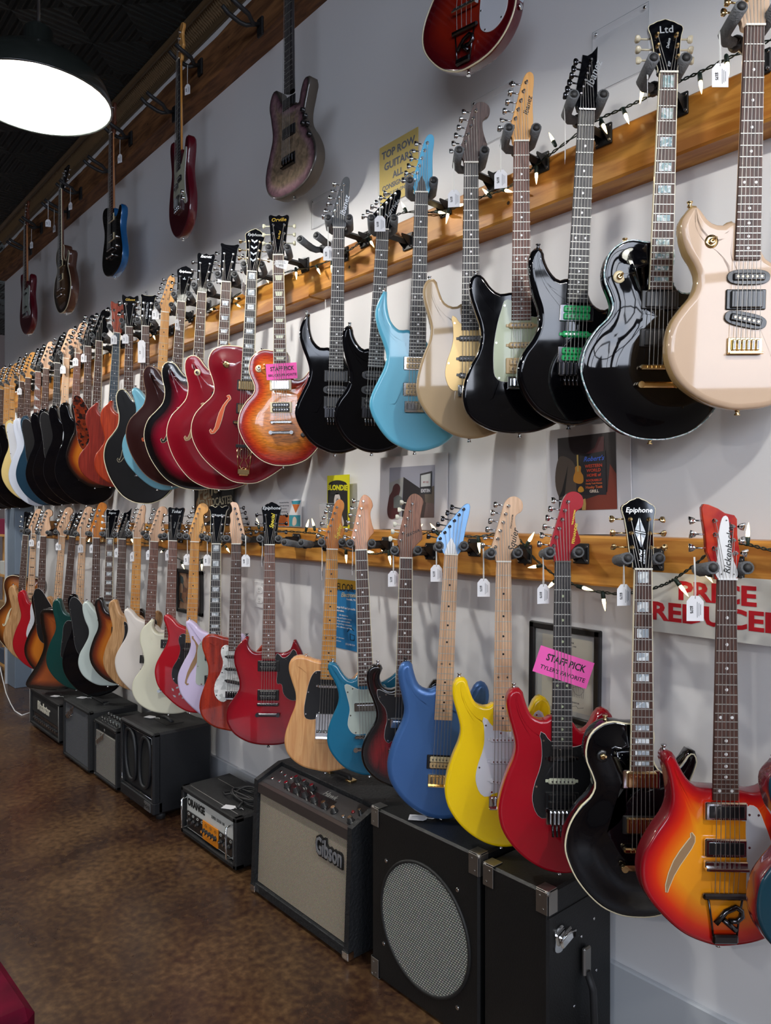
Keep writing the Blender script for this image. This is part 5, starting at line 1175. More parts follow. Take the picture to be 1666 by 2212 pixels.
# ------------------------------------------------------------------ a hanger for every guitar, and the empty ones
for q in G:
    root, N, yaw, roll, gg = GUITARS[q['id']]
    short = gg['label'].split(',')[0]
    words = short.split()
    if q['id'][0] == 'C':
        hook(Vector((N.x, N.y, N.z + .02)), 'dark iron hook holding the ' + ' '.join(words[:8]), N.z)
    else:
        hanger(N, yaw, 'foam-pronged wall hanger holding the ' + ' '.join(words[:7]), tilt=0, group=HG)
for (px, py, yw, lab) in ((680, 522, .35, 'empty wall hanger with grey foam prongs in the upper row beside the black guitar'),
                          (645, 1172, .45, 'empty wall hanger with grey foam prongs in the lower row between red and ash guitars')):
    N = pixel_point(px, py + 14, .25); hanger(N, yw, lab)
for (px, py, lab) in ((515, 30, 'nearest empty iron hook under the ceiling at the top edge'), (334, 226, 'empty iron hook under the ceiling between the wine red bass and blue guitar'),
                      (206, 358, 'empty iron hook under the ceiling just left of the blue guitar'), (112, 448, 'empty iron hook under the ceiling between the two far guitars'),
                      (34, 530, 'last empty iron hook under the ceiling at the far end')):
    hook(pixel_point(px, py, .22), lab, 0)
# ------------------------------------------------------------------ pendant lamps
SHIN = mat('white_enamel', (.9, .92, .88), .4)
SHOUT = mat('dark_enamel', srgb(24, 28, 26), .3, coat=.6)
BULB = mat('lamp_bulb_glow', (1., .97, .90), .5, emit=60.)
def pendant(x, y, z, label):
    t = thing('pendant_lamp', label, 'lamp', (x, y, z), group='dome pendant lamps over the shop floor')
    po = [(.230, 0), (.228, .022), (.214, .06), (.180, .10), (.125, .135), (.070, .155), (.048, .17), (.045, .23), (.030, .245), (.0, .248)]
    pi_ = [(.226, .0), (.222, .024), (.206, .062), (.172, .098), (.12, .130), (.06, .148), (.0, .152)]
    def rev(pr, name, m):
        b = MB(); n = 40; vs = [(r * math.cos(math.tau * j / n), r * math.sin(math.tau * j / n), h) for r, h in pr for j in range(n)]
        b.add(vs, [(i * n + j, i * n + (j + 1) % n, (i + 1) * n + (j + 1) % n, (i + 1) * n + j) for i in range(len(pr) - 1) for j in range(n)], 0, True); return b.build(name, m, t)
    rev(po + [], 'lamp_shade', SHOUT); rev(pi_, 'shade_lining', SHIN)
    b = MB(); b.tube([(.228 * math.cos(math.tau * j / 40), .228 * math.sin(math.tau * j / 40), 0) for j in range(40)], .004, 6, closed=True); b.build('rim', SHOUT, t)
    b = MB(); b.lathe((0, 0, .150), (0, 0, -1), [(0, .018), (.03, .02), (.055, .034), (.085, .040), (.108, .030), (.118, .012)], 20); b.build('bulb', BULB, t)
    b = MB(); b.tube([(0, 0, .24), (0, 0, CEIL - z - .005)], .006, 8); b.build('cord', BLACKP, t)
    b = MB(); b.lathe((0, 0, CEIL - z - .002), (0, 0, -1), [(0, .06), (.02, .055), (.03, .02)], 20); b.build('ceiling_canopy', SHOUT, t)
    ld = bpy.data.lights.new('lamp_light', 'POINT'); ld.energy = LAMP_POWER; ld.color = (1., .97, .91); ld.shadow_soft_size = .04
    lo = bpy.data.objects.new('lamp_light', ld); COL.objects.link(lo); lo.location = (x, y, z + .022)
pendant(-2.60, -1.16, 2.86, 'big dome pendant lamp with glowing white inside hanging at the upper left')
for i, x in enumerate((.55, 2.5, -5.0, -7.4)):
    pendant(x, -1.16, 2.86, ['dome pendant lamp above and behind the viewer', 'dome pendant lamp by the shop windows', 'dome pendant lamp farther down the shop, left of the frame', 'dome pendant lamp at the far end, left of the frame'][i])
for i, x in enumerate((.6, -3.6, -7.4)):  # second lamp row, never in view, added only to brighten the room
    pendant(x, -4.6, 2.86, ['dome pendant lamp over the middle of the shop near the windows', 'dome pendant lamp over the middle of the shop', 'dome pendant lamp over the middle of the shop, far end'][i])

# ------------------------------------------------------------------ price tags
TG = 'white price tags hanging from the guitars'
def price_tag(px, py, ztop, label, p=.285, yaw=49, w=.036, h=.052, roll=0., dx=0., price='$275', parent_len=True):
    """px, py = top centre of the card"""
    P0 = pixel_point(px, py, p)
    t = thing('price_tag', label, 'price tag', P0, (0, 0, 0), group=TG)
    t.matrix_world = Matrix.Translation(P0) @ Matrix.Rotation(R(yaw), 4, 'Z') @ Matrix.Rotation(R(roll), 4, 'Y')
    b = MB(); out = [(-w / 2, -h), (w / 2, -h), (w / 2, -.012), (w * .22, 0), (-w * .22, 0), (-w / 2, -.012)]
    b.prism(out, -.0004, .0004); c = b.build('card', PAPER, t)
    b = MB()
    for i in range(3): b.box((w * (.12 + .1 * i), -.0008, -h * .55), (.0011, .0004, h * (.62 - .1 * i)))
    b.build('printed_lines', GREYINK, c)
    lettering(price, .0085, INK, c, -w * .22, -h * .55, -.0008, R(-90), bold=.0002)
    ln = ztop - P0.z if ztop else .05
    if parent_len:
        b = MB(); b.tube([(0, -.001, -.006), (.001, -.001, .006), (.0008, 0, ln * .5), (dx, .002, ln)], .0011, 5); b.tube([(-.001, .001, -.006), (-.0012, .001, .006), (-.001, 0, ln * .5), (dx - .002, .002, ln)], .0008, 4)
        b.build('thread', STRINGW, t)
ZU, ZL = 2.552, 1.40
for (px, py, o, who) in (
    (1556, 137, {}, 'left of the pearl cream guitar neck, top right corner'), (1399, 165, dict(yaw=120), 'turned edge-on beside the abalone-bound black guitar neck'),
    (1221, 305, dict(yaw=128), 'turned edge-on left of the green-pickup guitar neck'), (1082, 367, dict(yaw=35), 'left of the amber headstock guitar neck, upper row'),
    (981, 410, dict(yaw=40), 'with a green dot, left of the sand-coloured guitar neck'), (821, 466, dict(ztop=2.53, p=.31), 'hanging over the nut of the slanted black headstock'),
    (709, 532, {}, 'under the empty hanger of the upper row'), (594, 566, dict(yaw=49, roll=-75), 'twisted sideways over the sunburst single-cut neck'),
    (526, 610, dict(yaw=125), 'between the wine red hollow-body and sunburst single-cut necks'), (479, 585, {}, 'in front of the black block headstock, upper row'),
    (384, 690, dict(yaw=110), 'by the neck of the dark walnut semi-hollow guitar'), (336, 668, {}, 'right of the white lettered headstock, upper row'),
    (271, 722, {}, 'right of the reddish headstock, upper row'), (246, 724, {}, 'left of the reddish headstock neck, upper row'),
    (181, 764, {}, 'between two black basses, upper row far half'), (163, 773, {}, 'left of the natural headstock bass, upper row far half'), (136, 790, {}, 'left of the maple-board bass, upper row far half'), (42, 838, {}, 'near the far left end of the upper row')):
    q = dict(ztop=ZU); q.update(o); zt = q.pop('ztop'); price_tag(px, py, zt, 'white price tag ' + who, **q)
price_tag(306, 735, 2.50, 'long white price tag left of the lettered white headstock neck', h=.12, w=.04)
for (px, py, o, who) in (
    (1502, 1287, dict(w=.038, h=.056, p=.30), 'left of the white headstock plate, in front of the red sale letters'), (1348, 1262, dict(yaw=60), 'left of the black neck with pearl blocks, lower row'),
    (1174, 1262, dict(yaw=65), 'left of the candy red headstock neck, lower row'), (1045, 1250, {}, 'left of the yellow guitar neck, lower row'),
    (943, 1220, {}, 'left of the metallic blue guitar neck, lower row'), (850, 1233, dict(yaw=60), 'left of the walnut headstock guitar neck, lower row'),
    (762, 1210, dict(yaw=136), 'turned edge-on left of the teal guitar neck'), (696, 1222, dict(yaw=138), 'turned edge-on left of the ash guitar neck'),
    (567, 1196, dict(yaw=138), 'turned edge-on left of the cherry double-horn guitar neck'), (531, 1198, {}, 'right of the reversed natural headstock neck, lower row'),
    (448, 1198, {}, 'left of the neck with pearl blocks and ornate headstock'), (405, 1197, {}, 'left of the amber neck of the red leaf guitar'),
    (364, 1188, dict(yaw=100), 'left of the ivory guitar neck, lower row'), (323, 1188, {}, 'left of the matte white guitar neck, lower row'),
    (288, 1192, dict(yaw=90), 'left of the natural ash guitar neck, lower row'), (254, 1184, {}, 'left of the dark sunburst guitar neck, lower row'),
    (200, 1176, {}, 'left of the amber headstock bass neck, lower row'), (174, 1176, dict(yaw=100), 'left of the dark green bass neck, lower row'), (126, 1172, {}, 'left of the tobacco sunburst bass neck, lower row'),
    (86, 1168, {}, 'left of the bright red bass neck, lower row'), (68, 1165, {}, 'between the two farthest necks, lower row'), (52, 1165, {}, 'farthest left in the lower row')):
    q = dict(ztop=ZL); q.update(o); zt = q.pop('ztop'); price_tag(px, py, zt, 'white price tag ' + who, **q)
for (px, py, z, who, ya, p) in ((405, 182, 3.66, 'on the wine red bass under the ceiling', 20, .2), (259, 333, 3.62, 'on the metallic blue guitar under the ceiling', 20, .2), (152, 437, 3.62, 'on the brown single-cut guitar under the ceiling', 20, .2), (68, 522, 3.6, 'on the small dark red guitar under the ceiling', 20, .2), (104, 474, 3.61, 'large, on an iron hook under the ceiling', 60, .26), (117, 486, 3.60, 'small, on an iron hook under the ceiling', 10, .2)):
    price_tag(px, py, z + .1, 'white price tag ' + who, yaw=ya, p=p)

# ------------------------------------------------------------------ fairy lights
CORD = mat('dark_green_cord', srgb(16, 30, 24), .5)
SOCK = mat('green_socket', srgb(18, 40, 30), .5)
FAIRY = mat('fairy_bulb_glow', (1., .74, .36), .3, emit=9.)
TIPM = mat('fairy_bulb_tip', (1., .80, .42), .25, emit=2.2)
def fairy(name_label, pts, bulbs, p=.12):
    W = [pixel_point(x, y, pp[0] if pp else p) for x, y, *pp in pts]
    t = thing('string_lights', name_label, 'fairy lights', W[0], group='strings of warm fairy lights along the rails')
    base = W[0].copy(); fine = []
    for i in range(len(W) - 1):
        for k in range(8): fine.append(W[i].lerp(W[i + 1], k / 8))
    fine.append(W[-1])
    sm = fine[:]
    for _ in range(4): sm = [sm[0]] + [(sm[i - 1] + sm[i] * 2 + sm[i + 1]) / 4 for i in range(1, len(sm) - 1)] + [sm[-1]]
    for s in (0, 1):
        b = MB(); b.tube([q - base + Vector((0, .003 * math.sin(i * 1.3 + s * 3.14), .003 * math.cos(i * 1.3 + s * 3.14))) for i, q in enumerate(sm)], .0019, 5); b.build('cord', CORD, t)
    for (x, y, dx, dy) in bulbs:
        c = pixel_point(x, y, p + .012); d = (pixel_point(x + dx, y + dy, p + .012) - c).normalized()
        b = MB(); b.lathe(c - base - d * .030, d, [(0, .0035), (.004, .0055), (.020, .0062), (.022, .0045)], 8); s = b.build('socket', SOCK, t)
        b = MB(); b.lathe(c - base - d * .009, d, [(0, .0040), (.006, .0048), (.014, .0044)], 8); b.build('bulb', FAIRY, s)
        b = MB(); b.lathe(c - base + d * .0052, d, [(0, .0044), (.012, .0026), (.020, .0005)], 8); b.build('bulb_tip', TIPM, s)
fairy('fairy light string swagged along the upper timber rail',
      [(1720, 60), (1666, 86), (1580, 122), (1512, 156), (1462, 178), (1394, 212), (1345, 235), (1290, 258), (1200, 325), (1165, 351), (1143, 370), (1099, 406), (1051, 421), (1008, 439), (956, 459), (875, 457), (839, 471), (788, 516), (752, 543), (689, 573), (620, 587), (564, 603), (512, 638), (459, 664), (332, 727), (209, 771), (119, 812), (75, 820)],
      [(1572, 143, 4, 30), (1514, 182, 3, 30), (1387, 202, -4, 20), (1353, 252, 12, 30), (1305, 274, 14, 30), (1193, 300, -10, -20), (1159, 380, 0, 30), (1051, 416, -12, -12), (1096, 412, 24, 6), (995, 443, 24, -6), (967, 467, -4, 20), (952, 459, 24, 4), (872, 446, -12, -24), (803, 525, 14, 24), (717, 578, 0, 20), (640, 592, 2, 24), (688, 584, 12, 26), (577, 603, 10, 26), (512, 645, -10, 0), (515, 660, 14, 10), (459, 668, -20, 2), (333, 728, 4, 10), (209, 772, -14, -6), (119, 812, 6, -6), (78, 830, 0, 10)])
fairy('fairy light string draped over the lower timber rail beside the sale sign',
      [(1700, 1190), (1661, 1188), (1614, 1175), (1584, 1172), (1540, 1185), (1498, 1223), (1460, 1249), (1440, 1261), (1398, 1276), (1335, 1284), (1276, 1276), (1229, 1258), (1194, 1239), (1154, 1207), (1123, 1164), (1090, 1150), (1030, 1160), (980, 1156), (930, 1148), (890, 1160), (842, 1191), (809, 1197), (782, 1192), (751, 1189), (733, 1180), (691, 1153), (660, 1150), (612, 1147), (562, 1148), (537, 1145), (505, 1155), (483, 1177), (440, 1208), (402, 1216), (375, 1200), (353, 1183), (300, 1170), (250, 1172), (200, 1172), (150, 1178)],
      [(1616, 1152, 2, -30), (1526, 1240, 20, 26), (1474, 1271, 20, 26), (1305, 1300, 4, 30), (1265, 1271, 22, 6), (1192, 1262, -20, 20), (1155, 1224, -26, 4), (1146, 1164, 14, -24), (1035, 1178, 2, 20), (938, 1142, -10, -14), (904, 1140, 20, -16), (842, 1206, 4, 26), (799, 1192, 24, 2), (748, 1203, 1, 26), (664, 1134, 6, -24), (677, 1132, -6, -24), (557, 1130, -6, -24), (492, 1187, 16, 24), (436, 1222, 0, 20), (395, 1222, 8, 18), (350, 1191, -20, 14), (348, 1165, 10, 14), (285, 1167, 6, 14), (192, 1168, 6, -14)])

# ------------------------------------------------------------------ things on the wall and on the lower rail
def panel(name, label, cat, px0, px1, z0, z1, m, p=.006, th=.004, roll=0., group=None, parts=None):
    A, B_ = pixel_point(px0, CY, p), pixel_point(px1, CY, p)
    w = B_.x - A.x; h = z1 - z0; z0 += .1
    t = thing(name, label, cat, ((A.x + B_.x) / 2, -p, z0), (0, R(roll), 0), group)
    return t, w, h
def bx(t, name, m, x0, x1, z0, z1, y0, y1, bev=0.):
    b = MB(); b.box(((x0 + x1) / 2, (y0 + y1) / 2, (z0 + z1) / 2), (x1 - x0, y1 - y0, z1 - z0), 0, None, bev); return b.build(name, m, t)
def poly(t, name, m, pts, y):
    b = MB(); b.add([(x, y, z) for x, z in pts], [tuple(range(len(pts)))]); return b.build(name, m, t)
YSIGN = mat('yellow_card', srgb(214, 182, 4), .6)
t, w, h = panel('paper_sign', 'yellow paper sign with bold black writing on the wall above the rail', 'sign', 820, 903, 2.597, 2.83, YSIGN)
bx(t, 'paper', YSIGN, -w/2, w/2, 0, h, 0, .002)
for (s, z, sz, bo) in (('TOP ROW', .192, .040, .0011), ('GUITARS', .145, .040, .0011), ('ALL', .100, .036, .0009), ('CONSIGNMENT', .064, .027, .0005), ('(NOT FOR ONLINE)', .034, .019, .0001)):
    lettering(s, sz, INK, t, 0, z, -.001, 0, 0, bold=bo, sx=1.0 if sz > .03 else .95)
bx(t, 'plastic_sleeve', mat('clear_plastic', (.9, .92, .95), .12, 0, 0, alpha=.10), -w/2 - .006, w/2 + .006, -.02, h + .006, -.003, -.002)
CLEAR = MC['clear_plastic']
for i, (x, w_, z0, z1, who) in enumerate(((-1.158, .18, 2.63, 2.812, 'high on the wall left of the abalone-bound black guitar'), (-1.636, .182, 2.64, 2.808, 'on the wall behind the rosewood headstock'), (-2.584, .18, 2.643, 2.772, 'on the wall left of the charcoal headstock'),
        (-3.037, .18, 2.63, 2.776, 'on the wall behind the sunburst single-cut headstock'), (-3.504, .18, 2.63, 2.77, 'on the wall behind the cherry semi-hollow headstock'), (-4.52, .18, 2.63, 2.772, 'on the wall behind the white lettered headstock'))):
    t = thing('sign_holder', 'clear plastic sign holder ' + who, 'sign holder', (x, -.004, z0 + .1), group='clear empty sign holders on the wall'); h = z1 - z0
    bx(t, 'clear_sheet', CLEAR, -w_/2, w_/2, 0, h, -.003, -.001); bx(t, 'backing_sheet', CLEAR, -w_/2 + .008, w_/2 - .002, 0, h - .02, .001, .002)
    b = MB(); b.tube([(-w_/2, -.003, 0), (w_/2, -.003, 0), (w_/2, -.003, h), (-w_/2, -.003, h)], .0011, 4, closed=True); b.build('edge', mat('plastic_edge', srgb(190, 196, 198), .3, alpha=.6), t)
    for s in (-1, 1):
        b = MB(); b.lathe((s * (w_/2 - .012), -.003, h - .011), (0, -1, 0), [(0, .005), (.002, .005), (.003, .003)], 10); b.build('screw', CHROME, t)
# black music sign behind the headstocks
t, w, h = panel('metal_sign', 'black sign with big cream script standing on the lower rail', 'sign', 420, 504, 1.333, 1.76, INK, p=.03)
SIGNB = mat('sign_black', srgb(26, 22, 22), .5); SIGNT = mat('sign_tan', srgb(150, 112, 76), .6); SIGNC = mat('sign_cream', srgb(190, 180, 150), .6)
bx(t, 'plate', SIGNB, -w/2, w/2, 0, h, 0, .006)
poly(t, 'painted_guitar_shape', SIGNT, [tuple(q) for q in smooth_loop([(-.19, .10), (-.12, .02), (-.02, .03), (0, .12), (-.04, .18), (-.02, .25), (-.08, .29), (-.14, .24), (-.15, .17)], 40)], -.001)
lettering('Fender', .13, SIGNC, t, -.01, .195, -.002, R(14), .35, bold=.002, sx=.95); lettering('STRATOCASTER', .058, SIGNC, t, .02, .118, -.002, R(4), 0, bold=.001, sx=.9)
# postcard
t, w, h = panel('postcard', 'small printed card with orange and teal picture boxes standing on the lower rail', 'card', 595, 651, 1.334, 1.457, PAPER, p=.03)
ORC, TLC = mat('print_orange', srgb(206, 110, 50), .6), mat('print_teal', srgb(60, 150, 168), .6)
bx(t, 'card', PAPER, -w/2, w/2, 0, h, 0, .0015)
poly(t, 'orange_box', ORC, [(-w/2 + .01, 0.002), (.01, .002), (.01, .052), (-w/2 + .01, .052)], -.001); poly(t, 'teal_box', TLC, [(.011, .002), (w/2 - .006, .002), (w/2 - .006, .052), (.011, .052)], -.001)
poly(t, 'pennant_top', TLC, [(.03, h - .008), (w/2 - .002, h - .006), (w/2 - .010, h - .022), (.036, h - .022)], -.001); poly(t, 'pennant', ORC, [(.036, h - .023), (w/2 - .010, h - .023), (.062, h - .062)], -.001)
poly(t, 'printed_face', mat('print_skin', srgb(214, 200, 186), .6), [tuple(q) for q in smooth_loop([(.04, .006), (.065, .010), (.072, .03), (.06, .044), (.046, .042), (.038, .026)], 20)], -.0016)
for k in range(4): lettering(['the sound of the Music', 'guitar repair and setup', 'come on in', 'open every day'][k], .0085, GREYINK, t, -.03, h - .014 - k * .014, -.001)
# yellow card with a toy
t, w, h = panel('toy_card', 'yellow and black blister card standing on the lower rail behind the ash guitar', 'toy', 707, 755, 1.334, 1.553, YSIGN, p=.035)
YB = mat('bright_yellow_card', srgb(214, 208, 24), .5)
bx(t, 'backing_card', YB, -w/2, w/2, 0, h, 0, .0015)
poly(t, 'black_panel', INK, [(-w/2 + .004, .01), (w/2 - .010, .006), (w/2 - .012, h - .055), (-w/2 + .006, h - .055)], -.001)
poly(t, 'black_logo_patch', INK, [tuple(q) for q in smooth_loop([(-w/2 + .018, h - .03), (w/2 - .022, h - .032), (w/2 - .02, h - .072), (0, h - .08), (-w/2 + .02, h - .074)], 40)], -.0016)
lettering('BLONDIE', .030, YB, t, -.003, h - .053, -.0022, R(-2), 0, bold=.0012, sx=1.12)
poly(t, 'printed_portrait', mat('print_hair', srgb(196, 186, 180), .7), [tuple(q) for q in smooth_loop([(-.022, .09), (-.026, .115), (-.014, .142), (.006, .142), (.018, .12), (.014, .09), (.03, .05), (.04, .012), (.0, .012)], 40)], -.0016)
poly(t, 'printed_face', mat('print_grey', srgb(120, 112, 110), .7), [tuple(q) for q in smooth_loop([(-.008, .095), (-.010, .118), (.003, .122), (.009, .108), (.004, .094)], 24)], -.0022)
b = MB(); b.box((-.03, -.014, .05), (.07, .025, .09), 0, None, .008); b.build('plastic_bubble', CLEAR, t)
b = MB(); b.lathe((-.035, -.012, .015), (0, 0, 1), [(0, .006), (.03, .007), (.045, .010), (.055, .004), (.060, .007), (.068, .006), (.072, .001)], 10); b.build('toy_figure', INK, t)
P0 = pixel_point(709, 1100, .055)
t = thing('plastic_cup', 'clear ribbed plastic cup standing on the lower rail beside the yellow card', 'cup', (P0.x - .012, -.052, 1.433))
b = MB(); b.lathe((0, 0, 0), (0, 0, 1), [(0, .024), (.005, .028), (.03, .029), (.05, .031), (.09, .034), (.102, .035)], 16); b.build('cup', CLEAR, t)
b = MB(); b.tube([(.035 * math.cos(math.tau * j / 20), .035 * math.sin(math.tau * j / 20), .102) for j in range(20)], .0014, 4, closed=True); b.build('rim', MC['plastic_edge'], t)
# two matted photographs
MATB = mat('white_mat_board', srgb(214, 212, 214), .5, coat=.3)
t, w, h = panel('matted_print', 'white matted street photograph with dark building leaning on the lower rail', 'picture', 820, 965, 1.334, 1.612, MATB, p=.02)
t.rotation_euler = (R(-1), 0, 0)
bx(t, 'mat_board', MATB, -w/2, w/2, 0, h, 0, .004)
x0, x1, z0, z1 = -w/2 + .056, w/2 - .062, .046, h - .042
PH = lambda n, c: mat('print_' + n, srgb(*c), .45, coat=.3)
SKYP = PH('sky', (150, 150, 162)); 
poly(t, 'photo_sky', SKYP, [(x0, z0), (x1, z0), (x1, z1), (x0, z1)], -.001)
poly(t, 'photo_white_building', PH('whitewall', (150, 150, 146)), [(x0, z0), (-.06, z0), (-.045, z1 - .038), (x0, z1 - .058)], -.0014)
poly(t, 'photo_dark_building', PH('darkwall', (34, 30, 34)), [(-.052, z0), (.035, z0), (.05, z1 - .085), (-.045, z1 - .038)], -.0018)
poly(t, 'photo_pavement', PH('pavement', (120, 100, 96)), [(.03, z0), (x1, z0), (x1, z0 + .09), (.06, z0 + .10)], -.0022)
poly(t, 'photo_street', PH('street', (66, 56, 54)), [(.02, z0), (.068, z0), (.085, z0 + .08), (.05, z1 - .08)], -.0024)
poly(t, 'photo_facades', PH('facades', (106, 96, 84)), [(.075, z0 + .055), (x1, z0 + .05), (x1, z1 - .075), (.07, z1 - .09)], -.0026)
poly(t, 'photo_red_figure', PH('brick', (74, 28, 32)), [tuple(q) for q in smooth_loop([(x0, z0), (-.07, z0 + .01), (-.075, z0 + .07), (-.062, z0 + .11), (-.078, z1 - .062), (-.10, z1 - .07), (-.108, z0 + .10), (x0, z0 + .075)], 40)], -.0028)
poly(t, 'photo_grey_plaque', PH('plaque', (96, 100, 98)), [(-.098, z0 + .035), (-.052, z0 + .035), (-.052, z0 + .075), (-.075, z0 + .085), (-.098, z0 + .075)], -.0032)
poly(t, 'photo_marquee', PH('marquee', (46, 46, 50)), [(.046, z1 - .105), (.108, z1 - .105), (.108, z1 - .022), (.046, z1 - .03)], -.0032)
poly(t, 'photo_marquee_face', PH('marqueeface', (196, 198, 196)), [(.052, z1 - .078), (.102, z1 - .076), (.102, z1 - .03), (.052, z1 - .036)], -.0036)
lettering('MY SO', .010, PH('redink', (150, 50, 50)), t, .078, z1 - .062, -.0038); lettering('EXIT/IN', .018, PAPER, t, .077, z1 - .093, -.0038, bold=.0003, sx=.8)
t, w, h = panel('matted_print', 'white matted night photograph of neon signs leaning on the lower rail', 'picture', 1184, 1366, 1.334, 1.655, MATB, p=.02, roll=-1.5)
bx(t, 'mat_board', MATB, -w/2, w/2, 0, h, 0, .004)
x0, x1, z0, z1 = -w/2 + .044, w/2 - .044, .072, h - .028
poly(t, 'photo_night', PH('night', (44, 34, 36)), [(x0, z0), (x1, z0), (x1, z1), (x0, z1)], -.001)
poly(t, 'photo_cloud', PH('cloud', (86, 72, 62)), [tuple(q) for q in smooth_loop([(x0 + .002, z0 + .04), (-.02, z0 + .03), (-.03, z0 + .10), (-.05, z0 + .15), (x0 + .002, z0 + .16)], 30)], -.0014)
poly(t, 'photo_steeple', PH('steeple', (20, 16, 18)), [(x0, z0 + .04), (x0 + .022, z0 + .045), (x0 + .036, z0 + .135), (x0 + .012, z0 + .06)], -.0018)
poly(t, 'photo_street_lights', PH('streetlights', (120, 46, 30)), [(-.02, z0), (x1, z0), (x1, z0 + .10), (x1 - .02, z0 + .13), (x1 - .03, z0 + .05), (-.01, z0 + .03)], -.0018)
poly(t, 'photo_boot', PH('boot', (86, 40, 44)), [(.0, z1 - .055), (.03, z1 - .04), (.045, z1 - .01), (.062, z1 - .01), (.06, z1 - .06)], -.0018)
poly(t, 'photo_sign_board', PH('signboard', (24, 20, 30)), [(-.035, z0 + .045), (.066, z0 + .042), (.066, z1 - .052), (-.012, z1 - .058), (-.035, z0 + .08)], -.0022)
poly(t, 'photo_acoustic', PH('acoustic', (206, 138, 40)), [tuple(q) for q in smooth_loop([(-.042, z0 + .085), (-.014, z0 + .08), (-.010, z0 + .10), (-.018, z0 + .115), (-.018, z0 + .13), (-.036, z0 + .13), (-.038, z0 + .115), (-.044, z0 + .10)], 40)], -.0026)
poly(t, 'photo_acoustic_neck', PH('acneck', (200, 170, 90)), [(-.030, z0 + .115), (-.025, z0 + .115), (-.025, z0 + .165), (-.031, z0 + .165)], -.003)
for (s, zz, sz, c, sh) in (("Robert's", z1 - .072, .020, (70, 110, 220), .35), ('WESTERN', z0 + .128, .013, (206, 70, 40), 0), ('WORLD', z0 + .115, .013, (206, 70, 40), 0), ('HOME of', z0 + .101, .012, (206, 70, 40), 0), ('ROCKABILLY', z0 + .086, .009, (206, 70, 40), 0), ('Honky Tonk Heaven', z0 + .077, .0065, (206, 100, 50), 0), ('Honky Tonk', z0 + .066, .011, (226, 210, 190), 0), ('GRILL', z0 + .054, .012, (226, 210, 190), 0)):
    lettering(s, sz, PH('w' + s[:4], c), t, .026, zz, -.003, 0, sh, bold=.0003)
poly(t, 'photo_bun', PH('bun', (214, 150, 40)), [tuple(q) for q in smooth_loop([(-.028, z0 + .055), (-.010, z0 + .055), (-.010, z0 + .064), (-.019, z0 + .071), (-.028, z0 + .064)], 20)], -.003)
poly(t, 'photo_headstock', PH('hs', (196, 160, 90)), [(-.016, z0), (-.004, z0), (-.002, z0 + .018), (-.004, z0 + .034), (-.018, z0 + .030)], -.003)
# small dark painting
BFR = mat('black_frame', (.012, .012, .013), .4, coat=.2)
def frame(t, w, h, bw, m, d=.016):
    for (n, a) in (('left', (-w/2, -w/2 + bw, 0, h)), ('right', (w/2 - bw, w/2, 0, h)), ('low', (-w/2, w/2, 0, bw)), ('top', (-w/2, w/2, h - bw, h))):
        bx(t, 'frame_bar', m, a[0], a[1], a[2], a[3], -d, 0, .003)
t, w, h = panel('framed_painting', 'small dark framed painting on the wall behind the red leaf guitar neck', 'picture', 386, 440, .83, 1.077, BFR, p=.004)
frame(t, w, h, .022, BFR); bx(t, 'canvas', speckle('autumn_painting', srgb(44, 62, 66), srgb(150, 120, 96), 26, .6, c3=srgb(110, 66, 44)), -w/2 + .02, w/2 - .02, .02, h - .02, -.006, 0)
# outlet
t, w, h = panel('power_outlet', 'white double power outlet on the wall left of the cherry double-horn neck', 'outlet', 551, 575, .935, 1.062, WHITEP, p=.002)
bx(t, 'cover_plate', WHITEP, -w/2, w/2, 0, h, -.005, 0, .003)
for zc in (h * .31, h * .69):
    q = [(w * .30 * math.copysign(abs(math.cos(a)) ** .7, math.cos(a)), zc + .017 * math.copysign(abs(math.sin(a)) ** .7, math.sin(a))) for a in [math.tau * i / 20 for i in range(20)]]
    b = MB(); b.prism(q, -.0075, -.004, bev=.0006); s = b.build('socket', WHITEP, t)
    for sx in (-.006, .006): bx(s, 'slot', INK, sx - .001, sx + .001, zc - .001, zc + .009, -.0080, -.0074)
    b = MB(); b.cyl((0, -.0074, zc - .009), (0, -.0081, zc - .009), .0025, 8); b.build('slot', INK, s)
# blue flyer
FLY, FLYY = mat('flyer_blue', srgb(30, 116, 172), .55), mat('flyer_yellow', srgb(206, 160, 44), .55)
t, w, h = panel('flyer', 'blue and yellow repair flyer on the wall between the ash and teal guitar necks', 'flyer', 711, 773, .828, 1.118, FLY, p=.003)
bx(t, 'paper', FLY, -w/2, w/2, 0, h, 0, .001)
poly(t, 'yellow_header', FLYY, [(-w/2, h - .048), (w/2, h - .035), (w/2, h), (-w/2, h)], -.0008)
lettering('FLOOR', .044, INK, t, .016, h - .034, -.0014, 0, 0, bold=.0004, sx=.8); lettering('Electronics', .026, SIGNC, t, .045, h - .062, -.0014, R(3), .4, bold=.0005); lettering('Nashville, TN', .011, PAPER, t, .055, h - .080, -.0014)
for k, s in enumerate(('Vintage Hi-Fi and pro audio', 'restoration.')): lettering(s, .0125, PAPER, t, .015 if k == 0 else -.02, h - .118 - k * .014, -.0014, bold=.0002)
for k, s in enumerate(('tube electronics', 'tuning, and Receiver service', 'pickup options available', 'wiring and lamp replacement', 'repairs, calibration, and setup')): lettering(s, .0095, PAPER, t, .005, h - .15 - k * .0125, -.0014)
lettering('floor electronics', .009, PAPER, t, -.02, .044, -.0014); lettering('gmail.com', .009, PAPER, t, -.03, .030, -.0014); lettering('(615) 438-7219', .010, PAPER, t, .05, .024, -.0014)
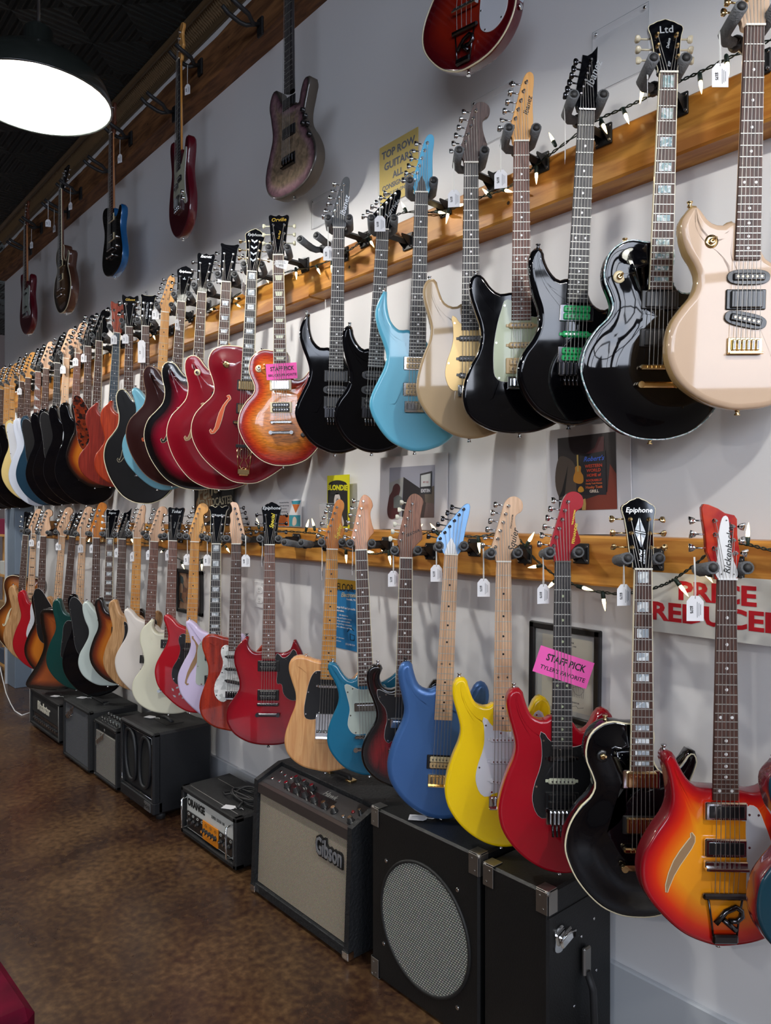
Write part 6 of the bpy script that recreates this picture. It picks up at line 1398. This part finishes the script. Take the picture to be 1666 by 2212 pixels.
b = MB(); b.tube([(.05, -.0012, .045), (.075, -.0012, .045), (.078, -.0012, .065), (.048, -.0012, .07), (.05, -.0012, .045)], .0014, 4); b.tube([(.03, -.0012, .075), (.045, -.0012, .09)], .0018, 4); b.tube([(.055, -.0012, .095), (.072, -.0012, .085)], .0018, 4); b.build('drawn_tools', INK, t)
# framed patent drawing
t, w, h = panel('framed_drawing', 'black framed technical drawing on the wall behind the candy red guitar', 'picture', 1148, 1300, .765, 1.055, BFR, p=.004, roll=.8)
frame(t, w, h, .020, BFR, .018); OLDP = mat('aged_paper', srgb(200, 196, 176), .6)
bx(t, 'mat_board', mat('frame_mat', srgb(176, 178, 172), .6), -w/2 + .015, w/2 - .015, .015, h - .015, -.006, 0)
poly(t, 'paper', OLDP, [(-w/2 + .045, .035), (w/2 - .030, .035), (w/2 - .030, h - .035), (-w/2 + .045, h - .035)], -.0065)
lettering('GUITAR', .008, INK, t, .02, h - .05, -.007); lettering('Filed Mar. 9, 1948', .006, INK, t, .02, h - .06, -.007); lettering('INVENTOR', .006, INK, t, .04, .062, -.007)
b = MB()
for (cx_, cz, rr) in ((.04, .17, .026), (.05, .10, .018), (-.02, .11, .022), (-.01, .20, .016)):
    b.tube([(cx_ + rr * math.cos(a) * (1 + .2 * math.sin(3 * a)), -.007, cz + rr * .7 * math.sin(a)) for a in [math.tau * i / 24 for i in range(24)]], .0005, 3, closed=True)
for k in range(9): b.tube([(.02 + .006 * k, -.007, .08), (.024 + .006 * k, -.007, .125)], .0004, 3)
b.tube([(.03, -.007, .05), (.045, -.007, .054), (.05, -.007, .048), (.07, -.007, .053)], .0006, 3); b.build('ink_drawing', INK, t)
b = MB(); b.box((0, -.0095, h / 2), (w - .03, .0015, h - .03)); b.build('glass', mat('picture_glass', (.9, .92, .95), .05, alpha=.08), t)
# sale sign
SG_ = mat('sign_white', srgb(216, 214, 206), .4, coat=.3); SR = mat('sign_red', srgb(186, 12, 30), .5)
t = thing('sale_sign', 'white sign printed PRICE REDUCED in red capitals on the lower rail', 'sign', (-.839, -.098, 1.188))
bx(t, 'board', SG_, -.20, .20, 0, .155, 0, .003)
lettering('PRICE', .0640, SR, t, 0, .110, -.001, 0, 0, bold=.0022, sx=1.18); lettering('REDUCED', .0640, SR, t, 0, .052, -.001, 0, 0, bold=.0022, sx=1.18)
for s in (-1, 1):
    b = MB(); b.lathe((s * .19, 0, .14), (0, -1, 0), [(0, .004), (.002, .004), (.003, .002)], 10); b.build('screw', CHROME, t)

# ------------------------------------------------------------------ amplifiers along the floor
TOLEX = mat('black_tolex', srgb(20, 21, 23), .62, bump=.7, bscale=300)
TOLEXN = mat('black_nubby_tolex', srgb(22, 24, 27), .6, bump=1., bscale=90)
VINYL = mat('black_vinyl', srgb(9, 10, 11), .5, bump=.2, bscale=200)
def cloth(name, c1, c2, sc):
    if name in MC: return MC[name]
    m = mat(name, c1, .75); nt = m.node_tree; b = nt.nodes['Principled BSDF']
    g_ = nt.nodes.new('ShaderNodeTexCoord'); ck = nt.nodes.new('ShaderNodeTexBrick'); ck.inputs['Scale'].default_value = sc
    ck.inputs['Color1'].default_value = (*c1, 1); ck.inputs['Color2'].default_value = (*[v * .8 for v in c1], 1); ck.inputs['Mortar'].default_value = (*c2, 1); ck.inputs['Mortar Size'].default_value = .1
    ck.inputs['Brick Width'].default_value = .5; ck.inputs['Row Height'].default_value = .4
    mp_ = nt.nodes.new('ShaderNodeMapping'); mp_.inputs['Rotation'].default_value = (R(90), 0, 0)
    n = nt.nodes.new('ShaderNodeTexNoise'); n.inputs['Scale'].default_value = 260; mxx = nt.nodes.new('ShaderNodeMix'); mxx.data_type = 'RGBA'; mxx.blend_type = 'MULTIPLY'; mxx.inputs['Factor'].default_value = .5
    nt.links.new(g_.outputs['Object'], mp_.inputs['Vector']); nt.links.new(mp_.outputs['Vector'], ck.inputs['Vector']); nt.links.new(g_.outputs['Object'], n.inputs['Vector'])
    nt.links.new(ck.outputs['Color'], mxx.inputs[6]); nt.links.new(n.outputs['Color'], mxx.inputs[7]); nt.links.new(mxx.outputs[2], b.inputs['Base Color'])
    return m
CLG = cloth('dark_silver_cloth', srgb(136, 140, 146), srgb(60, 62, 66), 90)
CLS = cloth('silver_cloth', srgb(196, 192, 182), srgb(100, 96, 90), 75)
CLW = cloth('gold_grey_cloth', srgb(226, 214, 190), srgb(140, 128, 110), 95)
CLR = cloth('round_grille_cloth', srgb(228, 228, 212), srgb(80, 84, 84), 60)
PIPE = mat('pale_piping', srgb(150, 148, 142), .5)
def knob(par, x, y, z, ax, r=.010, hgt=.014, cap=CHROME, name='knob'):
    b = MB(); b.lathe((x, y, z), ax, [(0, r * 1.15), (.003, r * 1.1), (.004, r * .85), (hgt, r * .75)], 12, 0); k_ = b.build(name, BLACKP, par)
    c = MB(); a = Vector(ax).normalized(); p0 = Vector((x, y, z)) + a * hgt; c.lathe(p0, a, [(0, r * .6), (.0008, r * .58)], 10); c.build('cap', cap, k_)
K = 1.0714                                # sizes below were first measured for a 1.4 m eye height
def amp_root(name, label, cat, x0, x1, y0):
    t = thing(name, label, cat, (K * (x0 + x1) / 2, -D + K * (y0 + D), 0)); t.scale = (K, K, K); return t
def carcass(t, w, d, h, m, fr=.022, rec=.018, z0=.012, feet=True, mgr=None):
    """box with a raised border on its front; local y 0 = front"""
    b = MB(); b.box((0, rec + (d - rec) / 2, z0 + (h - z0) / 2), (w, d - rec, h - z0), 0, None, .008)
    for (a, b0, c, e) in ((-w/2, -w/2 + fr, z0, h), (w/2 - fr, w/2, z0, h), (-w/2, w/2, z0, z0 + fr), (-w/2, w/2, h - fr, h)):
        b.box(((a + b0) / 2, (rec + .012) / 2, (c + e) / 2), (b0 - a, rec + .012, e - c), 0, None, .005)
    o = b.build('cabinet', m, t)
    if feet:
        for sx in (-1, 1):
            for yy in (.04, d - .04):
                q = MB(); q.cyl((sx * (w/2 - .04), yy, 0), (sx * (w/2 - .04), yy, z0 + .002), .016, 12); q.build('foot', RUBBER, t)
    return o
# far cabinet
t = amp_root('speaker_cabinet', 'plain black speaker cabinet standing farthest back by the wall end', 'amplifier', -5.80, -5.26, -.27); carcass(t, .54, .12, .27, TOLEX); bx(t, 'grille', INK, -.245, .245, .036, .245, .012, .017)
# amplifier head with script
t = amp_root('amplifier_head', 'black amplifier head with white script and a row of small knobs on the floor', 'amplifier', -5.23, -4.62, -.467); carcass(t, .60, .25, .245, TOLEX, .020)
bx(t, 'front_panel', mat('black_cloth', srgb(26, 26, 28), .8, bump=.3, bscale=300), -.28, .28, .10, .225, .010, .018); lettering('Blackstar', .075, mat('ivory_logo', srgb(206, 202, 186), .4), t, -.03, .155, .008, 0, 0, bold=.002, sx=.9, ext=.002)
bx(t, 'control_panel', mat('panel_black', (.01, .01, .011), .25, coat=.5), -.26, .28, .034, .096, .012, .018)
for k in range(12): knob(t, -.22 + k * .04, .012, .066, (0, -1, 0), .009, .012)
for s in (-1, 1): b = MB(); b.tube([(s * .291, -.001, .02), (s * .291, -.001, .235)], .0018, 5); b.build('piping', PIPE, t)
# two combos
t = amp_root('combo_amplifier', 'black combo amplifier with dark silver cloth and slanted script badge', 'amplifier', -4.42, -4.0, -.51); carcass(t, .42, .27, .335, TOLEX, .018)
bx(t, 'grille', CLG, -.195, .195, .028, .318, .010, .018, .002); lettering('Fender', .060, CHROME, t, -.125, .265, .007, R(28), .35, bold=.001, ext=.002); b = MB(); b.tube([(-.19, .006, .225), (-.14, .006, .232), (-.07, .006, .262)], .0022, 6); b.build('badge_tail', CHROME, t)
bx(t, 'carry_strap', RUBBER, -.10, .10, .337, .345, .12, .145, .003)
for s in (-1, 1): bx(t, 'strap_end', CHROME, s * .10 - .012, s * .10 + .012, .334, .347, .118, .147, .002)
t = amp_root('combo_amplifier', 'small black combo amplifier with light silver cloth and top knobs', 'amplifier', -3.97, -3.655, -.495); carcass(t, .31, .24, .31, TOLEX, .018)
bx(t, 'grille', CLS, -.14, .14, .03, .255, .006, .018, .002); lettering('Fender', .05, CHROME, t, -.085, .215, .004, R(28), .35, bold=.001, ext=.002)
b = MB(); b.box((0, .045, .318), (.27, .075, .012), 0, Matrix.Rotation(R(16), 3, 'X'), .002); cp_ = b.build('control_panel', MC['panel_black'], t)
for r_ in range(2):
    for k in range(6): knob(cp_, -.10 + k * .04, .025 + r_ * .035, .318 + r_ * .012, (0, -.28, 1), .008, .012)
lettering('III', .018, PIPE, t, 0, .280, -.001)
for sx in (-1, 1):
    for zz in (.024, .298): b = MB(); b.lathe((sx * .144, -.001, zz), (0, -1, 0), [(0, .004), (.0015, .003)], 8); b.build('screw', CHROME, t)
# tall cabinet with two ovals
t = amp_root('speaker_cabinet', 'tall black speaker cabinet with two dark oval openings and silver trim', 'amplifier', -3.584, -3.195, -.50)
b = MB(); b.box((0, .15, .215), (.388, .27, .37), 0, None, .010)
b.box((-.183, .015, .24), (.022, .04, .32), 0, None, .008); b.box((.183, .015, .24), (.022, .04, .32), 0, None, .008); b.box((0, .015, .389), (.388, .04, .022), 0, None, .008); b.box((0, .02, .06), (.388, .05, .06), 0, None, .008)
b.build('cabinet', mat('smooth_black', srgb(22, 24, 28), .5, bump=.15, bscale=300), t)
for sx in (-1, 1):
    q = [(sx * .083 + .060 * math.copysign(abs(math.cos(a)) ** .75, math.cos(a)) + .012 * math.sin(a) * sx, .245 + .118 * math.copysign(abs(math.sin(a)) ** .9, math.sin(a))) for a in [math.tau * i / 36 for i in range(36)]]
    b = MB(); b.tube([(x, .004, z) for x, z in q], .009, 8, closed=True); rg = b.build('oval_ring', MC['smooth_black'], t)
    b = MB(); b.prism(q, .010, .014); b.build('speaker_cloth', mat('deep_black_cloth', srgb(10, 10, 11), .95), rg)
bx(t, 'baffle', MC['smooth_black'], -.175, .175, .10, .38, .012, .018)
b = MB(); b.tube([(-.174, -.002, .10), (.174, -.002, .10), (.174, -.002, .376), (-.174, -.002, .376)], .0022, 5, closed=True); b.build('silver_trim', CHROME, t)
bx(t, 'badge', mat('badge_silver', srgb(120, 122, 124), .35, .6), .10, .165, .040, .078, -.008, -.004); lettering('T•C•11', .022, INK, t, .132, .059, -.009, bold=.0006)
bx(t, 'handle_recess', INK, -.10, .10, .3985, .4015, .10, .19); b = MB(); b.tube([(-.07, .145, .402), (0, .145, .412), (.07, .145, .402)], .008, 8); b.build('carry_handle', RUBBER, t)
for sx in (-1, 1):
    for yy in (.05, .24): b = MB(); b.cyl((sx * .15, yy, 0), (sx * .15, yy, .032), .022, 12); b.build('foot', RUBBER, t)
# white-fronted head
t = amp_root('amplifier_head', 'black amplifier head with white front, orange panel and chrome handles', 'amplifier', -3.01, -2.535, -.462); carcass(t, .47, .24, .215, TOLEX, .022, .03)
WPAN = mat('white_panel', srgb(206, 208, 204), .4); ORP = mat('orange_panel', srgb(232, 140, 28), .45)
bx(t, 'front_panel', WPAN, -.20, .205, .040, .185, .012, .03, .001); lettering('ORANGE', .042, INK, t, -.115, .155, .011, 0, 0, bold=.0022, sx=.9); lettering('SUPER CRUSH 100', .017, INK, t, .075, .155, .011, sx=.8)
bx(t, 'black_strip', MC['panel_black'], -.19, .195, .048, .118, .008, .012); bx(t, 'orange_strip', ORP, -.045, .085, .046, .122, .005, .009)
for k in range(3): knob(t, -.165 + k * .035, .008, .085, (0, -1, 0), .008, .012)
for k in range(5): knob(t, -.03 + k * .024, .005, .082, (0, -1, 0), .0095, .014, ORP)
for k in range(3): knob(t, .108 + k * .032, .008, .082, (0, -1, 0), .009, .012)
for k in range(10):
    b = MB(); b.tube([(-.175 + k * .04 + .008 * math.cos(a), .0045 if -.045 < -.175 + k * .04 < .085 else .0075, .108 + .005 * math.sin(a)) for a in [math.tau * i / 8 for i in range(8)]], .0008, 4, closed=True); b.build('panel_icon', WPAN if not -.045 < -.175 + k * .04 < .085 else INK, t)
for s in (-1, 1):
    b = MB(); b.tube([(s * .192, .012, .048), (s * .192, -.016, .052), (s * .192, -.018, .112), (s * .192, -.016, .172), (s * .192, .012, .176)], .0042, 8); b.build('chrome_handle', CHROME, t)
b = MB(); b.tube([(-.20, .03, .2155), (.20, .03, .2155)], .0012, 4); b.tube([(-.2, .16, .2155), (.2, .16, .2155)], .0012, 4); b.build('piping', PIPE, t)
# coiled cable
CT = Vector((-2.66 * K, -D + K * (-.33 + D), .217 * K))
t = thing('coiled_cable', 'black coiled cable lying on the white-fronted amplifier head', 'cable', CT)
b = MB(); pts = []
for i in range(150):
    a = i / 150 * math.tau * 6.3; rr = 1 + .22 * math.sin(i * .37)
    pts.append((.095 * rr * math.cos(a) * (1 - .15 * math.sin(a)), .045 * rr * math.sin(a), .010 + .016 * (i / 150) + .008 * math.sin(a * 1.7 + 1) + .006))
b.tube(pts, .0042, 6); b.build('cable', RUBBER, t)
b = MB(); b.tube([(-.05, -.03, .03), (-.10, -.06, .012), (-.14, -.05, .008), (-.13, -.02, .006)], .0042, 6); b.tube([(.04, -.05, .02), (.06, -.09, .008)], .006, 6); b.build('loose_end', RUBBER, t)
def flat_tag(px, py, z, label, ang):
    z *= K
    t_ = (px - CX) / F; Zd = (H - z) * F / (py - CY); x = -CA * Zd + SA * t_ * Zd; y = -D + SA * Zd + CA * t_ * Zd
    t = thing('price_tag', label, 'price tag', (x, y, z + .0012), (R(90), 0, 0), group='white price tags lying on the amplifiers')
    t.rotation_euler = (R(-90), 0, ang)
    b = MB(); b.prism([(-.02, -.028), (.02, -.028), (.02, .018), (.009, .028), (-.009, .028), (-.02, .018)], -.0004, .0004); b.build('card', PAPER, t)
    b = MB(); b.tube([(0, -.0015, .024), (.006, -.002, .045), (-.004, -.002, .06), (.01, -.0025, .075)], .0011, 5); b.build('thread', STRINGW, t)
flat_tag(495, 1744, .217, 'white price tag lying on the white-fronted amplifier head', R(-60))
flat_tag(325, 1549, .403, 'white price tag lying on the tall oval-fronted cabinet', R(-70))
flat_tag(903, 1767, .512, 'white price tag lying on the round-grille cabinet under the blue guitar', R(-50))
flat_tag(178, 1507, .337, 'white price tag lying on the dark silver combo amplifier', R(-60))
flat_tag(120, 1504, .247, 'white price tag lying on the script amplifier head', R(-60))
# big slant-top combo
t = amp_root('combo_amplifier', 'large nubby black combo amplifier with grey cloth front and slanted knob panel', 'amplifier', -2.383, -1.804, -.482)
W2 = .29; prof = [(.0, .012), (-.004, .012), (.012, .415), (.115, .458), (.30, .458), (.30, .012)]
b = MB()
def sidep(xa, xb, pr, m=0):
    n = len(pr); vs = [(xa, y, z) for y, z in pr] + [(xb, y, z) for y, z in pr]
    b.add(vs, [tuple(range(n)), tuple(range(n, 2 * n))[::-1]] + [(i, (i + 1) % n, n + (i + 1) % n, n + i)[::-1] for i in range(n)], m)
sidep(-W2, -W2 + .022, prof); sidep(W2 - .022, W2, prof)
sidep(-W2 + .022, W2 - .022, [(.020, .045), (.032, .385), (.036, .398), (.118, .440), (.30, .440), (.30, .045)])
b.box((0, .15, .028), (2 * W2 - .04, .30, .032), 0, None, .002); b.box((0, .21, .449), (2 * W2 - .04, .18, .018), 0, None, .002)
b.build('cabinet', TOLEXN, t)
b = MB(); b.add([(-W2 + .024, .012, .046), (W2 - .024, .012, .046), (W2 - .024, .024, .372), (-W2 + .024, .024, .372)], [(0, 1, 2, 3)]); b.build('grille', CLW, t)
BRN = mat('brown_steel_strip', srgb(84, 76, 74), .4, .6)
b = MB(); b.add([(-W2 + .023, .012, .372), (W2 - .023, .012, .372), (W2 - .023, .014, .404), (-W2 + .023, .014, .404)], [(0, 1, 2, 3)]); b.add([(-W2 + .023, .014, .404), (W2 - .023, .014, .404), (W2 - .023, .030, .409), (-W2 + .023, .030, .409)], [(0, 1, 2, 3)]); b.build('front_strip', BRN, t)
CP = lambda u, v: Vector((u, .028 + v * .088, .4095 + v * .034)); nrm = Vector((0, -.36, .93)).normalized()
b = MB(); b.add([CP(-W2 + .023, 0), CP(W2 - .023, 0), CP(W2 - .023, 1), CP(-W2 + .023, 1)], [(0, 1, 2, 3)]); cp_ = b.build('control_panel', mat('dark_steel_panel', srgb(70, 70, 72), .4, .5), t)
b = MB(); o_ = nrm * .0012; b.add([CP(-.13, .12) + o_, CP(.12, .12) + o_, CP(.12, .62) + o_, CP(-.13, .62) + o_], [(0, 1, 2, 3)]); b.build('ribbed_plate', MC['panel_black'], cp_)
for k, (u, v) in enumerate(((-.135, .30), (-.075, .28), (-.02, .27), (.035, .26), (.095, .25), (.15, .24), (-.125, .72), (-.075, .70), (-.025, .68), (.245, .18))):
    q = CP(u, v); knob(cp_, q.x, q.y, q.z, nrm, .0125, .018)
for (u, v) in ((-.235, .30), (-.19, .32), (-.20, .68), (-.235, .75), (-.16, .7), (.20, .22)):
    q = CP(u, v); b = MB(); b.lathe(q, nrm, [(0, .0075), (.003, .007), (.004, .004)], 10); b.build('jack_socket', CHROME, cp_)
q = CP(.215, .55); b = MB(); b.lathe(q, nrm, [(0, .007), (.003, .006), (.006, .003)], 10); b.build('pilot_light', mat('ruby_lens', srgb(120, 20, 24), .2, coat=1.), cp_)
q = CP(.25, .6); knob(cp_, q.x, q.y, q.z, nrm, .008, .02)
lo_ = lettering('Hawk', .030, PIPE, cp_, 0, 0, 0, 0, .3); lo_.location = CP(.07, .74) + nrm * .0015; lo_.rotation_euler = (R(-90) + math.atan2(.36, .93) + R(0), 0, 0)
lettering('Gibson', .080, mat('badge_black', (.01, .01, .01), .4), t, .165, .300, .0175, R(-1), 0, bold=.0075, sx=.62, ext=.003, name='badge_backing')
lettering('Gibson', .080, mat('badge_grey_silver', srgb(150, 152, 156), .3, .5), t, .165, .300, .0135, R(-1), 0, bold=.0012, sx=.62, ext=.0012)
b = MB(); b.tube([(-.06, .19, .458), (-.055, .19, .472), (.05, .19, .474), (.058, .19, .458)], .009, 8); b.build('carry_handle', RUBBER, t)
for s in (-1, 1): bx(t, 'handle_end', GOLD, s * .06 - .015, s * .06 + .015, .457, .466, .175, .205, .002)
bx(t, 'corner_plate', CHROME, W2 - .030, W2 + .0015, .010, .036, -.006, .02, .002); bx(t, 'corner_plate', CHROME, -W2 - .0015, -W2 + .030, .010, .036, -.006, .02, .002)
for s in (-1, 1):
    for yy in (.05, .25): b = MB(); b.cyl((s * .24, yy, 0), (s * .24, yy, .013), .014, 10); b.build('foot', RUBBER, t)
# metal corner
CORN = mat('nickel_corner', srgb(150, 146, 140), .3, .9)
def corner(par, x, y, z, sx, sz):
    b = MB(); k = .034; e = .0022
    b.box((x - sx * k / 2 * 0 - sx * k / 2, y - e, z - sz * k * .8), (k, .002, k * 1.6), 0, None, .001)
    b.box((x + sx * e, y + k / 2, z - sz * k * .8), (.002, k, k * 1.6), 0, None, .001)
    b.box((x - sx * k / 2, y + k / 2, z + sz * e), (k * 1.05, k * 1.05, .002), 0, None, .001)
    b.lathe((x - sx * .003, y + .003, z - sz * .003), (sx * .6, -.6, sz * .6), [(0, .008), (.003, .007), (.005, .003)], 10)
    for (dx, dz) in ((.022, .012), (.012, .042)): b.lathe((x - sx * dx, y - e - .001, z - sz * dz), (0, -1, 0), [(0, .0032), (.0015, .002)], 8)
    b.build('metal_corner', CORN, par)
# cabinet with round grille
t = amp_root('speaker_cabinet', 'black vinyl cabinet with a large round silver grille and metal corners', 'amplifier', -1.722, -1.286, -.46)
b = MB(); b.box((0, .16, .257), (.432, .32, .506), 0, None, .006); b.build('cabinet', VINYL, t)
circ = lambda r, n=48: [(.008 + r * math.cos(math.tau * i / n), .236 + r * math.sin(math.tau * i / n)) for i in range(n)]
b = MB(); b.tube([(x, -.001, z) for x, z in circ(.176)], .005, 8, closed=True); b.build('grille_ring', INK, t)
b = MB(); b.prism(circ(.173), -.002, .002); b.build('grille', CLR, t)
for a in (50, 140, 215, 310):
    b = MB(); b.lathe((.008 + .205 * math.cos(R(a)), 0, .236 + .205 * math.sin(R(a))), (0, -1, 0), [(0, .0065), (.002, .006), (.0025, .003)], 10); b.build('screw', CHROME, t)
for sx in (-1, 1):
    for (z, sz) in ((.51, 1), (.004, -1)): corner(t, sx * .216, 0, z, sx, sz)
b = MB(); b.tube([(-.07, .16, .508), (-.05, .16, .512), (.05, .16, .512), (.07, .16, .508)], .007, 8) ; b.build('carry_handle', RUBBER, t)
# upright case
t = amp_root('equipment_case', 'black upright case with metal corners, side latch and side handle', 'case', -1.272, -1.07, -.46); WC = .202
b = MB(); b.box((0, .135, .250), (WC, .27, .496), 0, None, .006); b.build('case_shell', VINYL, t)
b = MB(); b.box((WC / 2 + .0006, .135, .436), (.003, .27, .003)); b.build('lid_seam', INK, t)
for sx in (-1, 1): corner(t, sx * WC / 2, 0, .498, sx, 1)
b = MB(); q_ = [(.045 + .026 * math.cos(a) * (1 + .25 * math.cos(3 * a)), .375 + .032 * math.sin(a)) for a in [math.tau * i / 24 for i in range(24)]]
n = len(q_); b.add([(WC/2 + .0005, y, z) for y, z in q_] + [(WC/2 + .004, y, z) for y, z in q_], [tuple(range(n, 2 * n))] + [(i, (i + 1) % n, n + (i + 1) % n, n + i) for i in range(n)]); lt = b.build('latch_plate', CHROME, t)
b = MB(); b.box((WC/2 + .010, .058, .377), (.010, .045, .034), 0, Matrix.Rotation(R(18), 3, 'X'), .003); b.tube([(WC/2 + .014, .03, .375), (WC/2 + .02, .05, .392), (WC/2 + .018, .085, .388), (WC/2 + .014, .088, .37)], .003, 6); b.build('latch_lever', CHROME, lt)
b = MB(); b.box((WC/2 + .008, .145, .285), (.012, .030, .070), 0, None, .004); b.build('handle_cap', CORN, t)
b = MB(); b.tube([(WC/2 + .010, .145, .26), (WC/2 + .026, .147, .22), (WC/2 + .028, .150, .13), (WC/2 + .010, .152, .07)], .009, 8); b.build('carry_handle', RUBBER, t)
for (y, z) in ((.135, .345), (.19, .37), (.20, .235), (.105, .185), (.19, .09)):
    b = MB(); b.lathe((WC/2, y, z), (1, 0, 0), [(0, .0042), (.0015, .004), (.002, .002)], 8); b.build('rivet', CHROME, t)

# ------------------------------------------------------------------ velvet seat in the near left corner
VELV = speckle('crimson_velvet', srgb(52, 0, 18), srgb(120, 6, 44), 7, .8, voronoi=False); VELV.node_tree.nodes['Principled BSDF'].inputs['Specular IOR Level'].default_value = .1
t = thing('velvet_bench', 'crimson velvet bench seat poking in at the lower left corner', 'bench', (-2.06, -1.70, 0), (0, 0, R(2)))
b = MB(); b.box((0, 0, .395), (.80, .52, .11), 0, None, .02); b.build('seat_cushion', VELV, t)
for sx in (-1, 1):
    for sy in (-1, 1): b = MB(); b.cyl((sx * .36, sy * .22, 0), (sx * .36, sy * .22, .345), .016, 10, 0, .022); b.build('leg', BLACKP, t)
# ------------------------------------------------------------------ far left: pine shelf, white cable
PINE = wood('pale_pine', srgb(176, 128, 70), srgb(206, 160, 100), 3, (20, 20, 2), .5)
t = thing('pine_shelf', 'pale pine shelf unit standing past the end of the guitar rows', 'shelf', (-7.42, -.075, 0))
for sx in (-1, 1):
    for sy in (-1, 1): bx(t, 'post', PINE, sx * .26 - .015, sx * .26 + .015, 0, 1.30, sy * .055 - .012, sy * .055 + .012)
for k, z in enumerate((.12, .52, .92, 1.28)): bx(t, 'shelf_board', PINE, -.275, .275, z, z + .02, -.068, .068)
for k in range(4): bx(t, 'side_slat', PINE, .262, .270, .14, .92, -.06 + k * .03, -.042 + k * .03)
for (x, z, w_, h_, c, n, l) in ((.16, .14, .16, .13, (70, 84, 104), 'disc_box', 'grey blue box on the low shelf of the pine unit'), (.14, .54, .2, .16, (150, 120, 84), 'cardboard_box', 'tan box on the middle shelf of the pine unit'),
        (.17, .94, .15, .12, (196, 200, 196), 'small_amplifier', 'small white device on the upper shelf of the pine unit'), (.15, 1.30, .2, .14, (120, 26, 60), 'gift_box', 'crimson box on top of the pine unit')):
    b = MB(); b.box((0, 0, h_ / 2), (w_, .12, h_), 0, None, .004); o = b.build(n, mat('c_' + n, srgb(*c), .5)); o.location = (-7.42 + x - .03, -.075, z); tag(o, l, 'box')
W_ = []
for (px, py, Zd) in ((-14, 1400, 6.1), (0, 1442, 5.9), (6, 1468, 5.7), (13, 1497, 5.5), (23, 1520, 5.33), (32, 1536, 5.2), (47, 1546, 5.09), (58, 1543, 5.13), (68, 1538, 5.16)):
    Zd *= K; t_ = (px - CX) / F; W_.append((-CA * Zd + SA * t_ * Zd, -D + SA * Zd + CA * t_ * Zd, max(.004, H + (CY - py) / F * Zd)))
b = MB(); b.tube(W_, .0042, 6); tag(b.build('white_cable', WHITEP), 'white cable drooping to the floor at the far left by the amplifiers', 'cable')
